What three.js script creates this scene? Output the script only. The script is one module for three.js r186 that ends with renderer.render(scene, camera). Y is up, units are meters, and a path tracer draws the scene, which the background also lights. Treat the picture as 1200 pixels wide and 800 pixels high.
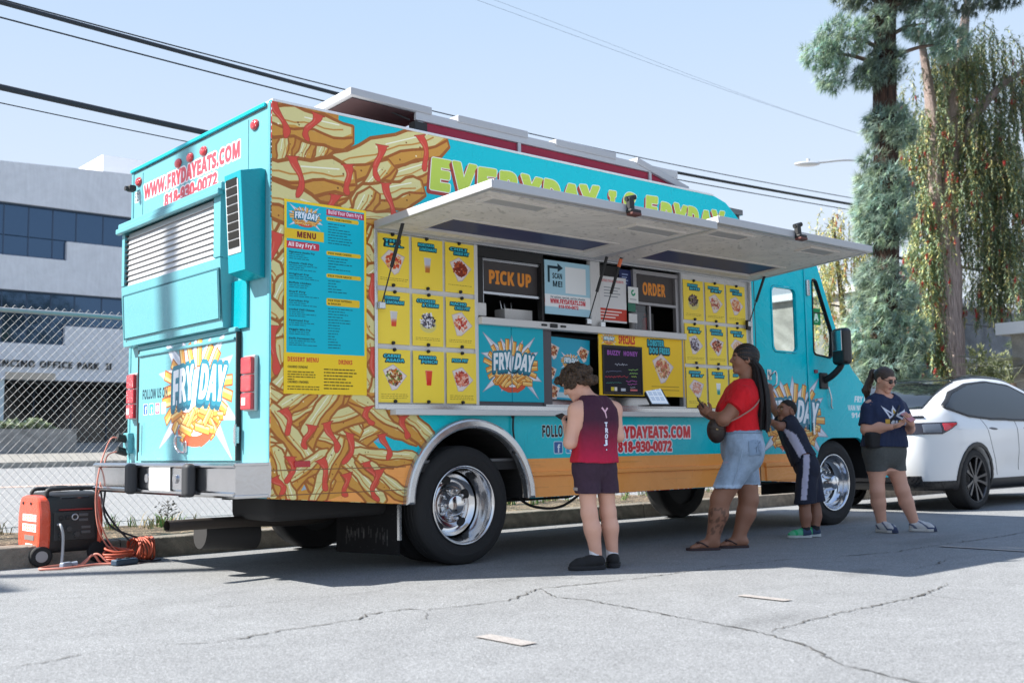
import * as THREE from 'three';
import { mergeGeometries } from 'three/addons/utils/BufferGeometryUtils.js';
import { RoundedBoxGeometry } from 'three/addons/geometries/RoundedBoxGeometry.js';
import { TextGeometry } from 'three/addons/geometries/TextGeometry.js';
import { FontLoader } from 'three/addons/loaders/FontLoader.js';
import { ImprovedNoise } from 'three/addons/math/ImprovedNoise.js';

// ---------------------------------------------------------------- camera, sky, sun, exposure
const EXPOSURE = 2.5, SUN_I = 4.5, SKY_GAIN = 1.06;
const SUN = new THREE.Vector3(-0.90, 1, -0.565).normalize();
const scene = new THREE.Scene();
const camera = new THREE.PerspectiveCamera(34.73, 1024 / 682, 0.1, 3000);
{
  const m = new THREE.Matrix4().set(
    0.75566828, 0.05003749, 0.65304036 * -1, 0,
    -0.01649257 * 1, 0.99530744, -0.09534725, 0,
    0.65474686, 0.08282121, 0.75129701, 0, 0, 0, 0, 1);
  // columns are right, up, back
  m.set(0.75566828, -0.05003749, -0.65304036, 0, -0.01649257, 0.99530744, -0.09534725, 0, 0.65474686, 0.08282121, 0.75129701, 0, 0, 0, 0, 1);
  camera.quaternion.setFromRotationMatrix(m);
  camera.position.set(-3.317, 0.83, 6.1237);
  camera.focus = 8.2; camera.userData.fStop = 2.6;
}
scene.add(camera);
const renderer = new THREE.WebGLRenderer({ antialias: true });
renderer.setSize(1024, 682);
renderer.toneMapping = THREE.LinearToneMapping;
renderer.toneMappingExposure = EXPOSURE;
renderer.shadowMap.enabled = true;
{
  const W = 512, H = 256, d = new Float32Array(W * H * 4), v = new THREE.Vector3();
  const zen = [0.10, 0.165, 0.33], mid = [0.22, 0.285, 0.378], hor = [0.375, 0.39, 0.408], gnd = [0.20, 0.20, 0.20];
  for (let j = 0; j < H; j++) for (let i = 0; i < W; i++) {
    const el = ((j + 0.5) / H - 0.5) * Math.PI, az = ((i + 0.5) / W - 0.5) * 2 * Math.PI, o = (j * W + i) * 4;
    v.set(Math.cos(el) * Math.cos(az), Math.sin(el), Math.cos(el) * Math.sin(az));
    const e = el * 180 / Math.PI, s = Math.max(0, v.dot(SUN));
    const glow = 0.10 * Math.pow(s, 6) + 0.18 * Math.pow(s, 40);
    for (let c = 0; c < 3; c++) {
      let x;
      if (e < 0) x = hor[c] + (gnd[c] - hor[c]) * Math.min(1, -e / 6);
      else if (e < 22) { const t = Math.pow(e / 22, 0.8); x = hor[c] + (mid[c] - hor[c]) * t; }
      else { const t = 1 - Math.pow(1 - (e - 22) / 68, 1.6); x = mid[c] + (zen[c] - mid[c]) * t; }
      d[o + c] = (x + glow * [1, 0.97, 0.9][c]) * SKY_GAIN;
    }
    d[o + 3] = 1;
  }
  const t = new THREE.DataTexture(d, W, H, THREE.RGBAFormat, THREE.FloatType);
  t.mapping = THREE.EquirectangularReflectionMapping; t.magFilter = THREE.LinearFilter; t.minFilter = THREE.LinearFilter; t.needsUpdate = true;
  scene.background = t; scene.environment = t;
}
const sun = new THREE.DirectionalLight(new THREE.Color(1, 0.955, 0.88), SUN_I);
sun.position.copy(SUN).multiplyScalar(40).add(new THREE.Vector3(5, 0, 0)); sun.target.position.set(5, 0, 0);
sun.castShadow = true; sun.shadow.radius = 1.2; sun.shadow.mapSize.set(4096, 4096);
Object.assign(sun.shadow.camera, { left: -45, right: 45, top: 45, bottom: -45, near: 1, far: 140 });
scene.add(sun, sun.target);

// ---------------------------------------------------------------- helpers
function rng(seed) { let a = seed >>> 0; return () => { a = (a + 0x6d2b79f5) | 0; let t = Math.imul(a ^ (a >>> 15), 1 | a); t = (t + Math.imul(t ^ (t >>> 7), 61 | t)) ^ t; return ((t ^ (t >>> 14)) >>> 0) / 4294967296; }; }
const PN = new ImprovedNoise(), noise = (x, y, z = 0) => PN.noise(x, y, z);
const fbm = (x, y, z = 0, n = 4) => { let s = 0, a = 0.5; for (let i = 0; i < n; i++) { s += a * noise(x, y, z); x *= 2.03; y *= 2.03; z *= 2.03; a *= 0.5; } return s; };
const V = (x, y, z) => new THREE.Vector3(x, y, z);
const clamp = (x, a, b) => Math.max(a, Math.min(b, x)), lerp = (a, b, t) => a + (b - a) * t, sstep = (a, b, x) => { const t = clamp((x - a) / (b - a), 0, 1); return t * t * (3 - 2 * t); };
const counts = {};
function numbered(name) { const n = counts[name] = (counts[name] ?? -1) + 1; return n ? name + '_' + String(n).padStart(3, '0') : name; }
function prep(g) {
  if (g.index) g = g.toNonIndexed();
  for (const k of Object.keys(g.attributes)) if (!['position', 'normal', 'uv', 'color'].includes(k)) g.deleteAttribute(k);
  if (!g.attributes.normal) g.computeVertexNormals();
  if (!g.attributes.uv) g.setAttribute('uv', new THREE.BufferAttribute(new Float32Array(g.attributes.position.count * 2), 2));
  g.morphAttributes = {}; g.clearGroups();
  return g;
}
function merged(gs) {
  gs = [gs].flat(Infinity);
  if (gs.length === 1) return gs[0];
  const anyCol = gs.some((g) => g.attributes.color);
  gs = gs.map((g) => { g = prep(g); if (!anyCol) return g; if (!g.attributes.color) g.setAttribute('color', new THREE.BufferAttribute(new Float32Array(g.attributes.position.count * 3).fill(1), 3)); return g; });
  return mergeGeometries(gs);
}
function obj(name, gs, m, parent = scene) {
  const o = new THREE.Mesh(merged(gs), m);
  o.name = parent === scene ? numbered(name) : name; o.castShadow = o.receiveShadow = true; parent.add(o); return o;
}
function tag(o, label, category, group) { o.userData.label = label; o.userData.category = category; if (group) o.userData.group = group; return o; }
function struct(o) { o.userData.kind = 'structure'; return o; }
function stuff(o) { o.userData.kind = 'stuff'; return o; }
function thing(name, label, category, pos = [0, 0, 0], turn = 0, group) {
  const o = new THREE.Group(); o.name = numbered(name); scene.add(o); o.position.set(...pos); o.rotation.y = turn; return tag(o, label, category, group);
}
function copyOf(root, label, pos, turn) { const r = root.clone(); r.name = numbered(root.name.replace(/_\d+$/, '')); r.userData = { ...root.userData, label }; scene.add(r); if (pos) r.position.set(...pos); if (turn !== undefined) r.rotation.y = turn; return r; }
const xf = (g, p = [0, 0, 0], r = [0, 0, 0], s) => { if (s) g.scale(...s); if (r[0]) g.rotateX(r[0]); if (r[1]) g.rotateY(r[1]); if (r[2]) g.rotateZ(r[2]); g.translate(...p); return g; };
const bx = (w, h, d, p, r) => xf(new THREE.BoxGeometry(w, h, d), p, r);
const rb = (w, h, d, p, rad = 0.01, r, seg = 2) => xf(new RoundedBoxGeometry(w, h, d, seg, Math.min(rad, w / 2.01, h / 2.01, d / 2.01)), p, r);
// box from corner to corner
const b2 = (x0, x1, y0, y1, z0, z1, rad = 0) => rad ? rb(x1 - x0, y1 - y0, z1 - z0, [(x0 + x1) / 2, (y0 + y1) / 2, (z0 + z1) / 2], rad) : bx(x1 - x0, y1 - y0, z1 - z0, [(x0 + x1) / 2, (y0 + y1) / 2, (z0 + z1) / 2]);
const cyl = (r1, r2, h, p, r, seg = 20, open = false) => xf(new THREE.CylinderGeometry(r1, r2, h, seg, 1, open), p, r);
const sph = (r, p, s, w = 16, h = 12) => xf(new THREE.SphereGeometry(r, w, h), p, [0, 0, 0], s);
function bar(a, b, r, seg = 8, r2 = r) {
  a = Array.isArray(a) ? V(...a) : a; b = Array.isArray(b) ? V(...b) : b;
  const d = b.clone().sub(a), g = new THREE.CylinderGeometry(r2, r, d.length(), seg);
  g.applyQuaternion(new THREE.Quaternion().setFromUnitVectors(V(0, 1, 0), d.normalize())); g.translate((a.x + b.x) / 2, (a.y + b.y) / 2, (a.z + b.z) / 2); return g;
}
const tube = (pts, r, n = 24, seg = 8, closed = false) => new THREE.TubeGeometry(new THREE.CatmullRomCurve3(pts.map((p) => V(...p)), closed), n, r, seg, closed);
function lathe(pts, seg = 40) { return new THREE.LatheGeometry(pts.map((p) => new THREE.Vector2(...p)), seg); }
const quad = (a, b, c, d) => { const g = new THREE.BufferGeometry(); g.setAttribute('position', new THREE.Float32BufferAttribute([...a, ...b, ...c, ...a, ...c, ...d], 3)); g.setAttribute('uv', new THREE.Float32BufferAttribute([0, 0, 1, 0, 1, 1, 0, 0, 1, 1, 0, 1], 2)); g.computeVertexNormals(); return g; };
function shapeOf(pts, holes = []) { const s = new THREE.Shape(pts.map((p) => new THREE.Vector2(...p))); for (const h of holes) s.holes.push(new THREE.Path(h.map((p) => new THREE.Vector2(...p)))); return s; }
const ext = (pts, z0, z1, holes, bev = 0) => { const g = new THREE.ExtrudeGeometry(pts.isShape ? pts : shapeOf(pts, holes), { depth: z1 - z0 - 2 * bev, bevelEnabled: bev > 0, bevelSize: bev, bevelThickness: bev, bevelOffset: -bev, bevelSegments: 2, curveSegments: 16 }); g.translate(0, 0, z0 + bev); return g; };
function rrect(x0, x1, y0, y1, r, n = 6) { const p = []; for (const [cx, cy, a] of [[x1 - r, y0 + r, -90], [x1 - r, y1 - r, 0], [x0 + r, y1 - r, 90], [x0 + r, y0 + r, 180]]) for (let i = 0; i <= n; i++) { const t = (a + 90 * i / n) * Math.PI / 180; p.push([cx + r * Math.cos(t), cy + r * Math.sin(t)]); } return p; }
function roundPoly(pts, r, n = 5) {
  const out = [], N = pts.length;
  for (let i = 0; i < N; i++) {
    const p = pts[i], a = pts[(i + N - 1) % N], b = pts[(i + 1) % N], la = Math.hypot(a[0] - p[0], a[1] - p[1]), lb = Math.hypot(b[0] - p[0], b[1] - p[1]), k = Math.min(r, la / 2.1, lb / 2.1);
    const p0 = [p[0] + (a[0] - p[0]) / la * k, p[1] + (a[1] - p[1]) / la * k], p1 = [p[0] + (b[0] - p[0]) / lb * k, p[1] + (b[1] - p[1]) / lb * k];
    for (let j = 0; j <= n; j++) { const t = j / n, u = 1 - t; out.push([u * u * p0[0] + 2 * u * t * p[0] + t * t * p1[0], u * u * p0[1] + 2 * u * t * p[1] + t * t * p1[1]]); }
  }
  return out;
}
// uv in metres from the dominant axis of each face
function metres(g, k = 1) {
  g = prep(g); const p = g.attributes.position, u = g.attributes.uv, n = V(), a = V(), b = V(), c = V();
  for (let i = 0; i < p.count; i += 3) {
    a.fromBufferAttribute(p, i); b.fromBufferAttribute(p, i + 1); c.fromBufferAttribute(p, i + 2); n.copy(b).sub(a).cross(c.clone().sub(a));
    const x = Math.abs(n.x), y = Math.abs(n.y), z = Math.abs(n.z);
    [a, b, c].forEach((q, j) => { if (x >= y && x >= z) u.setXY(i + j, q.z * k, q.y * k); else if (y >= z) u.setXY(i + j, q.x * k, q.z * k); else u.setXY(i + j, q.x * k, q.y * k); });
  }
  return g;
}
function canvas(w, h, draw) { const c = document.createElement('canvas'); c.width = w; c.height = h; draw(c.getContext('2d'), w, h); return c; }
function ctex(w, h, draw, o = {}) { const t = new THREE.CanvasTexture(canvas(w, h, draw)); if (!o.data) t.colorSpace = THREE.SRGBColorSpace; t.magFilter = THREE.LinearFilter; t.wrapS = t.wrapT = o.wrap ? THREE.RepeatWrapping : THREE.ClampToEdgeWrapping; t.anisotropy = 8; if (o.rep) t.repeat.set(...o.rep); return t; }
function dtex(n, fn, o = {}) {
  const d = new Uint8Array(n * n * 4);
  for (let j = 0; j < n; j++) for (let i = 0; i < n; i++) { const v = fn(i / n, j / n), k = (j * n + i) * 4; for (let c = 0; c < 3; c++) d[k + c] = clamp(Math.round(255 * (Array.isArray(v) ? v[c] : v)), 0, 255); d[k + 3] = 255; }
  const t = new THREE.DataTexture(d, n, n); t.magFilter = THREE.LinearFilter; t.wrapS = t.wrapT = THREE.RepeatWrapping; if (o.srgb) t.colorSpace = THREE.SRGBColorSpace; if (o.rep) t.repeat.set(...o.rep); t.needsUpdate = true; return t;
}
// seamless fbm on the unit square
const tileNoise = (u, v, f, n = 4, s = 0) => { const a = 2 * Math.PI * u, b = 2 * Math.PI * v; let r = 0, w = 0.5; let F = f / 6.283; for (let i = 0; i < n; i++) { r += w * (noise(Math.cos(a) * F + s, Math.sin(a) * F + Math.cos(b) * F * 1.37 + 3.1, Math.sin(b) * F + i * 7.3 - s)); F *= 2; w *= 0.5; } return r; };
const lin = (r, g, b) => new THREE.Color().setRGB(r, g, b);
const mat = (c, rough = 0.7, metal = 0, o = {}) => new THREE.MeshStandardMaterial({ color: Array.isArray(c) ? lin(...c) : c, roughness: rough, metalness: metal, ...o });
const phys = (c, o) => new THREE.MeshPhysicalMaterial({ color: Array.isArray(c) ? lin(...c) : c, ...o });

// naive surface nets on a box of cells: f < 0 inside; col(x,y,z) -> [r,g,b] linear
function meshSDF(f, lo, hi, h, col) {
  const n = [0, 1, 2].map((k) => Math.ceil((hi[k] - lo[k]) / h) + 2), [nx, ny, nz] = n, B = 4, val = new Float32Array(nx * ny * nz).fill(1e3);
  const id = (i, j, k) => (k * ny + j) * nx + i, X = (i) => lo[0] + (i - 0.5) * h, Y = (j) => lo[1] + (j - 0.5) * h, Z = (k) => lo[2] + (k - 0.5) * h;
  for (let K = 0; K < nz; K += B) for (let J = 0; J < ny; J += B) for (let I = 0; I < nx; I += B) {
    const c = f(X(I + B / 2 - 0.5), Y(J + B / 2 - 0.5), Z(K + B / 2 - 0.5));
    const far = Math.abs(c) > h * B * 1.6;
    for (let k = K; k < Math.min(nz, K + B); k++) for (let j = J; j < Math.min(ny, J + B); j++) for (let i = I; i < Math.min(nx, I + B); i++) val[id(i, j, k)] = far ? c : f(X(i), Y(j), Z(k));
  }
  const vid = new Int32Array(nx * ny * nz).fill(-1), pos = [], nor = [], cols = [], idx = [];
  const e = h * 0.4;
  for (let k = 0; k < nz - 1; k++) for (let j = 0; j < ny - 1; j++) for (let i = 0; i < nx - 1; i++) {
    let m = 0; const c = [];
    for (let q = 0; q < 8; q++) { const v = val[id(i + (q & 1), j + ((q >> 1) & 1), k + (q >> 2))]; c.push(v); if (v < 0) m |= 1 << q; }
    if (m === 0 || m === 255) continue;
    let x = 0, y = 0, z = 0, w = 0;
    for (const [a, b] of EDGES) if (((m >> a) & 1) !== ((m >> b) & 1)) { const t = c[a] / (c[a] - c[b]); x += lerp(a & 1, b & 1, t); y += lerp((a >> 1) & 1, (b >> 1) & 1, t); z += lerp(a >> 2, b >> 2, t); w++; }
    x = X(i) + x / w * h; y = Y(j) + y / w * h; z = Z(k) + z / w * h;
    vid[id(i, j, k)] = pos.length / 3; pos.push(x, y, z);
    const gx = f(x + e, y, z) - f(x - e, y, z), gy = f(x, y + e, z) - f(x, y - e, z), gz = f(x, y, z + e) - f(x, y, z - e), L = Math.hypot(gx, gy, gz) || 1;
    nor.push(gx / L, gy / L, gz / L);
    if (col) cols.push(...col(x, y, z, gx / L, gy / L, gz / L));
  }
  const face = (a, b, c, d, flip) => { if (a < 0 || b < 0 || c < 0 || d < 0) return; if (flip) idx.push(a, c, b, a, d, c); else idx.push(a, b, c, a, c, d); };
  for (let k = 1; k < nz - 1; k++) for (let j = 1; j < ny - 1; j++) for (let i = 1; i < nx - 1; i++) {
    const s = val[id(i, j, k)] < 0;
    if (s !== val[id(i + 1, j, k)] < 0) face(vid[id(i, j - 1, k - 1)], vid[id(i, j, k - 1)], vid[id(i, j, k)], vid[id(i, j - 1, k)], !s);
    if (s !== val[id(i, j + 1, k)] < 0) face(vid[id(i - 1, j, k - 1)], vid[id(i - 1, j, k)], vid[id(i, j, k)], vid[id(i, j, k - 1)], !s);
    if (s !== val[id(i, j, k + 1)] < 0) face(vid[id(i - 1, j - 1, k)], vid[id(i, j - 1, k)], vid[id(i, j, k)], vid[id(i - 1, j, k)], !s);
  }
  const g = new THREE.BufferGeometry();
  g.setAttribute('position', new THREE.Float32BufferAttribute(pos, 3)); g.setAttribute('normal', new THREE.Float32BufferAttribute(nor, 3)); if (col) g.setAttribute('color', new THREE.Float32BufferAttribute(cols, 3));
  g.setIndex(idx); return g;
}
const EDGES = [[0, 1], [2, 3], [4, 5], [6, 7], [0, 2], [1, 3], [4, 6], [5, 7], [0, 4], [1, 5], [2, 6], [3, 7]];
const smin = (a, b, k) => { const h = Math.max(k - Math.abs(a - b), 0) / k; return Math.min(a, b) - h * h * k * 0.25; };
const smax = (a, b, k) => -smin(-a, -b, k);
// tapered capsule
function cap(a, b, ra, rb2) {
  const [ax, ay, az] = a, dx = b[0] - ax, dy = b[1] - ay, dz = b[2] - az, L2 = dx * dx + dy * dy + dz * dz || 1e-9;
  return (x, y, z) => { const px = x - ax, py = y - ay, pz = z - az; let t = (px * dx + py * dy + pz * dz) / L2; t = t < 0 ? 0 : t > 1 ? 1 : t; const ex = px - dx * t, ey = py - dy * t, ez = pz - dz * t; return Math.sqrt(ex * ex + ey * ey + ez * ez) - (ra + (rb2 - ra) * t); };
}
const font = await new FontLoader().loadAsync('fonts/droid/droid_sans_bold.typeface.json');
function text3(s, size, depth, wide) { const g = new TextGeometry(s, { font, size, depth, curveSegments: 3, bevelEnabled: false }); g.computeBoundingBox(); const b = g.boundingBox; g.translate(-b.min.x, 0, 0); if (wide) g.scale(wide / (b.max.x - b.min.x), 1, 1); return g; }

// ---------------------------------------------------------------- shared textures and materials
const grainTex = dtex(256, (u, v) => 0.5 + 0.9 * tileNoise(u, v, 14, 5));
const speckTex = dtex(512, (u, v) => { const r = rngS(); return 0.5 + 0.5 * (r - 0.5) + 0.3 * tileNoise(u, v, 60, 3); });
var _sr; function rngS() { _sr = _sr || rng(77); return _sr(); }
const rep = (t, x, y = x) => { const c = t.clone(); c.repeat.set(x, y); c.needsUpdate = true; return c; };
const smudge = dtex(256, (u, v) => 0.62 + 0.55 * tileNoise(u, v, 9, 5, 4));
const smudgeC = dtex(256, (u, v) => { const g = 0.9 + 0.12 * tileNoise(u, v, 6, 4, 8) - (tileNoise(u, v, 30, 3, 5) > 0.22 ? 0.12 : 0); return [g, g * 0.985, g * 0.965]; }, { srgb: true });
const streak = dtex(256, (u, v) => 0.80 + 0.10 * tileNoise(u, v * 0.12, 40, 3, 2) + 0.12 * tileNoise(u, v, 8, 4, 9));

const M = {
  black: mat([0.012, 0.012, 0.013], 0.55), rubber: mat([0.016, 0.016, 0.017], 0.82, 0, { bumpMap: rep(grainTex, 3), bumpScale: 0.002 }),
  darkSteel: mat([0.035, 0.035, 0.037], 0.6, 0.3), under: mat([0.02, 0.019, 0.019], 0.85),
  chrome: mat([0.62, 0.62, 0.64], 0.16, 1, { roughnessMap: null }), polished: phys([0.70, 0.70, 0.71], { roughness: 0.12, metalness: 1 }),
  alu: mat([0.58, 0.59, 0.60], 0.38, 0.85, { roughnessMap: rep(smudge, 1) }), steel: mat([0.46, 0.47, 0.49], 0.32, 0.9, { roughnessMap: rep(streak, 1) }),
  whitePaint: mat([0.72, 0.71, 0.69], 0.5, 0, { map: null }), concrete: null,
};
// ================================================================ setting
function base(o, p) { o.position.set(...p); const v = V(...p); for (const c of o.children) c.position.sub(v); return o; }

// ---- ground, road
const hash2 = (x, y) => { let h = Math.imul(x, 374761393) + Math.imul(y, 668265263); h = Math.imul(h ^ (h >>> 13), 1274126177); return ((h ^ (h >>> 16)) >>> 0) / 4294967296; };
const ASN = 1024;
const asphaltTex = dtex(ASN, (u, v) => {
  const x = Math.round(u * ASN), y = Math.round(v * ASN);
  const a = hash2(x, y), b = hash2((x >> 1) + 5000, y >> 1), c = hash2(x >> 2, (y >> 2) + 9000), q = b > 0.86 ? 0.17 : b < 0.12 ? -0.17 : 0;
  const g = 0.50 + 0.13 * (a - 0.5) + q * 0.65 + 0.08 * (c - 0.5) + 0.04 * tileNoise(u, v, 10, 3, 3);
  return [g * 0.985, g, g * 1.012];
}, { srgb: true });
const asphaltBump = dtex(512, (u, v) => { const x = Math.round(u * 512), y = Math.round(v * 512); return 0.5 + 0.35 * (hash2(x, y) - 0.5) + 0.3 * (hash2(x >> 1, (y >> 1) + 77) - 0.5); });
const groundM = mat([0.2, 0.195, 0.185], 0.95);
{ const g = new THREE.PlaneGeometry(3000, 3000); g.rotateX(-Math.PI / 2); g.translate(0, -0.06, 0); struct(obj('ground', g, groundM)); }
const roadM = mat([1, 1, 1], 0.86, 0, { map: rep(asphaltTex, 1 / 2.2), bumpMap: rep(asphaltBump, 1 / 1.1), bumpScale: 0.0035, vertexColors: true });
const stain = (x, z) => {   // dirt and oil in the wheel tracks and parking stalls, patches of old seal
  let s = 1 + 0.13 * fbm(x * 0.4 + 3, z * 0.9, 0, 4) + 0.05 * fbm(x * 2.3, z * 2.6, 4, 3);
  const n = fbm(x * 3.1, z * 3.1, 2, 3);
  const spot = (cx, cz, rx, rz, a) => { const d = Math.hypot((x - cx) / rx, (z - cz) / rz) + 0.9 * n; s -= a * sstep(1, 0.55, d); };
  spot(0.9, 2.95, 0.35, 0.14, 0.22); spot(2.9, 2.25, 0.3, 0.12, 0.3); spot(1.4, 0.9, 0.5, 0.18, 0.15); spot(5.2, 1.5, 0.7, 0.2, 0.18); spot(-0.6, 0.2, 0.6, 0.2, 0.1);
  return clamp(s, 0.4, 1.3);
};
const road = (() => {
  const x0 = -14, x1 = 26, z0 = -2.36, z1 = 9, s = 0.14, nx = Math.round((x1 - x0) / s), nz = Math.round((z1 - z0) / s), g = new THREE.PlaneGeometry(x1 - x0, z1 - z0, nx, nz);
  g.rotateX(-Math.PI / 2); g.translate((x0 + x1) / 2, 0, (z0 + z1) / 2);
  const p = g.attributes.position, u = g.attributes.uv, c = new Float32Array(p.count * 3);
  for (let i = 0; i < p.count; i++) { const x = p.getX(i), z = p.getZ(i); u.setXY(i, x, z); const v = stain(x, z); c[3 * i] = v; c[3 * i + 1] = v * 0.995; c[3 * i + 2] = v * 0.99; }
  g.setAttribute('color', new THREE.BufferAttribute(c, 3));
  const o = struct(obj('road', g, roadM));
  const far = (a, b, c2, d) => { const q = metres(bx(b - a, 0.02, d - c2, [(a + b) / 2, -0.012, (c2 + d) / 2])); q.setAttribute('color', new THREE.BufferAttribute(new Float32Array(q.attributes.position.count * 3).fill(1), 3)); return q; };
  const f = obj('road_surface', [far(-200, -14, -2.36, 14), far(26, 260, -2.36, 14), far(-14, 26, 9, 14)], roadM, o);
  return o;
})();
{ // cracks: jagged dark grooves in the asphalt, painted ticks
  const crackM = mat([0.07, 0.067, 0.062], 0.95), r = rng(11);
  const crack = (pts, w) => {
    const P = []; for (let i = 0; i + 1 < pts.length; i++) { const [a, b] = [pts[i], pts[i + 1]], n = Math.max(2, Math.round(Math.hypot(b[0] - a[0], b[1] - a[1]) / 0.03)); for (let k = 0; k < n; k++) { const t = k / n; P.push([lerp(a[0], b[0], t) + (r() - 0.5) * 0.022, lerp(a[1], b[1], t) + (r() - 0.5) * 0.03]); } }
    const pos = []; let pl, pr;
    P.forEach((p, i) => { const q = P[Math.min(i + 1, P.length - 1)], o = P[Math.max(i - 1, 0)], dx = q[0] - o[0], dz = q[1] - o[1], L = Math.hypot(dx, dz) || 1, ww = w * (0.25 + 1.1 * r()) * (0.45 + 0.9 * Math.abs(fbm(p[0] * 2, p[1] * 2, 7, 2)) * 2) * Math.min(1, i / 6, (P.length - 1 - i) / 6);
      const l = [p[0] - dz / L * ww, 0.004, p[1] + dx / L * ww], R = [p[0] + dz / L * ww, 0.004, p[1] - dx / L * ww]; if (pl) pos.push(...pl, ...R, ...pr, ...pl, ...l, ...R); pl = l; pr = R; });
    const g = new THREE.BufferGeometry(); g.setAttribute('position', new THREE.Float32BufferAttribute(pos, 3)); g.setAttribute('normal', new THREE.Float32BufferAttribute(pos.map((_, i) => i % 3 === 1 ? 1 : 0), 3));
    obj('crack', g, crackM, road);
  };
  const C = [[[-3.4, 1.62], [-1.91, 1.52], [-1.77, 1.51], [-1.71, 1.47], [-1.49, 1.43]], [[-1.35, 1.46], [-1.24, 1.54], [-1.13, 1.6], [-1.01, 1.6], [-0.79, 1.54], [-0.54, 1.54], [-0.34, 1.52], [-0.22, 1.42], [0.01, 1.42], [0.07, 1.52], [0.58, 1.58], [1.02, 1.34], [1.38, 1.39], [1.81, 1.44], [2.5, 1.42], [3.4, 1.5]],
    [[1.02, 1.34], [0.84, 1.67], [0.88, 1.86], [0.81, 2.32], [0.75, 2.73], [0.68, 3.16], [0.55, 3.47], [0.33, 3.75], [0.22, 4.12], [0.1, 4.6]], [[0.68, 3.16], [1.11, 3.11], [1.51, 3.09], [1.91, 3.09], [2.24, 3.07], [2.83, 2.91]], [[3.6, 1.62], [4.19, 1.78], [4.77, 1.74], [5.77, 1.77], [7, 1.7]], [[2.24, 3.07], [2.19, 3.31], [2.31, 3.48]], [[3.23, 2.45], [3.7, 2.38], [3.98, 2.29]], [[0.07, 1.52], [-0.1, 1.75], [-0.3, 1.8]], [[-0.8, 0.6], [0.2, 0.72], [0.6, 0.66]]];
  C.forEach((c, i) => crack(c, [0.007, 0.009, 0.009, 0.009, 0.008, 0.004, 0.005, 0.003, 0.003][i]));
  const paint = mat([0.52, 0.48, 0.45], 0.8, 0, { map: rep(smudge, 3) });
  const tick = (x, za, zb, w = 0.05, slant = 0) => { const g = quad([x - w, 0.006, zb], [x + w, 0.006, zb], [x + w + slant, 0.006, za], [x - w + slant, 0.006, za]); obj('painted_marking', g, paint, road); };
  tick(-0.22, 2.33, 2.64, 0.045); tick(1.56, 2.37, 2.68, 0.035); tick(4.8, 1.8, 3.0, 0.035); tick(6.6, 2.35, 2.68, 0.035);
}
// ---- kerb, dirt strip
const concTex = dtex(256, (u, v) => { const g = 0.66 + 0.22 * tileNoise(u, v, 7, 5, 2) + 0.10 * (hash2(Math.round(u * 256), Math.round(v * 256)) - 0.5); return [g, g * 0.985, g * 0.95]; }, { srgb: true });
M.concrete = mat([0.78, 0.77, 0.75], 0.9, 0, { map: concTex, bumpMap: rep(grainTex, 4), bumpScale: 0.004 });
const kerbFaceM = mat([0.50, 0.45, 0.40], 0.92, 0, { map: rep(concTex, 1.3), bumpMap: rep(grainTex, 3), bumpScale: 0.006 });
{
  const kerb = struct(new THREE.Group()); kerb.name = numbered('kerb'); scene.add(kerb);
  for (let x = -12; x < 40; x += 3) { const g = ext(roundPoly([[-2.52, -0.05], [-2.345, -0.05], [-2.36, 0.155], [-2.52, 0.16]], 0.018, 3).map(([z, y]) => [-z, y]), 0, 2.988); g.rotateY(Math.PI / 2); g.translate(x, 0, 0); obj('kerb_stone', metres(g), kerbFaceM, kerb); }
  const dirtTex = dtex(512, (u, v) => { const x = Math.round(u * 512), y = Math.round(v * 512), n = tileNoise(u, v, 18, 5, 1), l = hash2(x >> 2, y >> 3) > 0.86 ? 0.2 : 0; const g = 0.47 + 0.28 * n + 0.16 * (hash2(x, y) - 0.5) + l; return [g, g * 0.86, g * 0.70]; }, { srgb: true });
  const g = new THREE.PlaneGeometry(52, 1.72, 300, 14); g.rotateX(-Math.PI / 2); g.translate(14, 0.135, -3.36); const p = g.attributes.position; for (let i = 0; i < p.count; i++) p.setY(i, p.getY(i) + 0.05 * fbm(p.getX(i) * 2.2, p.getZ(i) * 2.2, 1, 4));
  struct(obj('dirt_strip', metres(g), mat([0.85, 0.85, 0.85], 1, 0, { map: rep(dirtTex, 0.8), bumpMap: rep(grainTex, 3), bumpScale: 0.02 })));
}
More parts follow.
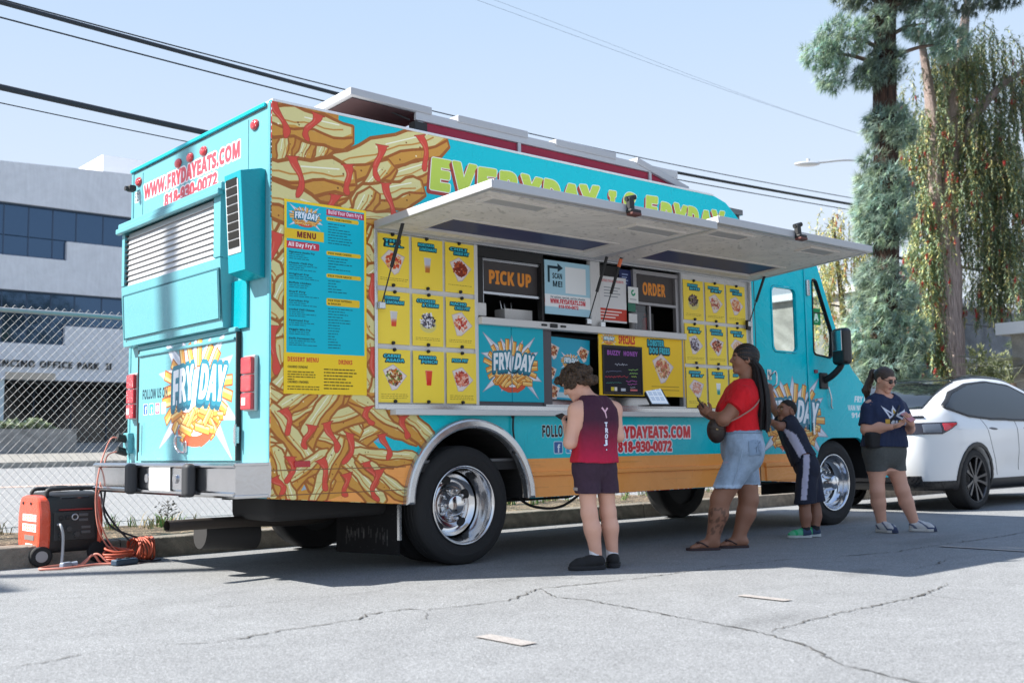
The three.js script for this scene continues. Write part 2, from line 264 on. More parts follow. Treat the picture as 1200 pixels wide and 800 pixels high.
// ---- parking lot behind the fence, rising to the office
const lotProf = [[-4.2, 0.10], [-10, 0.17], [-24, 0.47], [-24.02, 0.62], [-31, 0.855], [-37, 1.235], [-60, 1.3]];
const lotY = (z) => { for (let i = 0; i + 1 < lotProf.length; i++) if (z <= lotProf[i][0] && z >= lotProf[i + 1][0]) return lerp(lotProf[i][1], lotProf[i + 1][1], (z - lotProf[i][0]) / (lotProf[i + 1][0] - lotProf[i][0])); return 0.1; };
{
  const lotM = mat([1.08, 1.06, 1.04], 0.9, 0, { map: rep(asphaltTex, 1 / 2.4) }), walkM = mat([0.62, 0.615, 0.6], 0.9, 0, { map: rep(concTex, 0.5) });
  const strip = (z0, z1, mm, name, x0 = -60, x1 = 110) => { const g = quad([x0, lotY(z0), z0], [x1, lotY(z0), z0], [x1, lotY(z1), z1], [x0, lotY(z1), z1]); struct(obj(name, metres(g), mm)); };
  strip(-4.2, -10, lotM, 'parking_lot'); strip(-10, -24, lotM, 'parking_lot');
  struct(obj('kerb', metres(b2(-60, 110, 0.3, 0.62, -24.2, -24)), M.concrete));
  strip(-24.021, -31, walkM, 'pavement'); strip(-31, -37, walkM, 'pavement'); strip(-37, -60, walkM, 'pavement');
  struct(obj('painted_line', metres(quad([-20, lotY(-14) + 0.006, -14], [50, lotY(-14) + 0.006, -14], [50, lotY(-14.3) + 0.006, -14.3], [-20, lotY(-14.3) + 0.006, -14.3])), mat([0.55, 0.4, 0.33], 0.9)));
}
// ---- chain link fence
{
  const galv = mat([0.36, 0.35, 0.35], 0.6, 0.3), t = thing('chain_link_fence', 'galvanised chain link fence with a bare top rail running behind the truck and generator', 'fence');
  const X0 = -6, X1 = 8, y0 = 0.17, y1 = 2.13, w = 0.036, hh = 0.0395, r = 0.0013;
  const pos = []; let k = 0;
  const seg = (a, b) => { // thin three sided wire
    const dx = b[0] - a[0], dy = b[1] - a[1], L = Math.hypot(dx, dy), nx = -dy / L * r, ny = dx / L * r;
    const ring = (p) => [[p[0] + nx, p[1] + ny, p[2] - r * 0.6], [p[0] - nx, p[1] - ny, p[2] - r * 0.6], [p[0], p[1], p[2] + r]];
    const A = ring(a), B = ring(b); for (let i = 0; i < 3; i++) { const j = (i + 1) % 3; pos.push(...A[i], ...B[i], ...B[j], ...A[i], ...B[j], ...A[j]); }
  };
  for (let x = X0; x < X1; x += w, k++) {
    const n = Math.round((y1 + 0.03 - y0) / hh), bow = (y) => -4 + 0.012 * Math.sin(x * 1.7 + y * 2) + 0.02 * fbm(x * 0.8, y, 3, 2);
    for (let j = 0; j < n; j++) { const a = ((j + k) & 1) ? 0 : w, b = w - a, ya = y0 + j * hh, yb = ya + hh; seg([x + a, ya, bow(ya)], [x + b, yb, bow(yb) + ((j & 1) ? 0.004 : -0.004)]); }
  }
  const g = new THREE.BufferGeometry(); g.setAttribute('position', new THREE.Float32BufferAttribute(pos, 3)); g.computeVertexNormals();
  stuff(obj('wire_mesh', g, galv, t));
  obj('top_rail', tube([[X0, 2.095, -4], [-1, 2.1, -4], [2, 2.088, -4], [X1, 2.09, -4]], 0.022, 30, 10), galv, t);
  for (let x = -4.2; x < X1; x += 3.05) obj('post', [bar([x, -0.1, -4.03], [x, 2.12, -4.03], 0.03, 12), sph(0.035, [x, 2.13, -4.03])], galv, t);
  obj('bottom_wire', bar([X0, 0.2, -4.005], [X1, 0.19, -4.005], 0.003, 5), galv, t);
  base(t, [1, 0, -4]);
}
// ---- weeds along the fence
function blades(n, r, h, spread, seedv) { const R = rng(seedv), pos = []; for (let i = 0; i < n; i++) { const a = R() * 6.28, d = Math.sqrt(R()) * r, x = Math.cos(a) * d, z = Math.sin(a) * d, H = h * (0.4 + 0.7 * R()), b = R() * 6.28, lx = Math.cos(b) * H * spread, lz = Math.sin(b) * H * spread, w = 0.003 + 0.004 * R(), px = -Math.sin(b) * w, pz = Math.cos(b) * w; pos.push(x - px, 0, z - pz, x + px, 0, z + pz, x + lx * 0.4 + px, H * 0.7, z + lz * 0.4 + pz, x - px, 0, z - pz, x + lx * 0.4 + px, H * 0.7, z + lz * 0.4 + pz, x + lx * 0.4 - px, H * 0.7, z + lz * 0.4 - pz, x + lx * 0.4 - px, H * 0.7, z + lz * 0.4 - pz, x + lx * 0.4 + px, H * 0.7, z + lz * 0.4 + pz, x + lx, H, z + lz); } const g = new THREE.BufferGeometry(); g.setAttribute('position', new THREE.Float32BufferAttribute(pos, 3)); g.computeVertexNormals(); return g; }
{
  const green = phys([0.10, 0.17, 0.035], { roughness: 0.8, side: THREE.DoubleSide }), dry = phys([0.33, 0.25, 0.13], { roughness: 0.9, side: THREE.DoubleSide }), R = rng(5), gg = [], dd = [];
  for (let i = 0; i < 150; i++) { const x = -4 + R() * 13, z = -3.72 - R() * 0.45 + (R() < 0.2 ? R() * 0.9 : 0); const g = blades(9, 0.05, 0.09 + 0.09 * R(), 0.7, 100 + i); g.translate(x, 0.13, z); (R() < 0.5 ? gg : dd).push(g); }
  tag(stuff(obj('grass', gg, green)), 'short green weeds along the foot of the chain link fence', 'grass'); tag(stuff(obj('dry_grass', dd, dry)), 'dry straw and dead grass on the dirt strip by the kerb', 'dry grass');
  const t = thing('dry_weed', 'small dark dead weed standing at the fence foot behind the truck bumper', 'weed', [0.95, 0.12, -3.7]);
  const wm = mat([0.06, 0.05, 0.035], 0.9), br = [bar([0, 0, 0], [0.01, 0.2, 0], 0.006, 5, 0.003)]; for (let i = 0; i < 12; i++) { const y = 0.1 + 0.012 * i, a = i * 2.4, l = 0.1 - 0.004 * i; br.push(bar([0.005, y, 0], [Math.cos(a) * l, y + 0.05, Math.sin(a) * l], 0.003, 4, 0.001)); }
  obj('stem', br, wm, t); const lv = []; for (let i = 0; i < 40; i++) { const a = i * 2.4, l = 0.05 + R() * 0.06, q = bx(0.025, 0.003, 0.012, [Math.cos(a) * l, 0.13 + R() * 0.13, Math.sin(a) * l], [R(), a, R()]); lv.push(q); } stuff(obj('leaf', lv, wm, t));
}
// ---- office building
{
  const t = thing('office_building', 'pale concrete office building with long blue glass window bands behind the fence', 'building');
  const wallM = mat([0.80, 0.83, 0.88], 0.9, 0, { map: streak, bumpMap: rep(grainTex, 2), bumpScale: 0.01 }), paneM = phys([0.06, 0.105, 0.175], { roughness: 0.04, metalness: 0.85 }), frameM = mat([0.05, 0.08, 0.13], 0.5, 0.4), Z = -37, X0 = -5, XS = 11.2, X1 = 25;
  const wall = (pts) => obj('wall', metres(ext(pts, Z - 0.5, Z), 0.25), wallM, t);
  const topY = (x) => 11.9 + 0.048 * (x - 8.66);
  wall([[X0, 10.35], [X1, 10.35], [X1, topY(X1)], [X0, topY(X0)]]);
  obj('roof', b2(X0 + 0.1, X1 - 0.1, 10.6, 10.9, Z - 20, Z - 0.5), wallM, t);
  wall([[X0, 7.02], [X1, 7.02], [X1, 9.07], [XS, 9.07], [XS, 8.32], [X0, 8.32]]);
  wall([[X0, 3.63], [X1, 3.63], [X1, 5.75], [XS, 5.75], [XS, 5.0], [X0, 5.0]]);
  const R = rng(9), xs = []; for (let x = 9.4 - 1.0 * 14; x < X1; x += x < 11 ? 0.9 : 1.06) xs.push(x); const edges = [X0, ...xs.filter((x) => x > X0 + 0.3), X1];
  const band = (yl, yr, y1) => {
    for (let i = 0; i + 1 < edges.length; i++) {
      const a = edges[i], b = edges[i + 1], y0 = (a + b) / 2 < XS ? yl : yr; if (b - a < 0.2) continue;
      const cuts = yl === 8.32 && y0 === yl ? [y0, 9.12, y1] : [y0, y1];
      for (let k = 0; k + 1 < cuts.length; k++) { const g = bx(b - a - 0.03, cuts[k + 1] - cuts[k] - 0.03, 0.02); g.rotateX((R() - 0.5) * 0.006); g.rotateY((R() - 0.5) * 0.006); g.translate((a + b) / 2, (cuts[k] + cuts[k + 1]) / 2, Z - 0.22); obj('window_pane', g, paneM, t); }
      obj('mullion', b2(b - 0.02, b + 0.02, y0, y1, Z - 0.25, Z - 0.19), frameM, t);
    }
    obj('window_frame', [b2(X0, X1, y1 - 0.06, y1, Z - 0.26, Z - 0.12), b2(X0, XS, yl, yl + 0.05, Z - 0.26, Z - 0.12), b2(XS + 0.001, X1, yr, yr + 0.05, Z - 0.26, Z - 0.12), b2(X0, X1, yl - 0.05, y1 + 0.05, Z - 0.6, Z - 0.5)], frameM, t);
  };
  band(8.32, 9.07, 10.35); band(5.0, 5.75, 7.02);
  const darkG = phys([0.012, 0.014, 0.017], { roughness: 0.06 });
  obj('wall', [b2(X0, X1, 1.0, 3.63, Z - 6, Z - 5.9), b2(X0, X1, 3.5, 3.64, Z - 6, Z - 0.5)], mat([0.03, 0.03, 0.032], 0.9), t);
  for (let x = 9.3; x < 24; x += 1.45) { obj('window_pane', b2(x, x + 1.41, 1.28, 3.6, Z - 2.1, Z - 2.08), darkG, t); obj('mullion', b2(x - 0.04, x, 1.25, 3.62, Z - 2.14, Z - 2.04), frameM, t); }
  obj('sill', b2(9.2, X1, 1.2, 1.34, Z - 2.15, Z - 1.98), mat([0.10, 0.10, 0.10], 0.7), t);
  obj('soffit_panel', b2(9.05, 10.86, 3.63, 3.9, Z, Z + 0.03), mat([0.50, 0.44, 0.36], 0.9), t);
  obj('column', b2(8.0, 9.04, 1.1, 3.63, Z - 0.6, Z - 0.05), mat([0.55, 0.64, 0.66], 0.85), t);
  obj('column', b2(X0, 4, 1.1, 3.63, Z - 0.6, Z - 0.05), wallM, t);
  const lm = mat([0.02, 0.021, 0.024], 0.5, 0.3);
  for (const [w, a, b] of [['ENCINO', 8.72, 10.09], ['OFFICE', 10.27, 11.49], ['PARK', 11.68, 12.52], ['II', 12.8, 13.03]]) { let x = a; const g = text3(w, 0.25, 0.05, b - a); g.translate(a, 4.11, Z + 0.01); obj('lettering', g, lm, t); }
  obj('penthouse', [b2(15.1, 24, 10.9, 14.7, -50, -44)], mat([0.74, 0.75, 0.76], 0.85), t);
  base(t, [11, 1.2, -37]);
  // long planter in front
  const p = thing('concrete_planter', 'long grey concrete planter box in front of the office entrance', 'planter');
  obj('planter_wall', [metres(b2(-2, 9.63, 0.6, 1.645, -31.25, -31)), metres(b2(-2, 9.63, 0.6, 1.645, -34, -33.75)), metres(b2(9.38, 9.63, 0.6, 1.644, -33.75, -31.25))], mat([0.62, 0.64, 0.68], 0.9, 0, { map: rep(concTex, 0.6) }), p);
  obj('soil', b2(-1.9, 9.38, 1.2, 1.55, -33.75, -31.25), mat([0.05, 0.04, 0.03], 1), p); base(p, [4, 0.7, -32.5]);
}
{ // ground cover in the planter: many leaf sized faces
  const R = rng(21), pos = [], col = [];
  for (let i = 0; i < 16000; i++) { const x = 3 + R() * 6.2, z = -31.2 - R() * 2.4, h = 0.42 * (0.5 + 0.9 * Math.abs(fbm(x * 1.3, z, 2, 3)) * 2) * sstep(9.35, 8.7, x); const y = 1.56 + R() * h, s = 0.05 + 0.05 * R(), a = R() * 6.28, b = (R() - 0.3) * 1.4, ux = Math.cos(a) * s, uz = Math.sin(a) * s, vy = Math.sin(b) * s, vx = -Math.sin(a) * Math.cos(b) * s, vz = Math.cos(a) * Math.cos(b) * s; pos.push(x - ux, y, z - uz, x + ux, y, z + uz, x + vx, y + vy, z + vz); const g = 0.6 + 0.7 * R(); for (let k = 0; k < 3; k++) col.push(0.38 * g, 0.44 * g, 0.28 * g); }
  const g = new THREE.BufferGeometry(); g.setAttribute('position', new THREE.Float32BufferAttribute(pos, 3)); g.setAttribute('color', new THREE.Float32BufferAttribute(col, 3)); g.computeVertexNormals();
  tag(stuff(obj('ground_cover', g, phys([1, 1, 1], { roughness: 0.85, vertexColors: true, side: THREE.DoubleSide }))), 'low pale green ground cover growing in the long concrete planter', 'plants');
}
// ---- overhead cables, utility pole, street lamp
{
  const cm = mat([0.025, 0.03, 0.04], 0.7);
  const cable = (z, pts, r, label) => tag(obj('power_cable', tube(pts.map(([x, y]) => [x, y, z]), r, 60, 6), cm), label, 'cable');
  cable(-7, [[-8.9, 6.55], [0.28, 6.07], [8.16, 5.85], [17.95, 6.08], [40, 7.2]], 0.028, 'thickest black cable of the bundle passing just above the truck roof');
  cable(-7.2, [[-8.9, 6.7], [0.3, 6.19], [8.2, 6.06], [18.1, 6.30], [40, 7.5]], 0.009, 'thin wire topmost of the bundle just above the truck roof');
  cable(-7, [[-8.9, 6.35], [0.28, 5.89], [8.16, 5.71], [17.77, 5.94], [40, 7]], 0.010, 'thin wire hanging lowest of the bundle just above the truck roof');
  cable(-7, [[-8.9, 5.6], [0.31, 5.06], [8, 4.9], [22.9, 5.13], [40, 5.6]], 0.038, 'thick dark cable that meets the rear top edge of the truck');
  cable(-7.05, [[-8.9, 5.4], [0.31, 4.89], [8, 4.78], [22.9, 5.0], [40, 5.4]], 0.007, 'thin wire just under the thick cable at the truck rear');
  cable(-7, [[-8.9, 8.6], [7.48, 7.99], [17.9, 7.78], [40, 8.4]], 0.0022, 'fainter of two thin wires high in the sky, left one');
  cable(-7.4, [[-8.9, 8.9], [8.5, 8.3], [18, 8.0], [40, 8.6]], 0.002, 'fainter of two thin wires high in the sky, right one');
  cable(-7, [[17, 3.75], [22.4, 3.69], [24.8, 3.71], [40, 3.9]], 0.02, 'low cable behind the weeping tree, above the pale bush');
  const wood = mat([0.16, 0.115, 0.08], 0.9, 0, { map: rep(streak, 1, 4), bumpMap: rep(grainTex, 2, 8), bumpScale: 0.01 });
  const pole = (x, z, h, label) => { const t = thing('utility_pole', label, 'utility pole', [x, 0, z]); obj('shaft', cyl(0.11, 0.15, h, [0, h / 2, 0], [0, 0, 0], 18), wood, t); obj('crossarm', [b2(-0.06, 0.06, 8.5, 8.62, -1.1, 1.1), b2(-0.06, 0.06, 6.4, 6.52, -0.6, 0.6)], wood, t); };
  pole(-8.95, -6.9, 13.4, 'wooden utility pole left of the truck that casts a shadow on its rear'); pole(40, -7, 11, 'wooden utility pole far down the road to the right');
  const lm = mat([0.62, 0.63, 0.64], 0.45, 0.5), t = thing('street_lamp', 'grey street lamp with a flat lamp head reaching out above the cab', 'street lamp');
  obj('pole', bar([24.4, 0, -9.5], [24.4, 8.55, -9.5], 0.11, 14, 0.07), lm, t);
  obj('arm', tube([[24.4, 8.2, -9.5], [24.0, 8.47, -9.72], [23.2, 8.54, -10.0], [22.42, 8.45, -10.5]], 0.035, 24, 8), lm, t);
  const head = sph(0.36, [0, 0, 0], [1, 0.2, 0.42], 20, 12); head.rotateY(-0.7); head.translate(22.17, 8.41, -10.7);
  obj('lamp_head', head, lm, t); const pc = cyl(0.05, 0.05, 0.1, [22.2, 8.5, -10.68], [0, 0, 0], 10); obj('photocell', pc, lm, t); base(t, [24.4, 0, -9.5]);
}
// ================================================================ food truck: prints
const TEAL = '#00c6d2', TEAL_L = lin(0.0, 0.47, 0.62);
const sans = (px, b = true) => (b ? 'bold ' : '') + px + 'px sans-serif';
function fit(c, s, x, y, w, h, fill, o = {}) { // text squeezed into a box, y = baseline
  c.save(); c.font = sans(100); const m = c.measureText(s).width; c.translate(x, y); if (o.rot) c.rotate(o.rot); if (o.skew) c.transform(1, 0, -o.skew, 1, 0, 0); c.scale(w / m, h / 73);
  c.lineJoin = 'round'; if (o.shadow) { c.fillStyle = o.shadow; c.strokeStyle = o.shadow; c.lineWidth = (o.lw || 0) * 1.0; for (let k = 1; k <= 5; k++) { c.fillText(s, -k * 1.6 * (o.sx ?? 1), k * 1.8); if (o.lw) c.strokeText(s, -k * 1.6 * (o.sx ?? 1), k * 1.8); } }
  if (o.line) { c.strokeStyle = o.line; c.lineWidth = o.lw || 14; c.strokeText(s, 0, 0); }
  c.fillStyle = fill; c.fillText(s, 0, 0); if (o.thick) { c.strokeStyle = fill; c.lineWidth = o.thick; c.strokeText(s, 0, 0); } c.restore();
}
function fryPath(c, L, w, r) { c.beginPath(); const n = 10, a = [], b = []; for (let i = 0; i <= n; i++) { const t = i / n - 0.5; const q = Math.sin(i * 1.9 + r) * 0.06 + Math.sin(i * 0.8 + r * 2) * 0.07; const tp = 1 - Math.pow(Math.abs(t) * 2, 6) * 0.45; a.push([t * L, -w / 2 * tp + q * w]); b.push([t * L, w / 2 * tp + q * w]); } c.moveTo(...a[0]); for (const p of a) c.lineTo(...p); for (const p of b.reverse()) c.lineTo(...p); c.closePath(); }
function fry(c, x, y, L, w, ang, R) {
  const r = R() * 9; c.save(); c.translate(x, y); c.rotate(ang); c.lineJoin = 'round';
  fryPath(c, L, w, r); c.fillStyle = '#a8622a'; c.fill(); c.strokeStyle = '#a8622a'; c.lineWidth = w * 0.15; c.stroke();
  fryPath(c, L, w * 0.92, r); c.fillStyle = '#d59a42'; c.fill(); c.clip();
  c.save(); c.translate(0, -w * 0.2); fryPath(c, L * 0.97, w * 0.60, r); c.fillStyle = '#e2d694'; c.fill(); c.restore();
  c.strokeStyle = '#a85e26'; c.lineWidth = w * 0.09; c.beginPath(); c.moveTo(-L * 0.5, w * 0.14); for (let i = -5; i <= 5; i++) c.lineTo(i * L / 10, w * (0.12 + 0.08 * Math.sin(i * 1.3 + r))); c.stroke();
  c.strokeStyle = '#c98a3c'; c.lineWidth = w * 0.05; c.beginPath(); c.moveTo(-L * 0.42, -w * 0.12); for (let i = -4; i <= 4; i++) c.lineTo(i * L / 10, w * (-0.1 + 0.05 * Math.sin(i * 1.7 + r))); c.stroke();
  c.strokeStyle = '#fffbe0'; c.lineWidth = w * 0.04; c.beginPath(); c.moveTo(L * 0.0, -w * 0.3); c.lineTo(L * 0.36, -w * 0.28); c.stroke();
  for (let i = 0; i < 6; i++) { c.fillStyle = ['#8d4d1e', '#fff7d0', '#7a4a20'][i % 3]; c.beginPath(); c.arc((R() - 0.5) * L * 0.9, (R() - 0.5) * w * 0.7, w * 0.02 + R() * w * 0.02, 0, 7); c.fill(); }
  c.restore();
}
function ketchup(c, x, y, L, w, R) { // a wavy run of sauce, thicker at the top and at the drop
  c.save(); c.translate(x, y); c.rotate((R() - 0.5) * 0.7); const n = 14, ph = R() * 6, am = 0.35 + 0.4 * R(), a = [], b = [];
  for (let i = 0; i <= n; i++) { const t = i / n, cx = w * am * Math.sin(t * 5 + ph), hw = w * (0.34 + 0.34 * Math.pow(1 - t, 3) + 0.16 * Math.exp(-Math.pow((t - 0.86) / 0.1, 2)) + 0.06 * Math.sin(t * 13 + ph)) * (t > 0.96 ? 0.55 : 1); a.push([cx - hw, t * L]); b.push([cx + hw, t * L]); }
  const path = () => { c.beginPath(); c.moveTo(a[0][0] - w * 0.3, -w * 0.1); for (const p of a) c.lineTo(...p); for (const p of b.slice().reverse()) c.lineTo(...p); c.lineTo(b[0][0] + w * 0.35, -w * 0.15); c.closePath(); };
  c.lineJoin = 'round'; path(); c.strokeStyle = '#a8432a'; c.lineWidth = w * 0.16; c.stroke(); c.fillStyle = '#dd513f'; c.fill(); c.strokeStyle = '#e98168'; c.lineWidth = w * 0.09; c.beginPath(); a.forEach(([X, Y], k) => { if (k > 1 && k < 9) k === 2 ? c.moveTo(X + w * 0.25, Y) : c.lineTo(X + w * 0.25, Y); }); c.stroke(); c.restore(); }
// burst sign: white paper spikes, fries, two words, fries in a bowl arc below
function logo(c, cx, cy, w, o = {}) {
  const R = rng(o.seed || 4), s = w / 200; c.save(); c.translate(cx, cy); c.scale(s, s * (o.tall || 1)); c.lineJoin = 'round';
  const spikes = [[-105, -85], [-40, -72], [0, -82], [42, -70], [88, -80], [100, -40], [112, 40], [100, 88], [45, 62], [-40, 70], [-108, 72], [-92, 10], [-112, -30]];
  c.beginPath(); spikes.forEach(([x, y], i) => { const [nx, ny] = spikes[(i + 1) % spikes.length]; i ? c.lineTo(x, y) : c.moveTo(x, y); c.lineTo((x + nx) * 0.30, (y + ny) * 0.30); }); c.closePath(); c.fillStyle = '#e6eaf2'; c.fill(); c.strokeStyle = '#9aa3b4'; c.lineWidth = 2; c.stroke();
  c.fillStyle = '#c6ccd9'; for (const [x, y] of spikes) { c.beginPath(); c.moveTo(x, y); c.lineTo(x * 0.3 + 9, y * 0.3); c.lineTo(x * 0.3, y * 0.3 + 4); c.fill(); }
  for (let i = 0; i < 20; i++) { const a = i / 20 * 6.283 + 0.12, r = 72 + 14 * R(); c.save(); c.translate(Math.cos(a) * r, Math.sin(a) * r * 0.62); c.rotate(a + (R() - 0.5) * 0.5); c.fillStyle = '#a8551e'; c.fillRect(-20, -7.5, 40, 15); c.fillStyle = '#f0a94b'; c.fillRect(-18, -5.5, 36, 11); c.fillStyle = '#fbd98c'; c.fillRect(-18, -5.5, 36, 4.5); c.restore(); }
  c.fillStyle = '#d9583a'; c.beginPath(); c.ellipse(0, 48, 52, 24, 0, 0, Math.PI); c.fill(); c.fillStyle = '#f2f0f0'; c.beginPath(); c.ellipse(0, 46, 30, 12, 0, 0, Math.PI); c.fill();
  for (let i = 0; i < 26; i++) { c.save(); c.translate(-58 + R() * 120, 26 + R() * 24); c.rotate((R() - 0.5) * 1.8); const l = 13 + R() * 8; c.fillStyle = '#a8551e'; c.fillRect(-l - 1.5, -6, 2 * l + 3, 12); c.fillStyle = ['#f0a94b', '#f6bd62', '#e8963a'][i % 3]; c.fillRect(-l, -4.5, 2 * l, 9); c.fillStyle = '#fbd98c'; c.fillRect(-l, -4.5, 2 * l, 3.5); c.restore(); }
  const word = (t, x, y, ww, rot) => fit(c, t, x, y, ww, 44, '#f4f7fb', { rot, line: '#2a7f95', lw: 26, shadow: '#1c6178', skew: 0.12 });
  word('FRY', -70, 14, 62, -0.10); word('DAY', 6, 8, 70, 0.10);
  fit(c, 'FRY', -70, 14, 62, 44, '#f4f7fb', { rot: -0.1, skew: 0.12, thick: 5 }); fit(c, 'DAY', 6, 8, 70, 44, '#f4f7fb', { rot: 0.1, skew: 0.12, thick: 5 });
  c.restore();
}
function socials(c, x, y, s, n = 2) { // small rounded squares
  for (let i = 0; i < n; i++) { const X = x + i * s * 1.28; c.fillStyle = '#cfe0f0'; rr(c, X, y, s, s, s * 0.14); c.fill(); c.fillStyle = ['#38639f', '#3ea3cf', '#b0566e', '#d9dde2'][i]; rr(c, X + s * 0.07, y + s * 0.07, s * 0.86, s * 0.86, s * 0.1); c.fill(); c.fillStyle = '#eef4fa'; c.font = sans(s * 0.85); c.textAlign = 'center'; if (i < 2) c.fillText('ft'[i], X + s * 0.54, y + s * 0.86); else { c.lineWidth = s * 0.07; c.strokeStyle = '#f4e6ea'; rr(c, X + s * 0.24, y + s * 0.24, s * 0.52, s * 0.52, s * 0.14); c.stroke(); c.beginPath(); c.arc(X + s * 0.5, y + s * 0.5, s * 0.13, 0, 7); c.stroke(); } c.textAlign = 'left'; }
}
function rr(c, x, y, w, h, r) { c.beginPath(); c.moveTo(x + r, y); c.arcTo(x + w, y, x + w, y + h, r); c.arcTo(x + w, y + h, x, y + h, r); c.arcTo(x, y + h, x, y, r); c.arcTo(x, y, x + w, y, r); c.closePath(); }
const wear = (c, w, h, n, seed, col = '60,50,40') => { const R = rng(seed); for (let i = 0; i < n; i++) { c.fillStyle = `rgba(${col},${0.03 + 0.10 * R()})`; const x = R() * w, y = R() * h, l = 3 + R() * R() * 60; c.fillRect(x, y, 1 + R() * 2, l); } for (let i = 0; i < n; i++) { c.fillStyle = `rgba(${R() < 0.5 ? '255,255,255' : col},${0.03 + 0.09 * R()})`; c.beginPath(); c.arc(R() * w, R() * h, 0.5 + R() * 2, 0, 7); c.fill(); } };
const SX = 5.0, SY0 = 0.4, SH = 2.72, ORANGE = '#ffaa58';
const sideTex = ctex(2048, 1114, (c, W, H) => {
  const k = W / SX, X = (x) => x * k, Y = (y) => H - (y - SY0) * k, R = rng(31);
  c.fillStyle = TEAL; c.fillRect(0, 0, W, H); c.fillStyle = ORANGE; c.fillRect(0, Y(0.734), W, H);
  const F = (x, y, L, w, deg) => fry(c, X(x), Y(y), L * k, w * k, -deg * Math.PI / 180, R), K = (x, y, L, w = 0.05) => ketchup(c, X(x), Y(y), L * k, w * k, R);
  const poly = (pts, col) => { c.fillStyle = col; c.beginPath(); pts.forEach(([x, y], i) => i ? c.lineTo(X(x), Y(y)) : c.moveTo(X(x), Y(y))); c.closePath(); c.fill(); };
  poly([[0, 3.1], [0.5, 3.1], [0.5, 2.8], [0.62, 2.55], [0.84, 2.46], [0.84, 1.1], [0, 1.1]], '#c98a3c');
  // column of fries beside the printed menu
  for (let i = 0; i < 15; i++) { F(0.02 + 0.1 * R(), 2.3 - i * 0.085, 0.5, 0.15 + 0.05 * R(), (i % 2 ? 1 : -1) * (25 + 50 * R())); F(0.76 + 0.05 * R(), 2.3 - i * 0.085, 0.42, 0.13 + 0.05 * R(), (i % 2 ? -1 : 1) * (20 + 55 * R())); }
  poly([[0.45, 2.86], [0.66, 2.78], [0.62, 2.7], [0.44, 2.76]], '#7fb0cf');
  F(0.1, 2.73, 0.34, 0.11, 82); F(0.24, 2.74, 0.3, 0.10, 70); F(0.38, 2.76, 0.32, 0.11, 66); F(0.92, 2.66, 0.95, 0.17, 23); F(0.9, 2.86, 1.08, 0.21, 21); F(0.24, 2.93, 0.74, 0.2, 0);
  F(0.70, 2.52, 0.7, 0.17, 48); F(0.22, 2.59, 0.82, 0.23, 6); F(0.9, 2.56, 0.62, 0.19, 18); F(0.66, 2.36, 0.5, 0.16, 62); F(0.2, 2.37, 0.72, 0.24, -10); F(0.9, 2.40, 0.5, 0.09, 6);
  for (const [x, y, L] of [[0.04, 3.07, 0.25], [0.31, 3.03, 0.2], [0.18, 2.71, 0.26], [0.45, 2.5, 0.22], [0.56, 2.72, 0.2], [0.82, 2.9, 0.25], [1.18, 3.03, 0.25], [0.9, 2.64, 0.3], [0.02, 2.2, 0.4], [0.78, 2.0, 0.36], [0.03, 1.6, 0.3], [0.77, 1.5, 0.3]]) K(x, y, L);
  c.fillStyle = '#d94c55'; c.beginPath(); c.arc(X(1.16), Y(2.44), 0.028 * k, 0, 7); c.fill();
  // fan of fries under it, over the orange band
  poly([[0, 1.2], [0.84, 1.2], [0.9, 1.05], [0.74, 0.9], [0.86, 0.78], [0.8, 0.6], [0.4, 0.5], [0, 0.52]], '#d9983f');
  poly([[0.72, 0.98], [0.9, 0.93], [0.82, 0.86], [0.70, 0.9]], '#7fb0cf'); poly([[0.25, 0.62], [0.44, 0.66], [0.4, 0.61], [0.22, 0.57]], '#9fb4c4');
  for (let i = 0; i < 16; i++) F(0.05 + 0.5 * R(), 0.75 + R() * 0.42, 0.5 + R() * 0.2, 0.10 + R() * 0.04, [-60, -35, -15, 20, 45, 70][i % 6] + 10 * R());
  for (const a of [[0.60, 1.05, 0.78, 0.13, 14], [0.1, 1.08, 0.5, 0.12, 30], [0.86, 1.02, 0.62, 0.14, -27], [1.1, 0.98, 0.5, 0.15, -36], [0.55, 0.84, 0.8, 0.12, -16], [0.84, 0.77, 0.6, 0.10, -3], [0.32, 0.98, 0.6, 0.14, 52], [0.18, 0.86, 0.62, 0.13, -52], [0.2, 0.66, 0.55, 0.12, 34], [0.64, 0.64, 0.55, 0.14, -44], [0.84, 0.62, 0.5, 0.11, -34], [0.42, 0.68, 0.5, 0.12, 62], [0.08, 0.66, 0.4, 0.12, -70]]) F(...a);
  for (const [x, y, L] of [[0.1, 1.08, 0.16], [0.28, 0.98, 0.15], [0.43, 1.0, 0.2], [0.6, 0.92, 0.2], [0.86, 0.92, 0.17], [0.74, 0.74, 0.18], [0.15, 0.78, 0.16], [0.36, 0.76, 0.2], [0.54, 0.66, 0.14], [0.78, 0.68, 0.2], [1.02, 1.04, 0.15], [0.72, 1.1, 0.12], [0.05, 0.66, 0.12]]) K(x, y, L, 0.045);
  // slogan with letters that dance on the line
  const word = (s, x0, x1, y0, seed) => { const n = s.length, st = (x1 - x0) / n, q = rng(seed); [...s].forEach((ch, i) => { if (ch === ' ') return; const h = 0.195 + 0.028 * q(), y = y0 + (q() - 0.5) * 0.035, rot = (q() - 0.5) * 0.16, o = { line: '#f3f6ee', lw: 13, shadow: '#a8423a', skew: 0.1, rot, sx: 0.8 }; fit(c, ch, X(x0 + i * st), Y(y), st * (ch === 'I' ? 0.5 : 0.92) * k, h * k, '#c9d94e', o); const g = c.createLinearGradient(0, Y(y + h), 0, Y(y)); g.addColorStop(0, '#c3d957'); g.addColorStop(1, '#e8d94b'); fit(c, ch, X(x0 + i * st), Y(y), st * (ch === 'I' ? 0.5 : 0.92) * k, h * k, g, { skew: 0.1, rot, thick: 9 }); }); };
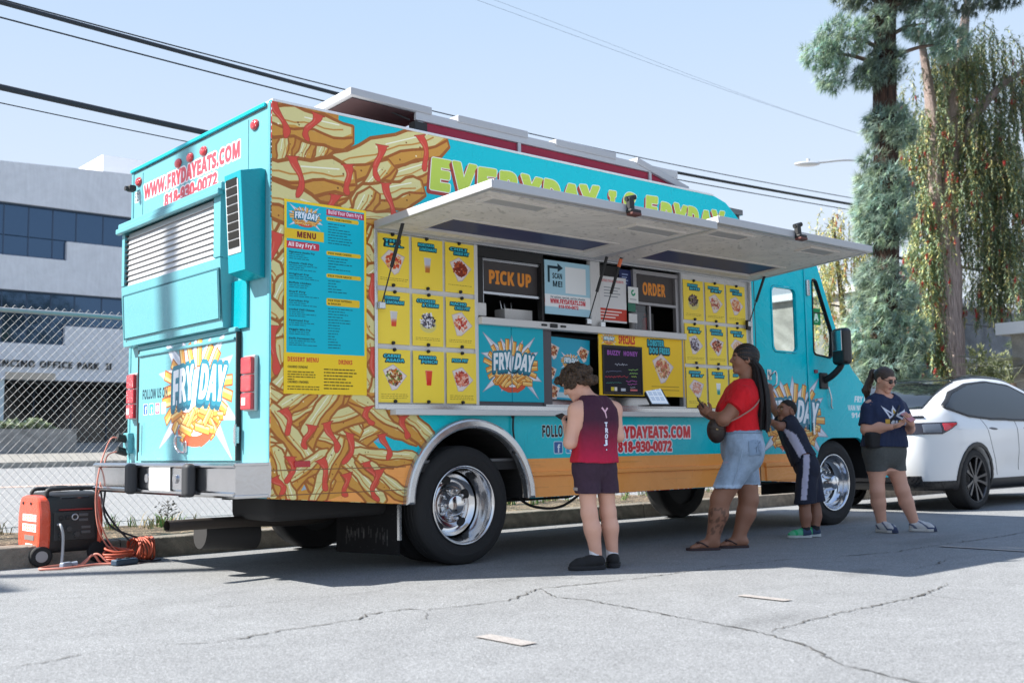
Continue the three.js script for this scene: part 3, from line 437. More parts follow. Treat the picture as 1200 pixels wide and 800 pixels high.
  word('EVERYDAY', 1.24, 2.98, 2.685, 3); word('IS', 3.08, 3.42, 2.70, 8); word('FRYDAY', 3.52, 4.60, 2.70, 5);
  const red = (s, x0, x1, y0, y1) => fit(c, s, X(x0), Y(y0), (x1 - x0) * k, (y1 - y0) * k, '#e0323c', { line: '#f4eef0', lw: 26, thick: 8 });
  red('WWW.FRYDAYEATS.COM', 2.72, 4.03, 0.88, 0.972); red('818-930-0072', 3.12, 3.78, 0.768, 0.852);
  fit(c, 'FOLLOW US ON', X(2.29), Y(0.895), 0.52 * k, 0.085 * k, '#101216', { line: '#dfe9ea', lw: 12, thick: 4 }); socials(c, X(2.41), Y(0.862), 0.098 * k, 3);
  wear(c, W, H, 420, 6); c.fillStyle = 'rgba(120,70,30,0.10)'; for (let i = 0; i < 40; i++) c.fillRect(R() * W, Y(0.734) + R() * 90, 20 + R() * 120, 1 + R() * 3);
});
const cabTex = ctex(1024, 1114, (c, W, H) => {
  const k = W / 2.5, X = (x) => (x - 5) * k, Y = (y) => H - (y - SY0) * k; c.fillStyle = TEAL; c.fillRect(0, 0, W, H); c.fillStyle = ORANGE; c.fillRect(0, Y(0.716), X(5.82), H);
  logo(c, X(5.56), Y(1.06), 1.0 * k, { tall: 0.95 });
  fit(c, 'FRY DAY', X(6.62), Y(1.22), 0.34 * k, 0.06 * k, '#eef4f6', { skew: 0.2, thick: 6 }); fit(c, 'VAN NUYS, CA', X(6.5), Y(1.135), 0.46 * k, 0.05 * k, '#e6eef2', { thick: 6 }); fit(c, '91405', X(6.56), Y(1.06), 0.3 * k, 0.05 * k, '#e6eef2', { thick: 6 });
  wear(c, W, H, 260, 16);
});
const rearSunlitTex = ctex(1024, 1170, (c, W, H) => {
  const k = W / 2.26, X = (z) => (z + 2.26) * k, Y = (y) => H - (y - 0.5) * k; c.fillStyle = '#68a5ae'; c.fillRect(0, 0, W, H);  // base is the truck teal, with sunlight put into it as a paler tone
  const red = (s, z0, z1, y, h, rot) => fit(c, s, X(z0), Y(y), (z1 - z0) * k, h * k, '#e24a55', { line: '#f6e6ea', lw: 24, thick: 9, rot });
  red('WWW.FRYDAYEATS.COM', -2.02, -0.42, 2.785, 0.105, 0.0); red('818-930-0072', -1.64, -0.76, 2.655, 0.09, 0);
  fit(c, '521', X(-2.2), Y(2.79), 0.1 * k, 0.07 * k, '#20242a', { line: '#e8eef0', lw: 20 }); wear(c, W, H, 300, 26, '40,70,80');
});
const doorSunlitTex = ctex(1024, 540, (c, W, H) => {
  const k = W / 1.6, X = (z) => (z + 2.0) * k, Y = (y) => H - (y - 0.76) * k; c.fillStyle = '#68a5ae'; c.fillRect(0, 0, W, H);  // door base teal lightened the same way to look sunlit
  logo(c, X(-1.0), Y(1.24), 1.1 * k, { tall: 0.96, seed: 5 }); fit(c, 'FOLLOW US ON', X(-1.92), Y(1.225), 0.46 * k, 0.07 * k, '#163c48', { thick: 5 }); socials(c, X(-1.9), Y(1.19), 0.085 * k, 4); wear(c, W, H, 200, 27, '40,70,80');
});
const posterTex = ctex(512, 1024, (c, W, H) => {
  const R = rng(3), Y = (t) => t * H; c.fillStyle = '#ffd62f'; c.fillRect(0, 0, W, H); c.fillStyle = '#00bfd2'; c.fillRect(14, 14, W - 28, Y(0.79) - 14);
  logo(c, 128, 84, 190, { tall: 0.8 }); c.fillStyle = '#efc62f'; c.fillRect(0, Y(0.15), 240, 54); fit(c, 'MENU', 74, Y(0.15) + 42, 120, 30, '#7c2a22', { thick: 6 });
  const band = (x, y, w, h, col) => { c.fillStyle = col; rr(c, x, y, w, h, 8); c.fill(); }; band(14, Y(0.215), 198, 38, '#cf3d4f'); c.fillStyle = '#cf3d4f'; c.fillRect(14, Y(0.215), 40, 38); fit(c, "All Day Fry's", 24, Y(0.215) + 28, 165, 22, '#fff');
  c.fillStyle = '#c23a58'; c.fillRect(256, 22, 242, 34); fit(c, "Build Your Own Fry's", 266, 47, 220, 22, '#ffe6f0');
  const line = (x, y, w, col = '#0c3540', h = 6) => { let q = x; while (q < x + w) { const l = 8 + R() * 24; c.fillStyle = col; c.globalAlpha = 0.72; c.fillRect(q, y, Math.min(l, x + w - q), h); q += l + 4; } c.globalAlpha = 1; };
  let y = Y(0.275); for (const s of ['Signature Asada Fry', 'Classic Chili Fry', 'Original Fry', 'Buffalo Chicken', 'Surf Fry', 'Carnitas Fry', 'Loaded Chili Cheese', 'Pastrami Fry', 'Veggie Mix Fry', 'Garlic Parmesan Fry', 'Nacho Fry']) { if (y > Y(0.765)) break; fit(c, s, 28, y, 60 + s.length * 5, 9, '#08242c', { thick: 4 }); for (let i = 0; i < 2 + (R() * 1.7 | 0); i++) { y += 11; line(30, y - 4, 90 + R() * 90, '#0b3f4c', 4); } y += 25; }
  const head = (t, s, n, two) => { band(256, Y(t), 198 + R() * 30, two ? 40 : 22, '#efc62f'); fit(c, s, 266, Y(t) + 16, 150, 10, '#4a3a10', { thick: 3 }); if (two) fit(c, '& SAUCES', 266, Y(t) + 34, 80, 10, '#4a3a10', { thick: 3 }); for (let i = 0; i < n; i++) line(266, Y(t) + (two ? 54 : 36) + i * 15, 40 + R() * 120, '#0b3f4c', 5); };
  head(0.062, 'PICK YOUR PROTEIN', 8); head(0.245, 'PICK YOUR CHEESE', 5); head(0.365, 'PICK YOUR SAUCE', 5); head(0.495, 'PICK YOUR TOPPINGS', 15, true);
  fit(c, 'DESSERT MENU', 20, Y(0.835), 190, 24, '#d8502e', { thick: 4 }); fit(c, 'DRINKS', 330, Y(0.84), 90, 24, '#d8502e', { thick: 4 }); fit(c, 'CHURRO SUNDAE', 22, Y(0.868), 120, 12, '#2b2412', { thick: 3 }); fit(c, 'CHURRO S’MORES', 22, Y(0.945), 125, 12, '#2b2412', { thick: 3 });
  for (let i = 0; i < 4; i++) line(22, Y(0.885) + i * 13, 170 - (i === 3 ? 130 : 10 * R()), '#3a3014', 6); for (let i = 0; i < 2; i++) line(22, Y(0.96) + i * 13, 190, '#3a3014', 6); for (let i = 0; i < 7; i++) line(240, Y(0.866) + i * 17, 130 + R() * 90, '#3a3014', 7);
});
function food(c, x, y, s, kind, R) { // printed picture of a dish
  c.save(); c.translate(x, y);
  if (kind === 'cup') { const [a, b] = R.cup; const g = c.createLinearGradient(0, -s * 0.7, 0, s * 0.7); g.addColorStop(0, a); g.addColorStop(0.45, a); g.addColorStop(0.75, b); g.addColorStop(1, b); c.fillStyle = g; c.beginPath(); c.moveTo(-s * 0.4, -s * 0.7); c.lineTo(s * 0.4, -s * 0.7); c.lineTo(s * 0.25, s * 0.7); c.lineTo(-s * 0.25, s * 0.7); c.fill(); c.fillStyle = 'rgba(255,255,255,0.35)'; c.fillRect(-s * 0.42, -s * 0.74, s * 0.84, s * 0.09); c.fillRect(-s * 0.3, -s * 0.6, s * 0.07, s * 1.1); }
  else {
    const r = R.r; c.rotate(R.rot || 0); if (kind === 'tray') { c.fillStyle = '#e9dcd8'; c.beginPath(); c.moveTo(-s, -s * 0.15); c.lineTo(-s * 0.35, -s * 0.8); c.lineTo(s * 0.95, -s * 0.4); c.lineTo(s * 0.45, s * 0.75); c.lineTo(s * 0.1, s * 0.95); c.closePath(); c.fill(); c.strokeStyle = '#c9b4ae'; c.lineWidth = s * 0.05; c.stroke(); } else { c.fillStyle = kind === 'bowl' ? '#dfd27a' : '#e6dfd6'; c.beginPath(); c.ellipse(0, s * 0.28, s * 0.72, s * 0.55, 0, 0, 7); c.fill(); }
    for (let i = 0; i < 150; i++) { const a = r() * 6.28, d = Math.sqrt(r()) * s * 0.62; c.save(); c.translate(Math.cos(a) * d, Math.sin(a) * d * 0.82 - (kind === 'bowl' ? s * 0.05 : 0)); c.rotate(r() * 3); c.fillStyle = R.cols[(r() * R.cols.length) | 0]; const q = s * (0.05 + 0.1 * r()); c.fillRect(-q, -q * 0.5, q * 2, q); c.restore(); }
  }
  c.restore();
}
function cardTex(lines, kind, P, seed, notes = 2) {
  return ctex(160, 224, (c, W, H) => {
    c.fillStyle = '#ffe04a'; c.fillRect(0, 0, W, H); const r = rng(seed); P.r = r;
    lines.forEach((s, i) => { const w = 74 + 22 * r(), x = (W - w) / 2 + (i % 2 ? 7 : -7) + (r() - 0.5) * 12, y = 34 + i * 18 + (lines.length === 1 ? 6 : 0); fit(c, s, x, y, w, 13, '#35b6cc', { line: '#14333c', lw: 34, shadow: '#0e2830', skew: 0.08 }); fit(c, s, x, y, w, 13, '#3fbdd2', { skew: 0.08, thick: 7 }); });
    food(c, W / 2, 116, kind === 'cup' ? 46 : 60, kind, P); for (let i = 0; i < notes; i++) { c.fillStyle = 'rgba(90,70,20,0.6)'; let q = 16; while (q < W - 22) { const l = 3 + r() * 14; c.fillRect(q, H - 36 + i * 8, l, 2.5); q += l + 3; } }
  });
}
const LC = [
  [['THE', 'L.A.'], 'tray', { cols: ['#e8743a', '#f2b26a', '#d94f2a', '#f6d9b0', '#c7392a'] }], [['HORCHATA', 'LEMONADE'], 'cup', { cup: ['#c9cbdc', '#c8762a'] }, 0], [['CHILI', 'CHEESE FRY'], 'tray', { cols: ['#7c2a16', '#a33a1c', '#c4582a', '#8a3018'], rot: 0.3 }, 1],
  [['STRAWBERRY', 'LEMONADE'], 'cup', { cup: ['#d5d0cf', '#e2502e'] }, 0], [['COOKIES', '& CREAM'], 'bowl', { cols: ['#2c2530', '#d9d6dc', '#8b8594', '#f2eff2', '#4b4350'] }, 2], [['NACHO', 'CHILI FRY'], 'tray', { cols: ['#d94a3a', '#f3d9c4', '#e88a5a', '#b93026', '#f6e8d8'], rot: 0.5 }],
  [['CARNE', 'ASADA'], 'tray', { cols: ['#8a4a22', '#f0e2b0', '#c7682a', '#5a2d18', '#6f8a3a', '#d9a05a'], rot: 0.3 }, 3], [['MANGO', 'PUNCH'], 'cup', { cup: ['#e8482a', '#e0301f'] }, 0], [['PIZZA FRY'], 'tray', { cols: ['#c9503a', '#e88a70', '#a8301f', '#d96a50', '#f0b8a0'], rot: 0.45 }, 3]];
const RC = [
  [['BROWNIE', 'BITES'], 'bowl', { cols: ['#2a1a18', '#4a2f28', '#6a4a40', '#9a8a88'] }], [['PASTRAMI', 'FRY'], 'tray', { cols: ['#a84a3a', '#e8c49a', '#c7685a', '#f0e0c8'], rot: 0.4 }], [['BUFFALO', 'CHICKEN'], 'tray', { cols: ['#e08a5a', '#c7583a', '#f0c8a0'], rot: 0.4 }],
  [['SUNDAE', 'FRY'], 'tray', { cols: ['#5a4a58', '#d9d4de', '#8a7a86', '#3f3340'], rot: 0.5 }], [['CHURRO', 'SUNDAE'], 'tray', { cols: ['#8a3a28', '#c7583a', '#e8b890', '#4a2018'] }], [['GARLIC', 'FRY'], 'tray', { cols: ['#e8b890', '#d98a5a', '#f0dcc0'] }],
  [['SHRIMP', 'FRY'], 'tray', { cols: ['#e8a890', '#f0d4c4', '#d9806a', '#c7a08a'] }], [['BLUE', 'RASPBERRY'], 'cup', { cup: ['#f0f2f4', '#2f9a8a'] }, 0], [['ICED TEA'], 'cup', { cup: ['#e0d0b8', '#a8682a'] }, 0]];
const SCAN = ctex(256, 224, (c, W, H) => { c.fillStyle = '#a9d4e6'; c.fillRect(0, 0, W, H); c.fillStyle = '#f2f4f6'; c.fillRect(0, H * 0.63, W, H * 0.23); c.fillStyle = '#eef2f4'; c.fillRect(114, 20, 118, 112); c.strokeStyle = '#14303c'; c.lineWidth = 11; c.beginPath(); c.moveTo(22, 92); c.lineTo(22, 28); c.lineTo(76, 28); c.stroke(); c.fillStyle = '#14303c'; c.beginPath(); c.moveTo(72, 10); c.lineTo(102, 28); c.lineTo(72, 46); c.fill(); fit(c, 'SCAN', 42, 74, 56, 22, '#14303c', { thick: 4 }); fit(c, 'ME!', 42, 108, 56, 24, '#14303c', { thick: 4 }); fit(c, 'For updates, specials, and the schedule', 30, 156, 196, 9, '#3a4a52'); fit(c, 'WWW.FRYDAYEATS.COM', 28, 178, 200, 19, '#c9202e', { thick: 6 }); fit(c, '818-930-0072', 74, 196, 112, 13, '#c9202e', { thick: 5 }); });
const NOTICE = ctex(160, 200, (c, W, H) => { c.fillStyle = '#dcdcdd'; c.fillRect(0, 0, W, H); c.fillStyle = '#c9402f'; c.fillRect(0, H * 0.7, W, H * 0.26); fit(c, 'NOTICE TO OUR GUESTS', 14, 24, 132, 10, '#c95a5a', { thick: 3 }); c.fillStyle = '#8d9298'; for (let i = 0; i < 4; i++) c.fillRect(34, 46 + i * 13, 92 * (1 - 0.15 * (i % 2)), 4); c.fillStyle = '#f0d8d4'; for (let i = 0; i < 3; i++) c.fillRect(12, 150 + i * 13, 120 - 18 * i, 6); });
const WORD = (s, w) => ctex(256, 120, (c, W, H) => { c.fillStyle = '#4b4747'; c.fillRect(0, 0, W, H); fit(c, s, (W - w) / 2, 84, w, 52, '#e8933c', { line: '#2e2320', lw: 8, thick: 6 }); });
const SPEC = ctex(512, 256, (c, W, H) => {
  c.fillStyle = '#ffd024'; c.fillRect(0, 0, W, H); logo(c, 56, 36, 78, { tall: 0.7 }); fit(c, 'SPECIALS', 112, 50, 96, 30, '#d0312a', { line: '#7a1a14', lw: 6, thick: 6 }); fit(c, 'MENU', 168, 66, 40, 10, '#d0312a', { thick: 4 });
  fit(c, 'LOBSTER', 282, 50, 100, 24, '#2fb3c6', { line: '#123038', lw: 34, shadow: '#0d272e' }); fit(c, 'DOG FRIES', 292, 80, 126, 24, '#2fb3c6', { line: '#123038', lw: 34, shadow: '#0d272e' }); fit(c, 'LOBSTER', 282, 50, 100, 24, '#3cbccd', { thick: 7 }); fit(c, 'DOG FRIES', 292, 80, 126, 24, '#3cbccd', { thick: 7 });
  food(c, 370, 140, 66, 'tray', { r: rng(8), cols: ['#d9886a', '#e8b07a', '#c7604a', '#a8784a', '#f0cfa0'], rot: 0.3 }); c.fillStyle = 'rgba(90,60,10,0.5)'; for (let i = 0; i < 2; i++) c.fillRect(300, 214 + i * 14, 170, 3);
});
const BOARD = ctex(256, 256, (c, W, H) => {
  c.fillStyle = '#221f2b'; c.fillRect(0, 0, W, H); fit(c, 'BUZZY', 22, 44, 92, 26, '#a45bb4', { thick: 4 }); fit(c, 'HONEY', 134, 44, 100, 26, '#a45bb4', { thick: 4 });
  const R = rng(12), scr = (x, y, w, col, h = 9) => { c.strokeStyle = col; c.lineWidth = 3; c.beginPath(); c.moveTo(x, y); for (let q = 0; q < w; q += 5) c.lineTo(x + q, y - q * 0.05 + (R() - 0.5) * h); c.stroke(); };
  scr(76, 98, 86, '#b9bcc8', 12); scr(14, 140, 110, '#6f7390', 8); scr(8, 172, 160, '#c4414a', 12); scr(12, 204, 110, '#3f7d72', 7); scr(170, 126, 66, '#9ad06a', 8); scr(176, 146, 56, '#9ad06a', 8); scr(188, 164, 36, '#b6d65a', 8); scr(150, 192, 80, '#c05ab0', 10); scr(160, 210, 70, '#c05ab0', 8); scr(176, 226, 36, '#b9bcc8', 6);
  c.fillStyle = '#d8c23a'; c.fillRect(44, 226, 22, 22); c.fillStyle = '#e8e4da'; c.fillRect(68, 226, 18, 22); c.fillStyle = '#c9ccd4'; c.fillRect(112, 232, 32, 16); c.fillStyle = '#e0787a'; c.fillRect(176, 236, 50, 10);
});
const FOODP = ctex(256, 256, (c, W, H) => { c.fillStyle = '#2ba6c4'; c.fillRect(0, 0, W, H); logo(c, 140, 96, 110, { tall: 0.8 }); const P = () => ({ r: rng(3), cols: ['#8a3a28', '#d98a4a', '#c7583a', '#f0cfa0', '#5a2a1a'] }); for (const [x, y, s, k] of [[36, 58, 38, 'tray'], [216, 60, 38, 'tray'], [26, 146, 32, 'tray'], [36, 226, 42, 'tray'], [150, 210, 50, 'bowl'], [220, 200, 36, 'tray']]) food(c, x, y, s, k, P()); food(c, 88, 170, 30, 'cup', { cup: ['#e8482a', '#d8301f'] }); c.fillStyle = 'rgba(220,225,228,0.85)'; c.fillRect(60, 226, 180, 22); });
const tex = (t, r = 0.45, o = {}) => phys([1, 1, 1], { map: t, roughness: r, specularIntensity: 0.5, ...o });
const regrid = (t, x0, y0, w, h) => { t.repeat.set(1 / w, 1 / h); t.offset.set(-x0 / w, -y0 / h); return t; };
// ================================================================ food truck: body
regrid(sideTex, 0, SY0, SX, SH); regrid(cabTex, 5, SY0, 2.5, SH);
const paintO = { roughness: 0.42, roughnessMap: rep(smudge, 0.7), specularIntensity: 0.55, clearcoat: 0.08, clearcoatRoughness: 0.1, bumpMap: rep(grainTex, 0.8), bumpScale: 0.0012 };
const sideM = phys([1, 1, 1], { map: sideTex, ...paintO }), cabM = phys([1, 1, 1], { map: cabTex, ...paintO });
const tealM = phys([0.0, 0.52, 0.62], { ...paintO }), tealSunlitM = phys([0.12, 0.36, 0.41], { ...paintO }), tealShadedM = phys([0.004, 0.30, 0.36], { ...paintO }), orangeM = phys([1.0, 0.40, 0.10], { ...paintO });  // same teal paint: rear copy paled as if sunlit, deep copy darkened as shaded
const glassM = phys([0.93, 0.96, 0.96], { roughness: 0.02, transmission: 1, thickness: 0, ior: 1.5, side: THREE.DoubleSide });
const redLens = phys([0.62, 0.012, 0.022], { roughness: 0.12, clearcoat: 1, clearcoatRoughness: 0.04, bumpMap: rep(grainTex, 6), bumpScale: 0.002 });
const aluM = M.alu, whiteM = mat([0.66, 0.65, 0.64], 0.5, 0, { map: null, roughnessMap: rep(smudge, 1) });
const truck = thing('food_truck', 'teal food truck covered in printed fries, its two serving hatches propped open', 'food truck');
const P = (name, g, m, parent = truck) => obj(name, g, m, parent);
const arc = (cx, cy, r, a0, a1, n) => { const o = []; for (let i = 0; i <= n; i++) { const a = (a0 + (a1 - a0) * i / n) * Math.PI / 180; o.push([cx + r * Math.cos(a), cy + r * Math.sin(a)]); } return o; };
const archR = arc(1.59, 0.445, 0.55, 0, 180, 28), archF = roundPoly([[6.92, 0.44], [6.86, 0.72], [6.70, 0.857], [6.16, 0.857], [5.97, 0.78], [5.84, 0.44]], 0.08).slice(6, -6);
const bodyOut = [[0.0, 0.53], [1.03, 0.448], ...archR.slice().reverse().slice(1, -1), [2.15, 0.44], [5.0, 0.445], [5.0, 2.765], [4.88, 2.83], [4.77, 2.92], [4.63, 3.015], [4.45, 3.06], [0, 3.06]];
const openS = [[0.79, 1.11], [4.935, 1.11], [4.935, 2.315], [0.79, 2.315]];
const win1 = rrect(5.262, 5.675, 1.675, 2.31, 0.06), win2 = roundPoly([[5.93, 1.675], [6.25, 1.645], [6.285, 1.9], [6.03, 2.43], [5.95, 2.43]], 0.05);
const cabOut = [[5.005, 0.47], [5.80, 0.43], [5.84, 0.44], [5.90, 0.62], ...archF.slice().reverse().filter((p) => p[0] > 5.9 && p[0] < 6.9), [6.92, 0.44], [7.22, 0.44], [7.33, 0.55], [7.33, 0.98], [7.26, 1.08], [6.88, 1.35], [6.62, 1.545], [6.47, 1.73], [6.355, 1.94], [6.06, 2.57], [5.98, 2.68], [5.84, 2.73], [5.005, 2.765]];
P('side_panel', ext(bodyOut, -0.04, 0, [openS], 0.004), sideM);
P('cab_side', ext(cabOut, -0.045, -0.002, [win1, win2], 0.005), cabM);
P('far_side_panel', ext(bodyOut, -2.26, -2.22, []), tealM); P('far_cab_side', ext(cabOut, -2.26, -2.22, [win1, win2]), tealM);
P('roof', ext([[0, 3.02], [4.45, 3.02], [4.6, 2.98], [4.74, 2.885], [4.97, 2.73], [5.0, 2.768], [4.77, 2.92], [4.63, 3.017], [4.45, 3.063], [0, 3.063]], -2.221, -0.039), mat([0.68, 0.68, 0.67], 0.6));
P('cab_roof', ext([[5.0, 2.70], [5.84, 2.69], [5.96, 2.65], [6.03, 2.56], [6.06, 2.57], [5.98, 2.683], [5.84, 2.733], [5.0, 2.768]], -2.221, -0.046), tealM);
P('hood', ext([[6.60, 1.53], [6.62, 1.51], [6.88, 1.31], [7.24, 1.06], [7.29, 0.96], [7.29, 0.55], [7.33, 0.55], [7.335, 0.98], [7.26, 1.085], [6.88, 1.355], [6.62, 1.55]], -2.221, -0.046), tealM);
{ const g = ext([[6.06, 2.55], [6.352, 1.935], [6.462, 1.73], [6.61, 1.55], [6.617, 1.553], [6.469, 1.733], [6.359, 1.938], [6.067, 2.553]], -2.2, -0.06); P('windscreen', g, glassM); P('pillar', [b2(-0.02, 0.02, -0.37, 0.37, -0.02, 0.02)].map((g2) => xf(g2, [6.21, 2.24, -1.13], [0, 0, 0.44])), tealM); }
for (const z of [-0.6, -1.66]) P('headlight', cyl(0.11, 0.11, 0.06, [7.35, 0.82, z], [0, 0, Math.PI / 2], 24), glassM);
P('front_bumper', rb(0.14, 0.2, 2.3, [7.42, 0.55, -1.13], 0.03), M.chrome);
P('grille', [0, 1, 2, 3, 4].map((i) => b2(7.33, 7.355, 0.66 + i * 0.08, 0.70 + i * 0.08, -1.5, -0.76)), M.black);
// windows of the cab, glass in rubber
for (const [w, d] of [[win1, 0.03], [win2, 0.025]]) {
  const cx = w.reduce((s, p) => s + p[0], 0) / w.length, cy = w.reduce((s, p) => s + p[1], 0) / w.length, inner = w.map(([x, y]) => [cx + (x - cx) * (1 - d * 2.4), cy + (y - cy) * (1 - d * 1.6)]);
  const f = P('window', ext(w, -0.03, 0.006, [inner.slice().reverse()]), w === win2 ? M.rubber : tealM); P('pane', ext(w, -0.022, -0.018), glassM, f);
  const f2 = P('window', ext(w, -2.262, -2.23, [inner.slice().reverse()]), M.rubber); P('pane', ext(w, -2.245, -2.241), glassM, f2);
}
P('window_bar', b2(5.94, 6.18, 2.09, 2.102, -0.018, -0.012), M.black);
{ const g = b2(5.955, 6.10, 1.975, 2.14, -0.0172, -0.0152), t = ctex(64, 72, (c, W, H) => { c.fillStyle = '#1c8a4e'; c.fillRect(0, 0, W, H); fit(c, 'A', 16, 52, 32, 34, '#d8f2e0', { thick: 8 }); c.fillStyle = '#bfe6cc'; c.fillRect(20, 58, 24, 3); }); P('grade_card', g, tex(t, 0.6)); }
// seams, door furniture
P('door_seam', [b2(4.995, 5.01, 0.47, 2.76, -0.02, -0.001), b2(5.815, 5.823, 0.93, 2.6, -0.02, 0.0005)], M.black);
P('drip_rail', [b2(5.81, 5.83, 0.92, 2.55, 0.0006, 0.008, 0.003)], tealM);
P('skirt_rail', b2(2.17, 4.98, 0.60, 0.635, -0.01, 0.018, 0.008), orangeM);
P('skirt_rail', b2(5.06, 5.76, 0.60, 0.64, -0.01, 0.022, 0.008), orangeM);
P('storage_box', [b2(5.08, 5.78, 0.47, 0.60, -0.02, 0.012, 0.006)], orangeM);
P('lower_seam', [b2(0.0, 1.03, 0.545, 0.551, -0.01, 0.0012), b2(0.0, 1.03, 0.70, 0.706, -0.01, 0.0012)], mat([0.25, 0.12, 0.05], 0.8));
{ const h = P('door_handle', [tube([[5.19, 1.44, 0.01], [5.19, 1.47, 0.045], [5.215, 1.485, 0.05], [5.235, 1.45, 0.05], [5.225, 1.36, 0.045], [5.215, 1.345, 0.012]], 0.009, 20, 8)], M.chrome); P('handle_plate', rb(0.06, 0.1, 0.012, [5.185, 1.455, 0.004], 0.004), M.chrome, h); }
P('door_latch', rb(0.03, 0.12, 0.02, [5.87, 0.95, 0.006], 0.006), M.alu);
P('hinge', rb(0.045, 0.16, 0.03, [5.86, 2.33, 0.012], 0.01), aluM);
P('fuel_cap', rb(0.05, 0.035, 0.02, [5.95, 1.51, 0.006], 0.006), mat([0.25, 0.05, 0.08], 0.5));
P('hook', tube([[6.15, 1.36, 0.01], [6.16, 1.25, 0.03], [6.17, 1.16, 0.02], [6.19, 1.15, 0.02]], 0.008, 12, 6), aluM);
// wing mirror on its arm
{ const m = P('wing_mirror', [rb(0.115, 0.36, 0.20, [6.1, 1.745, 0.21], 0.045, [0, -0.25, 0], 4)], mat([0.02, 0.02, 0.021], 0.35)); P('mirror_glass', rb(0.01, 0.2, 0.13, [6.043, 1.80, 0.195], 0.004, [0, -0.25, 0]), M.chrome, m); P('mirror_arm', [tube([[6.12, 1.6, 0.2], [6.11, 1.54, 0.17], [6.09, 1.47, 0.1], [6.08, 1.42, 0.01]], 0.032, 16, 10), rb(0.13, 0.16, 0.03, [6.07, 1.42, 0.008], 0.012)], M.black, m); }
P('side_reflector', rb(0.115, 0.04, 0.012, [0.226, 0.739, 0.004], 0.004), redLens);
// top edge strip
P('edge_trim', [b2(0.005, 4.45, 3.052, 3.07, -0.045, 0.008, 0.004)], mat([0.75, 0.76, 0.76], 0.4, 0.2));
// wheel arch trim
{ const g = ext([...arc(1.59, 0.445, 0.585, 0, 180, 32), ...arc(1.59, 0.445, 0.515, 180, 0, 32)], -0.03, 0.055, [], 0.018); P('wheel_arch', g, aluM);
  P('wheel_well', [ext([...arc(1.59, 0.445, 0.56, 0, 180, 24), ...arc(1.59, 0.445, 0.545, 180, 0, 24)], -0.75, -0.03), b2(1.03, 2.15, 0.44, 1.0, -0.77, -0.75)], M.under);
  P('wheel_well', [b2(5.86, 6.9, 0.855, 0.87, -0.6, -0.05), b2(5.84, 6.92, 0.3, 0.86, -0.62, -0.6), b2(6.88, 6.9, 0.44, 0.86, -0.6, -0.05)], M.under); }
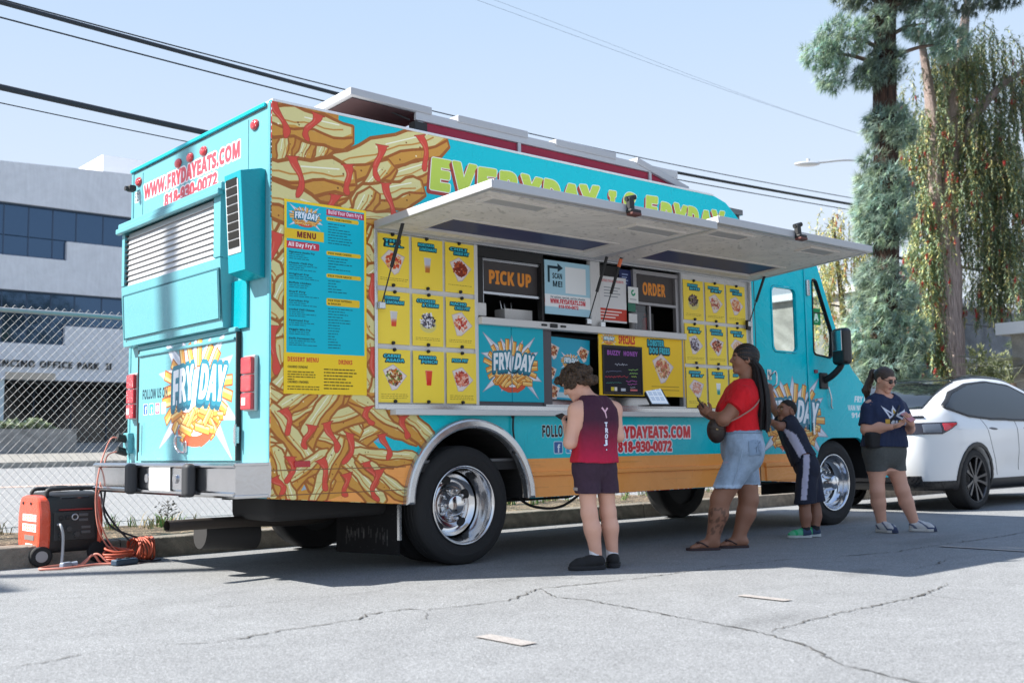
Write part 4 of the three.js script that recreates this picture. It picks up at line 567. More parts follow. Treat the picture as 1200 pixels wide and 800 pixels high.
// wheels
function wheel(name, x, z, dual) {
  const w = new THREE.Group(); w.name = name; truck.add(w); w.position.set(x, 0.418, z); w.userData.part = true;
  const tyreP = []; { const R0 = 0.27, R1 = 0.42, W = 0.105; for (const [r, y] of [[R0, -W * 0.85], [R0 + 0.03, -W], [R0 + 0.08, -W * 1.05], [R1 - 0.025, -W * 0.95], [R1 - 0.004, -W * 0.78], [R1, -W * 0.6], [R1, W * 0.6], [R1 - 0.004, W * 0.78], [R1 - 0.025, W * 0.95], [R0 + 0.085, W * 1.06], [R0 + 0.08, W * 1.04], [R0 + 0.035, W], [R0 + 0.03, W * 0.98], [R0, W * 0.85]]) tyreP.push([r, y]); }
  const rot = (g) => g.rotateX(Math.PI / 2), T = [rot(lathe(tyreP, 56))]; if (dual) { const g = rot(lathe(tyreP, 40)); g.translate(0, 0, -0.3); T.push(g); }
  const gro = []; for (const y of [-0.04, 0, 0.04]) gro.push(rot(xf(new THREE.TorusGeometry(0.4195, 0.004, 5, 60).rotateX(Math.PI / 2), [0, y, 0])));
  obj('tyre', T, M.rubber, w); obj('tread_groove', gro, M.black, w);
  const d = dual ? -0.075 : -0.012; // depth of the disc
  obj('rim', [rot(lathe([[0.262, -0.09], [0.272, 0.09], [0.281, 0.1], [0.279, 0.108], [0.268, 0.108], [0.258, 0.092], [0.252, 0.05], [0.236, d + 0.02], [0.215, d + 0.006], [0.205, d]], 56))], M.polished, w);
  const s = new THREE.Shape(); s.absarc(0, 0, 0.212, 0, 7, false); const hole = (cx, cy, a) => { const h = new THREE.Path(); h.absellipse(cx, cy, 0.032, 0.022, 0, 6.284, true, a); s.holes.push(h); };
  for (let i = 0; i < 5; i++) { const a = i * 1.2566 + 0.5; hole(Math.cos(a) * 0.168, Math.sin(a) * 0.168, a + 1.57); }
  const cone = dual ? [[0.222, d + 0.022], [0.205, d + 0.002], [0.185, d - 0.01], [0.155, d - 0.008], [0.132, d + 0.004], [0.126, d + 0.012]] : [[0.222, d + 0.0], [0.2, d - 0.012], [0.175, d - 0.004], [0.15, d + 0.012], [0.132, d + 0.02], [0.126, d + 0.022]]; obj('wheel_disc', rot(lathe(cone, 56)), M.polished, w);
  for (let i = 0; i < 5; i++) { const a = i * 1.2566 + 0.42, e = new THREE.CylinderGeometry(1, 1, 1, 20); e.scale(0.036, 0.012, 0.024); e.rotateX(Math.PI / 2); e.rotateZ(a + 1.57); e.translate(Math.cos(a) * 0.174, Math.sin(a) * 0.174, d - 0.004 + (dual ? 0 : 0.004)); obj('hand_hole', e, M.black, w); }
  obj('brake_drum', cyl(0.215, 0.215, 0.1, [0, 0, d - 0.09], [Math.PI / 2, 0, 0], 30), M.black, w);
  obj('hub_cap', [rot(lathe(dual ? [[0.128, d], [0.12, d + 0.02], [0.085, d + 0.035], [0.075, d + 0.085], [0.06, d + 0.1], [0, d + 0.102]] : [[0.13, d], [0.118, d + 0.04], [0.085, d + 0.06], [0.07, d + 0.12], [0.055, d + 0.14], [0, d + 0.145]], 32))], M.polished, w);
  for (let i = 0; i < 10; i++) { const a = i * 0.6283; obj('lug_nut', [cyl(0.012, 0.014, 0.036, [Math.cos(a) * 0.104, Math.sin(a) * 0.104, d + 0.036], [Math.PI / 2, 0, 0], 6), sph(0.012, [Math.cos(a) * 0.104, Math.sin(a) * 0.104, d + 0.053], [1, 1, 0.6], 8, 6)], M.polished, w); }
  return w;
}
wheel('wheel', 1.55, -0.125, true); wheel('wheel', 6.26, -0.15, false);
{ const far = (x) => { const w = new THREE.Group(); w.name = 'wheel'; truck.add(w); w.position.set(x, 0.418, -2.1); const g = lathe([[0.27, -0.1], [0.40, -0.11], [0.42, -0.07], [0.42, 0.07], [0.40, 0.11], [0.27, 0.1]], 40); g.rotateX(Math.PI / 2); obj('tyre', g, M.rubber, w); obj('rim', cyl(0.27, 0.27, 0.12, [0, 0, 0], [Math.PI / 2, 0, 0], 24), M.darkSteel, w); }; far(1.55); far(6.26); }
// underside
P('chassis', [b2(0.1, 7.2, 0.50, 0.68, -0.85, -0.75), b2(0.1, 7.2, 0.50, 0.68, -1.55, -1.45), b2(-0.0, 5.0, 0.66, 0.72, -2.215, -0.045), bar([1.55, 0.42, -0.4], [1.55, 0.42, -2.0], 0.07, 12), sph(0.16, [1.55, 0.42, -1.15], [1, 1, 1.2]), bar([6.26, 0.42, -0.4], [6.26, 0.42, -2.0], 0.045, 10), b2(4.9, 7.25, 0.62, 0.86, -2.2, -0.62), b2(5.0, 5.84, 0.44, 0.50, -2.2, -0.06)], M.under);
P('fuel_tank', rb(1.3, 0.26, 0.5, [3.6, 0.44, -1.86], 0.08), M.under); P('tank', rb(1.0, 0.26, 0.55, [0.62, 0.50, -0.5], 0.05), M.under); P('tank', rb(0.9, 0.2, 0.6, [2.8, 0.5, -1.1], 0.05), M.under);
P('exhaust_pipe', [tube([[-0.42, 0.365, -0.55], [0.1, 0.36, -0.62], [0.7, 0.34, -0.7], [1.3, 0.4, -0.9]], 0.036, 30, 14)], mat([0.045, 0.036, 0.03], 0.7, 0.4)); P('muffler', cyl(0.1, 0.1, 0.4, [0.12, 0.27, -0.8], [0, 0.3, 1.5], 18), M.under);
P('hanging_hose', tube([[2.2, 0.47, -0.25], [2.45, 0.36, -0.3], [2.75, 0.34, -0.3], [3.0, 0.47, -0.25]], 0.011, 24, 7), M.black);
{ const t = ctex(128, 128, (c, W, H) => { c.fillStyle = '#1c1b1c'; c.fillRect(0, 0, W, H); const R = rng(6); c.fillStyle = 'rgba(150,146,140,0.35)'; for (let i = 0; i < 30; i++) c.fillRect(20 + R() * 90, 70 + R() * 20, 2, 8 + R() * 14); for (let i = 0; i < 60; i++) c.fillRect(R() * W, R() * H, 2, 1); });
  P('mud_flap', [xf(b2(-0.008, 0.008, 0, 0.42, -0.29, 0.29), [0.98, 0.10, -0.4], [0, 0.25, 0])], tex(t, 0.85)); P('flap_lit_edge', xf(b2(-0.012, 0.012, 0.1, 0.42, 0.285, 0.305), [0.98, 0.1, -0.4], [0, 0.25, 0]), aluM); }  // bright metal strip stands in for light catching the edge of the flap
// ---- interior shell, dark galley
const inM = mat([0.16, 0.16, 0.165], 0.5, 0.3);
P('interior', [b2(0.05, 4.95, 0.7, 3.0, -2.0, -1.95), b2(0.04, 4.96, 2.95, 3.0, -1.95, -0.06), b2(4.93, 4.96, 0.72, 2.95, -1.95, -0.1), b2(0.04, 0.06, 0.72, 2.95, -1.95, -0.1), b2(0.05, 4.93, 0.721, 0.74, -1.94, -0.06)], inM);
P('inner_shelf', [b2(1.7, 4.0, 1.55, 1.58, -1.9, -1.3), b2(1.7, 4.0, 2.0, 2.02, -1.94, -1.55), b2(1.72, 1.76, 1.8, 2.28, -0.5, -0.46), b2(1.7, 2.35, 1.4, 1.45, -1.0, -0.4)], M.darkSteel);
P('cab_seat', [rb(0.5, 0.14, 0.5, [5.5, 1.1, -1.6], 0.05), rb(0.14, 0.7, 0.5, [5.25, 1.5, -1.6], 0.05)], M.black); P('dashboard', rb(0.4, 0.3, 2.1, [6.38, 1.34, -1.13], 0.08), M.black); P('steering_wheel', xf(new THREE.TorusGeometry(0.22, 0.016, 8, 30), [6.05, 1.58, -1.6], [0, 1.2, 0.4]), M.black);
P('cab_bulkhead', b2(4.97, 4.995, 0.7, 2.74, -2.2, -0.06), inM);
// ---- serving side
P('opening_frame', [b2(0.775, 0.8, 1.09, 2.33, -0.045, 0.014, 0.004), b2(4.925, 4.95, 1.09, 2.33, -0.045, 0.014, 0.004), b2(0.80, 4.925, 2.303, 2.33, -0.045, 0.012, 0.004), b2(0.80, 4.925, 1.09, 1.128, -0.045, 0.012, 0.004)], aluM);
P('board_backing', [b2(0.80, 1.658, 1.128, 2.303, -0.045, -0.02)], whiteM); P('board_backing', [b2(3.985, 4.925, 1.128, 2.303, -0.045, -0.02)], whiteM);
P('post', [b2(1.658, 1.69, 1.128, 2.303, -0.06, -0.006, 0.003)], whiteM); P('post', b2(2.865, 2.972, 1.78, 2.303, -0.06, -0.012, 0.004), whiteM); P('post', b2(3.965, 3.985, 1.128, 2.303, -0.06, -0.012, 0.003), mat([0.3, 0.3, 0.31], 0.5, 0.4));
P('menu_poster', b2(0.092, 0.712, 1.182, 2.428, 0.002, 0.006), tex(posterTex, 0.4));
const cards = (list, x0, w, gx, y0, h, gy, seed) => {
  list.forEach(([lines, kind, pp, notes], i) => {
    const cx = x0 + (i % 3) * (w + gx), cy = y0 - ((i / 3) | 0) * (h + gy), r = rng(seed + i), g = bx(w, h, 0.004, [0, 0, 0]); g.rotateZ((r() - 0.5) * 0.008); g.translate(cx + w / 2, cy - h / 2, -0.014 + 0.0008 * i);
    const card = P('menu_card', g, tex(cardTex(lines, kind, pp, seed * 7 + i, notes), 0.3)), pin = (x, y) => P('pin', cyl(0.011, 0.013, 0.014, [cx + x, cy - y, -0.004 + 0.0008 * i], [Math.PI / 2, 0, 0], 10), M.black, card); pin(w / 2 + (r() - 0.5) * 0.02, 0.002); pin(w / 2 + (r() - 0.5) * 0.02, h - 0.008);
  });
};
cards(LC, 0.81, 0.268, 0.024, 2.296, 0.362, 0.036, 50); cards(RC, 4.005, 0.272, 0.028, 2.255, 0.352, 0.032, 80);
// pick-up window
P('window_frame', [b2(1.69, 2.365, 2.23, 2.30, -0.08, -0.03), b2(1.69, 1.775, 1.785, 2.23, -0.08, -0.05), b2(2.345, 2.365, 1.77, 2.23, -0.08, -0.03)], M.black);
P('window_frame', [b2(1.772, 2.345, 2.205, 2.228, -0.09, -0.05, 0.004), b2(1.772, 2.345, 1.955, 1.978, -0.09, -0.05, 0.004), b2(1.772, 1.79, 1.785, 2.205, -0.09, -0.06, 0.003)], M.steel);
P('window_sign', b2(1.79, 2.345, 1.978, 2.205, -0.085, -0.08), tex(WORD('PICK UP', 200), 0.5));
P('card_reader', rb(0.09, 0.10, 0.02, [1.745, 1.835, -0.04], 0.008), whiteM);
P('shelf_rail', b2(1.69, 3.98, 1.718, 1.772, -0.06, 0.035, 0.006), whiteM);
P('rail_clip', [rb(0.07, 0.03, 0.02, [2.4, 1.745, 0.04], 0.004), rb(0.05, 0.015, 0.02, [2.3, 1.745, 0.04], 0.003), rb(0.05, 0.015, 0.02, [2.5, 1.745, 0.04], 0.003)], M.black);
// doors with the burst print
{ const t = ctex(512, 460, (c, W, H) => { c.fillStyle = '#0bb0c4'; c.fillRect(0, 0, W, H); logo(c, W / 2, H * 0.53, 420, { tall: 1.05, seed: 6 }); c.strokeStyle = 'rgba(30,50,60,0.8)'; c.lineWidth = 10; c.beginPath(); c.arc(W / 2 + 10, H * 0.53, 44, 0.3, 2.9); c.stroke(); }); t.repeat.set(1 / 0.645, 1 / 0.58); t.offset.set(-1.695 / 0.645, -1.155 / 0.58);
  const m = tex(t, 0.4); P('cupboard_door', ext(rrect(1.697, 2.012, 1.158, 1.735, 0.004), -0.04, -0.018), m); P('cupboard_door', ext(rrect(2.018, 2.338, 1.158, 1.735, 0.004), -0.04, -0.018), m); P('door_jamb', [b2(2.338, 2.43, 1.128, 1.718, -0.06, -0.025), b2(1.69, 2.338, 1.128, 1.157, -0.06, -0.03), b2(2.011, 2.019, 1.158, 1.735, -0.06, -0.04)], mat([0.10, 0.09, 0.10], 0.5, 0.4)); }
P('inner_panel', b2(2.43, 3.97, 1.128, 1.718, -0.26, -0.24), M.black);
P('food_poster', xf(b2(-0.235, 0.235, -0.245, 0.245, -0.003, 0.003), [2.68, 1.43, -0.10], [0, 0, -0.03]), tex(FOODP, 0.3));
P('counter', [b2(2.34, 3.98, 1.128, 1.142, -0.26, 0.0), b2(2.43, 3.965, 1.142, 1.22, -0.20, -0.19)], M.steel);
P('counter_ledge', [b2(0.90, 4.42, 1.052, 1.092, 0.0, 0.075, 0.006)], whiteM); P('ledge_lip', b2(0.86, 4.95, 1.088, 1.1, -0.01, 0.02), aluM);
P('scan_sign', b2(2.372, 2.866, 1.845, 2.268, -0.028, -0.022), tex(SCAN, 0.35));
P('notice_sign', b2(2.976, 3.312, 1.825, 2.202, -0.05, -0.044), tex(NOTICE, 0.4));
P('blue_leaflet', b2(3.25, 3.39, 2.1, 2.28, -0.062, -0.058), tex(ctex(64, 64, (c, W, H) => { c.fillStyle = '#26315e'; c.fillRect(0, 0, W, H); c.fillStyle = '#8fa0c8'; for (let i = 0; i < 4; i++) c.fillRect(14, 12 + i * 9, 34 - 6 * (i % 2), 4); }), 0.5));
P('permit_card', b2(3.32, 3.44, 2.0, 2.135, -0.03, -0.026), tex(ctex(64, 72, (c, W, H) => { c.fillStyle = '#e6e8e6'; c.fillRect(0, 0, W, H); c.strokeStyle = '#2f9a70'; c.lineWidth = 8; c.beginPath(); c.arc(32, 26, 10, 0, 5); c.stroke(); c.fillStyle = '#8a9094'; c.fillRect(10, 54, 42, 3); }), 0.5));
P('permit_card', b2(3.32, 3.42, 1.835, 1.91, -0.03, -0.026), whiteM); P('green_card', b2(3.33, 3.42, 1.93, 2.0, -0.045, -0.041), mat([0.02, 0.16, 0.10], 0.5));
P('window_frame', [b2(2.972, 3.25, 2.2, 2.302, -0.1, -0.08)], M.black);
P('window_frame', [b2(3.39, 3.965, 2.255, 2.29, -0.07, -0.03, 0.004), b2(3.39, 3.43, 2.02, 2.255, -0.07, -0.03, 0.004), b2(3.925, 3.965, 1.775, 2.255, -0.07, -0.03, 0.004), b2(3.43, 3.925, 1.995, 2.02, -0.07, -0.03, 0.004), b2(3.585, 3.605, 1.775, 1.995, -0.07, -0.035, 0.004)], mat([0.34, 0.33, 0.34], 0.4, 0.6));
P('window_sign', b2(3.43, 3.925, 2.02, 2.255, -0.065, -0.06), tex(WORD('ORDER', 150), 0.5));
P('window_pane', b2(3.43, 3.585, 1.775, 1.995, -0.062, -0.058), phys([0.6, 0.6, 0.62], { roughness: 0.05, transmission: 1, thickness: 0 })); P('screen_back', b2(3.66, 3.90, 1.82, 1.97, -0.3, -0.27), inM);
// specials
{ const b = P('specials_board', b2(2.942, 4.0, 1.225, 1.755, -0.022, -0.014), tex(SPEC, 0.35)); P('chalk_board', b2(2.99, 3.43, 1.25, 1.615, -0.0135, -0.008), tex(BOARD, 0.6), b); P('board_rim', [b2(2.975, 3.445, 1.612, 1.632, -0.0135, -0.004), b2(2.975, 3.445, 1.232, 1.248, -0.0135, -0.004), b2(2.975, 2.99, 1.248, 1.612, -0.0135, -0.004), b2(3.43, 3.445, 1.248, 1.612, -0.0135, -0.004)], M.black, b); for (const x of [3.03, 3.3, 3.49, 3.76, 3.9]) P('clip', rb(0.014, 0.035, 0.012, [x, 1.755, -0.008], 0.003), M.black, b); }
// ---- propped hatches
function awning(x0, x1, panes, vents, latchX, grey, rise) {
  const a = new THREE.Group(); a.name = 'hatch'; truck.add(a); a.position.set(0, 2.318, 0.015); a.rotation.x = -Math.atan2(rise, 1.2);
  const skin = mat(grey, 0.6, 0.0, { map: rep(smudgeC, 0.8) }), D = 1.22;
  const hole = [[panes[0], 0.15], [panes[1], 0.15], [panes[1], 0.49], [panes[0], 0.49]];
  const g = ext([[x0, 0], [x1, 0], [x1, D], [x0, D]], 0, 0.012, [hole]); g.rotateX(Math.PI / 2); g.translate(0, 0.012, 0); obj('hatch_skin', metres(g), skin, a);
  const top = ext([[x0, 0], [x1, 0], [x1, D], [x0, D]], 0, 0.01, [hole]); top.rotateX(Math.PI / 2); top.translate(0, 0.045, 0); obj('hatch_top', metres(top), mat([0.62, 0.62, 0.61], 0.5), a);
  obj('hatch_frame', [b2(x0, x1, -0.008, 0.05, D, D + 0.035, 0.006), b2(x0 - 0.012, x0 + 0.03, -0.005, 0.048, 0.0, D + 0.03, 0.005), b2(x1 - 0.03, x1 + 0.012, -0.005, 0.048, 0.0, D + 0.03, 0.005), b2(x0, x1, -0.004, 0.05, -0.012, 0.03, 0.005), b2(x0 + 0.03, x1 - 0.03, 0.015, 0.03, D - 0.05, D, 0.004), b2(x0 + 0.03, x1 - 0.03, -0.010, -0.001, D - 0.035, D - 0.02, 0.004)], mat([0.50, 0.50, 0.51], 0.45, 0.45), a);
  obj('skylight', b2(panes[0], panes[1], 0.012, 0.02, 0.15, 0.49), phys([0.075, 0.092, 0.2], { roughness: 0.4, specularIntensity: 0.25, transmission: 0.3, thickness: 0 }), a);
  obj('skylight_rim', [b2(panes[0] - 0.03, panes[1] + 0.03, -0.006, 0.0, 0.12, 0.148), b2(panes[0] - 0.03, panes[1] + 0.03, -0.006, 0.0, 0.492, 0.52), b2(panes[0] - 0.03, panes[0] - 0.002, -0.0055, 0.0005, 0.148, 0.492), b2(panes[1] + 0.002, panes[1] + 0.03, -0.0055, 0.0005, 0.148, 0.492)], skin, a);
  for (const [a0, a1, c0, c1] of vents) { obj('vent_frame', [b2(a0, a1, -0.012, 0, c0, c0 + 0.02), b2(a0, a1, -0.012, 0, c1 - 0.02, c1), b2(a0, a0 + 0.03, -0.0118, 0.0002, c0 + 0.02, c1 - 0.02), b2(a1 - 0.03, a1, -0.0118, 0.0002, c0 + 0.02, c1 - 0.02)], skin, a); obj('vent_mesh', b2(a0 + 0.03, a1 - 0.03, -0.005, -0.001, c0 + 0.02, c1 - 0.02), mat([0.40, 0.39, 0.38], 0.7, 0.1), a); }
  obj('latch', [rb(0.05, 0.09, 0.04, [latchX, 0.05, D + 0.05], 0.012), rb(0.1, 0.025, 0.06, [latchX + 0.02, 0.0, D + 0.055], 0.01), bar([latchX - 0.03, 0.08, D + 0.04], [latchX + 0.04, 0.1, D + 0.06], 0.018, 8)], M.black, a); obj('latch_tab', rb(0.09, 0.02, 0.06, [latchX + 0.02, -0.02, D + 0.06], 0.006), mat([0.10, 0.03, 0.025], 0.6), a);
}
awning(0.78, 2.875, [1.07, 2.61], [[0.9, 1.43, 0.93, 1.09], [2.24, 2.78, 0.88, 1.05]], 1.95, [0.86, 0.83, 0.80], 0.042);
awning(2.915, 4.955, [3.22, 4.73], [[3.05, 3.5, 0.96, 1.12], [4.25, 4.67, 0.96, 1.12]], 3.86, [0.86, 0.83, 0.80], 0.09);
const strut = (a, b, tip) => { const A = V(...a), B = V(...b), m = A.clone().lerp(B, 0.55); const s = P('gas_strut', bar(a, m, 0.0125, 10), M.black); P('strut_rod', bar(m, b, 0.005, 8), M.darkSteel, s); P('strut_foot', rb(0.05, 0.05, 0.03, [b[0], b[1] - 0.01, b[2]], 0.008), aluM, s); if (tip) P('strut_tip', bar(A.clone().lerp(B, 0.02), A.clone().lerp(B, 0.14), 0.015, 10), mat([0.75, 0.16, 0.05], 0.5), s); };
strut([0.865, 2.335, 0.22], [0.82, 1.80, 0.03]); strut([2.82, 2.30, 0.22], [2.80, 1.815, 0.02]); strut([2.985, 2.31, 0.22], [2.955, 1.80, 0.02], true); strut([4.90, 2.335, 0.2], [4.875, 1.92, 0.03]);
P('strut_bracket', rb(0.05, 0.09, 0.03, [4.87, 1.9, 0.02], 0.008), M.black);
// ---- ratchet strap hanging over the arch
P('strap', [tube([[1.99, 1.06, 0.02], [1.985, 0.95, 0.02], [1.99, 0.88, 0.025]], 0.007, 12, 6), rb(0.035, 0.09, 0.03, [1.985, 0.82, 0.03], 0.01), rb(0.02, 0.03, 0.02, [1.985, 1.05, 0.02], 0.005)], M.black);
// ---- roof units
P('roof_box', b2(1.3, 4.05, 3.065, 3.185, -1.9, -0.13, 0.006), mat([0.34, 0.012, 0.045], 0.6)); const railM = mat([0.5, 0.51, 0.53], 0.45, 0.4); for (const g of [b2(1.22, 4.1, 3.185, 3.25, -0.14, -0.11, 0.006), b2(1.22, 4.1, 3.185, 3.25, -1.93, -1.89, 0.006)]) P('roof_rail', g, railM); for (const x of [2.2, 3.72]) P('rail_post', b2(x, x + 0.03, 3.07, 3.184, -0.128, -0.112), railM);
const lid = (x0, x1, ya, yb, z0, z1, tz) => { const w = Math.hypot(x1 - x0, yb - ya), g = rb(w, 0.06, z1 - z0, [0, 0, 0], 0.01); g.rotateX(tz); g.rotateZ(Math.atan2(yb - ya, x1 - x0)); g.translate((x0 + x1) / 2, (ya + yb) / 2, (z0 + z1) / 2); const l = P('roof_hatch', g, mat([0.42, 0.43, 0.45], 0.5, 0.1)); const u = bx(w - 0.06, 0.004, z1 - z0 - 0.06, [0, -0.036, 0]); u.rotateX(tz); u.rotateZ(Math.atan2(yb - ya, x1 - x0)); u.translate((x0 + x1) / 2, (ya + yb) / 2, (z0 + z1) / 2); P('hatch_lining', u, mat([0.05, 0.02, 0.022], 0.8), l); return l; };
lid(0.66, 1.36, 3.265, 3.255, -0.95, -0.1, -0.04); lid(1.60, 2.30, 3.258, 3.258, -1.0, -0.1, -0.01); lid(2.60, 3.30, 3.25, 3.25, -1.0, -0.1, -0.01); lid(3.56, 4.24, 3.262, 3.10, -1.0, -0.1, 0.0);
P('hatch_stay', [bar([1.0, 3.27, -0.25], [1.2, 3.19, -0.16], 0.007, 6), bar([0.75, 3.26, -0.5], [0.95, 3.1, -0.4], 0.009, 6), b2(1.22, 1.33, 3.08, 3.18, -0.2, -0.125)], M.darkSteel);
// ---- rear
{ const g = b2(0, 0.04, 0.53, 3.05, -2.225, -0.035), p = g.attributes.position, u = g.attributes.uv; for (let i = 0; i < p.count; i++) u.setXY(i, (p.getZ(i) + 2.26) / 2.26, (p.getY(i) - 0.5) / (1170 / 1024 * 2.26)); P('rear_panel', g, phys([1, 1, 1], { map: rearSunlitTex, ...paintO })); }
P('corner_post', [b2(-0.006, 0.05, 0.55, 3.05, -2.262, -2.22, 0.006), b2(-0.006, 0.03, 0.55, 3.05, -0.04, -0.004, 0.006)], tealSunlitM);
P('drip_rail', [b2(-0.02, 0.0, 3.03, 3.056, -2.26, -0.06, 0.006)], tealM);
for (const [z, y] of [[-0.215, 2.955], [-0.97, 2.945], [-1.19, 2.945], [-1.39, 2.945], [-2.12, 2.95]]) P('clearance_lamp', [sph(0.045, [-0.004, y - 0.01, z], [0.5, 0.8, 1.15])], redLens);
P('rear_camera', [rb(0.06, 0.05, 0.07, [-0.05, 2.885, -2.15], 0.015), cyl(0.02, 0.02, 0.03, [-0.085, 2.88, -2.15], [0, 0, 1.57], 12)], M.black);
for (const [z0, z1] of [[-2.05, -2.042], [-0.31, -0.304]]) P('seam', b2(-0.003, 0.001, 2.62, 3.0, z0, z1), mat([0.1, 0.3, 0.34], 0.6));
// shutter housing with slats
const slotM = mat([0.003, 0.003, 0.003], 1);
const slatM = mat([0.56, 0.56, 0.57], 0.4, 0.25);
{ const h = P('shutter_housing', [ext([[0, 2.575], [-0.10, 2.575], [-0.10, 2.11], [0, 2.08]], -0.60, -0.50), ext([[0, 2.575], [-0.10, 2.575], [-0.10, 2.11], [0, 2.08]], -2.19, -2.14), ext([[0, 2.1], [-0.10, 2.1], [-0.075, 1.64], [0, 1.63]], -2.19, -0.50), b2(-0.125, 0.0, 2.545, 2.60, -2.22, -0.44, 0.012), b2(-0.14, -0.1, 2.515, 2.56, -2.23, -0.46, 0.01)], tealSunlitM);
  for (let i = 0; i < 10; i++) { const y = 2.495 - i * 0.041; P('slat', xf(b2(-0.003, 0.003, -0.0235, 0.0235, -2.135, -0.61), [-0.072, y, 0], [0, 0, -0.36]), slatM, h); P('slat_clip', [b2(-0.095, -0.07, y - 0.006, y + 0.006, -2.14, -2.115), b2(-0.09, -0.07, y - 0.005, y + 0.005, -0.63, -0.6)], M.black, h); }
  P('shutter_back', b2(-0.03, -0.02, 2.09, 2.54, -2.14, -0.6), M.black, h);
  P('access_panel', [ext([[-0.108, 2.02], [-0.094, 1.70], [-0.086, 1.70], [-0.1, 2.02]], -2.12, -0.53)], tealSunlitM, h); P('panel_edge', [b2(-0.102, -0.098, 2.026, 2.036, -2.14, -0.51), xf(b2(-0.004, 0.004, -0.17, 0.17, -2.145, -2.128), [-0.097, 1.86, 0], [0, 0, 0.05]), xf(b2(-0.004, 0.004, -0.17, 0.17, -0.522, -0.506), [-0.097, 1.86, 0], [0, 0, 0.05])], mat([0.02, 0.12, 0.15], 0.6), h); }
// side vent
{ const v = P('vent_box', [ext([[0, 2.62], [-0.03, 2.625], [-0.175, 2.59], [-0.14, 1.96], [-0.02, 1.92], [0, 1.92]], -0.30, -0.07, [], 0.006), b2(-0.02, 0, 1.62, 1.94, -0.5, -0.28, 0.005)], tealShadedM);  // shade on the vent box is put into its deeper teal
  P('vent_frame', xf(b2(-0.0025, 0.0025, -0.235, 0.235, -0.282, -0.108), [-0.1605, 2.31, 0], [0, 0, 0.0555]), slatM, v);
  for (let i = 0; i < 8; i++) { const y = 2.53 - i * 0.056; P('vent_slot', xf(b2(-0.004, 0.004, -0.0235, 0.0235, -0.266, -0.124), [-0.1785 + (2.59 - y) * 0.0555, y, 0], [0, 0, 0.05]), slotM, v); } }
// rear door
{ const g = b2(-0.03, -0.001, 0.765, 1.6, -1.99, -0.40, 0.006), gp = prep(g), p = gp.attributes.position, u = gp.attributes.uv; for (let i = 0; i < p.count; i++) u.setXY(i, (p.getZ(i) + 2.0) / 1.6, (p.getY(i) - 0.76) / (540 / 1024 * 1.6)); const d = P('rear_door', gp, phys([1, 1, 1], { map: doorSunlitTex, ...paintO, roughnessMap: rep(smudge, 1) }));
  P('door_rib', [b2(-0.045, -0.0, 1.60, 1.635, -2.0, -0.39, 0.012), b2(-0.045, -0.028, 1.548, 1.572, -1.98, -0.41, 0.008)], tealSunlitM, d); P('door_gap', [b2(-0.034, 0.001, 0.765, 1.6, -0.399, -0.384), b2(-0.034, 0.001, 0.765, 1.6, -2.005, -1.991)], M.black, d);
  P('door_handle', [tube([[-0.04, 0.93, -1.19], [-0.075, 0.94, -1.2], [-0.08, 0.88, -1.21], [-0.075, 0.83, -1.16], [-0.04, 0.82, -1.15]], 0.01, 18, 8), rb(0.02, 0.08, 0.05, [-0.035, 0.86, -1.14], 0.008)], M.chrome, d);
  P('door_hinge', [rb(0.03, 0.11, 0.04, [-0.03, 0.93, -0.39], 0.008), bar([-0.045, 0.86, -0.375], [-0.045, 1.0, -0.375], 0.008, 8)], aluM, d); P('grab_bar', bar([-0.05, 0.83, -1.93], [-0.05, 1.05, -1.93], 0.006, 8), M.darkSteel, d); }
// tail lamps of three lenses
for (const z0 of [-0.30, -2.185]) { const l = P('tail_lamp', b2(-0.028, -0.001, 1.08, 1.435, z0, z0 + 0.15, 0.006), mat([0.5, 0.5, 0.5], 0.4, 0.6)); for (let i = 0; i < 3; i++) P('lens', rb(0.03, 0.108, 0.138, [-0.04, 1.14 + i * 0.115, z0 + 0.075], 0.01), redLens, l); P('reverse_lens', rb(0.01, 0.05, 0.05, [-0.054, 1.14, z0 + 0.055], 0.004), mat([0.8, 0.72, 0.72], 0.2), l); }
// power inlet and plugs at the far corner
P('power_inlet', [rb(0.05, 0.16, 0.1, [-0.02, 0.9, -2.2], 0.01)], tealSunlitM); P('plug', [cyl(0.03, 0.03, 0.08, [-0.07, 0.94, -2.2], [0, 0, 1.3], 14)], M.black); P('plug', cyl(0.03, 0.03, 0.08, [-0.07, 0.84, -2.2], [0, 0, 1.3], 14), M.black);
// bumper
{ const prof = [[0.0, 0.755], [-0.235, 0.755], [-0.255, 0.74], [-0.255, 0.73], [-0.235, 0.72], [-0.235, 0.58], [-0.255, 0.57], [-0.255, 0.555], [-0.235, 0.54], [0.0, 0.54]];
  const b = P('rear_bumper', [ext(prof, -2.3, 0.012), b2(-0.24, 0.0, 0.56, 0.735, 0.012, 0.02), b2(-0.245, -0.02, 0.735, 0.756, 0.012, 0.03, 0.005), b2(-0.245, -0.02, 0.54, 0.562, 0.012, 0.03, 0.005)], phys([0.62, 0.62, 0.63], { roughness: 0.22, metalness: 1, roughnessMap: rep(smudge, 1) }));
  for (const z of [-1.5, -0.56]) P('bumper_guard', [rb(0.07, 0.215, 0.10, [-0.275, 0.645, z], 0.03, [0, 0, 0], 3)], mat([0.03, 0.032, 0.036], 0.6), b);
  P('licence_plate', rb(0.008, 0.16, 0.34, [-0.245, 0.65, -1.08], 0.003), mat([0.72, 0.72, 0.70], 0.5), b); for (const z of [-1.3, -0.84]) P('bolt', cyl(0.03, 0.03, 0.012, [-0.242, 0.65, z], [0, 0, 1.571], 14), M.chrome, b); }
base(truck, [3.6, 0, -1.13]);
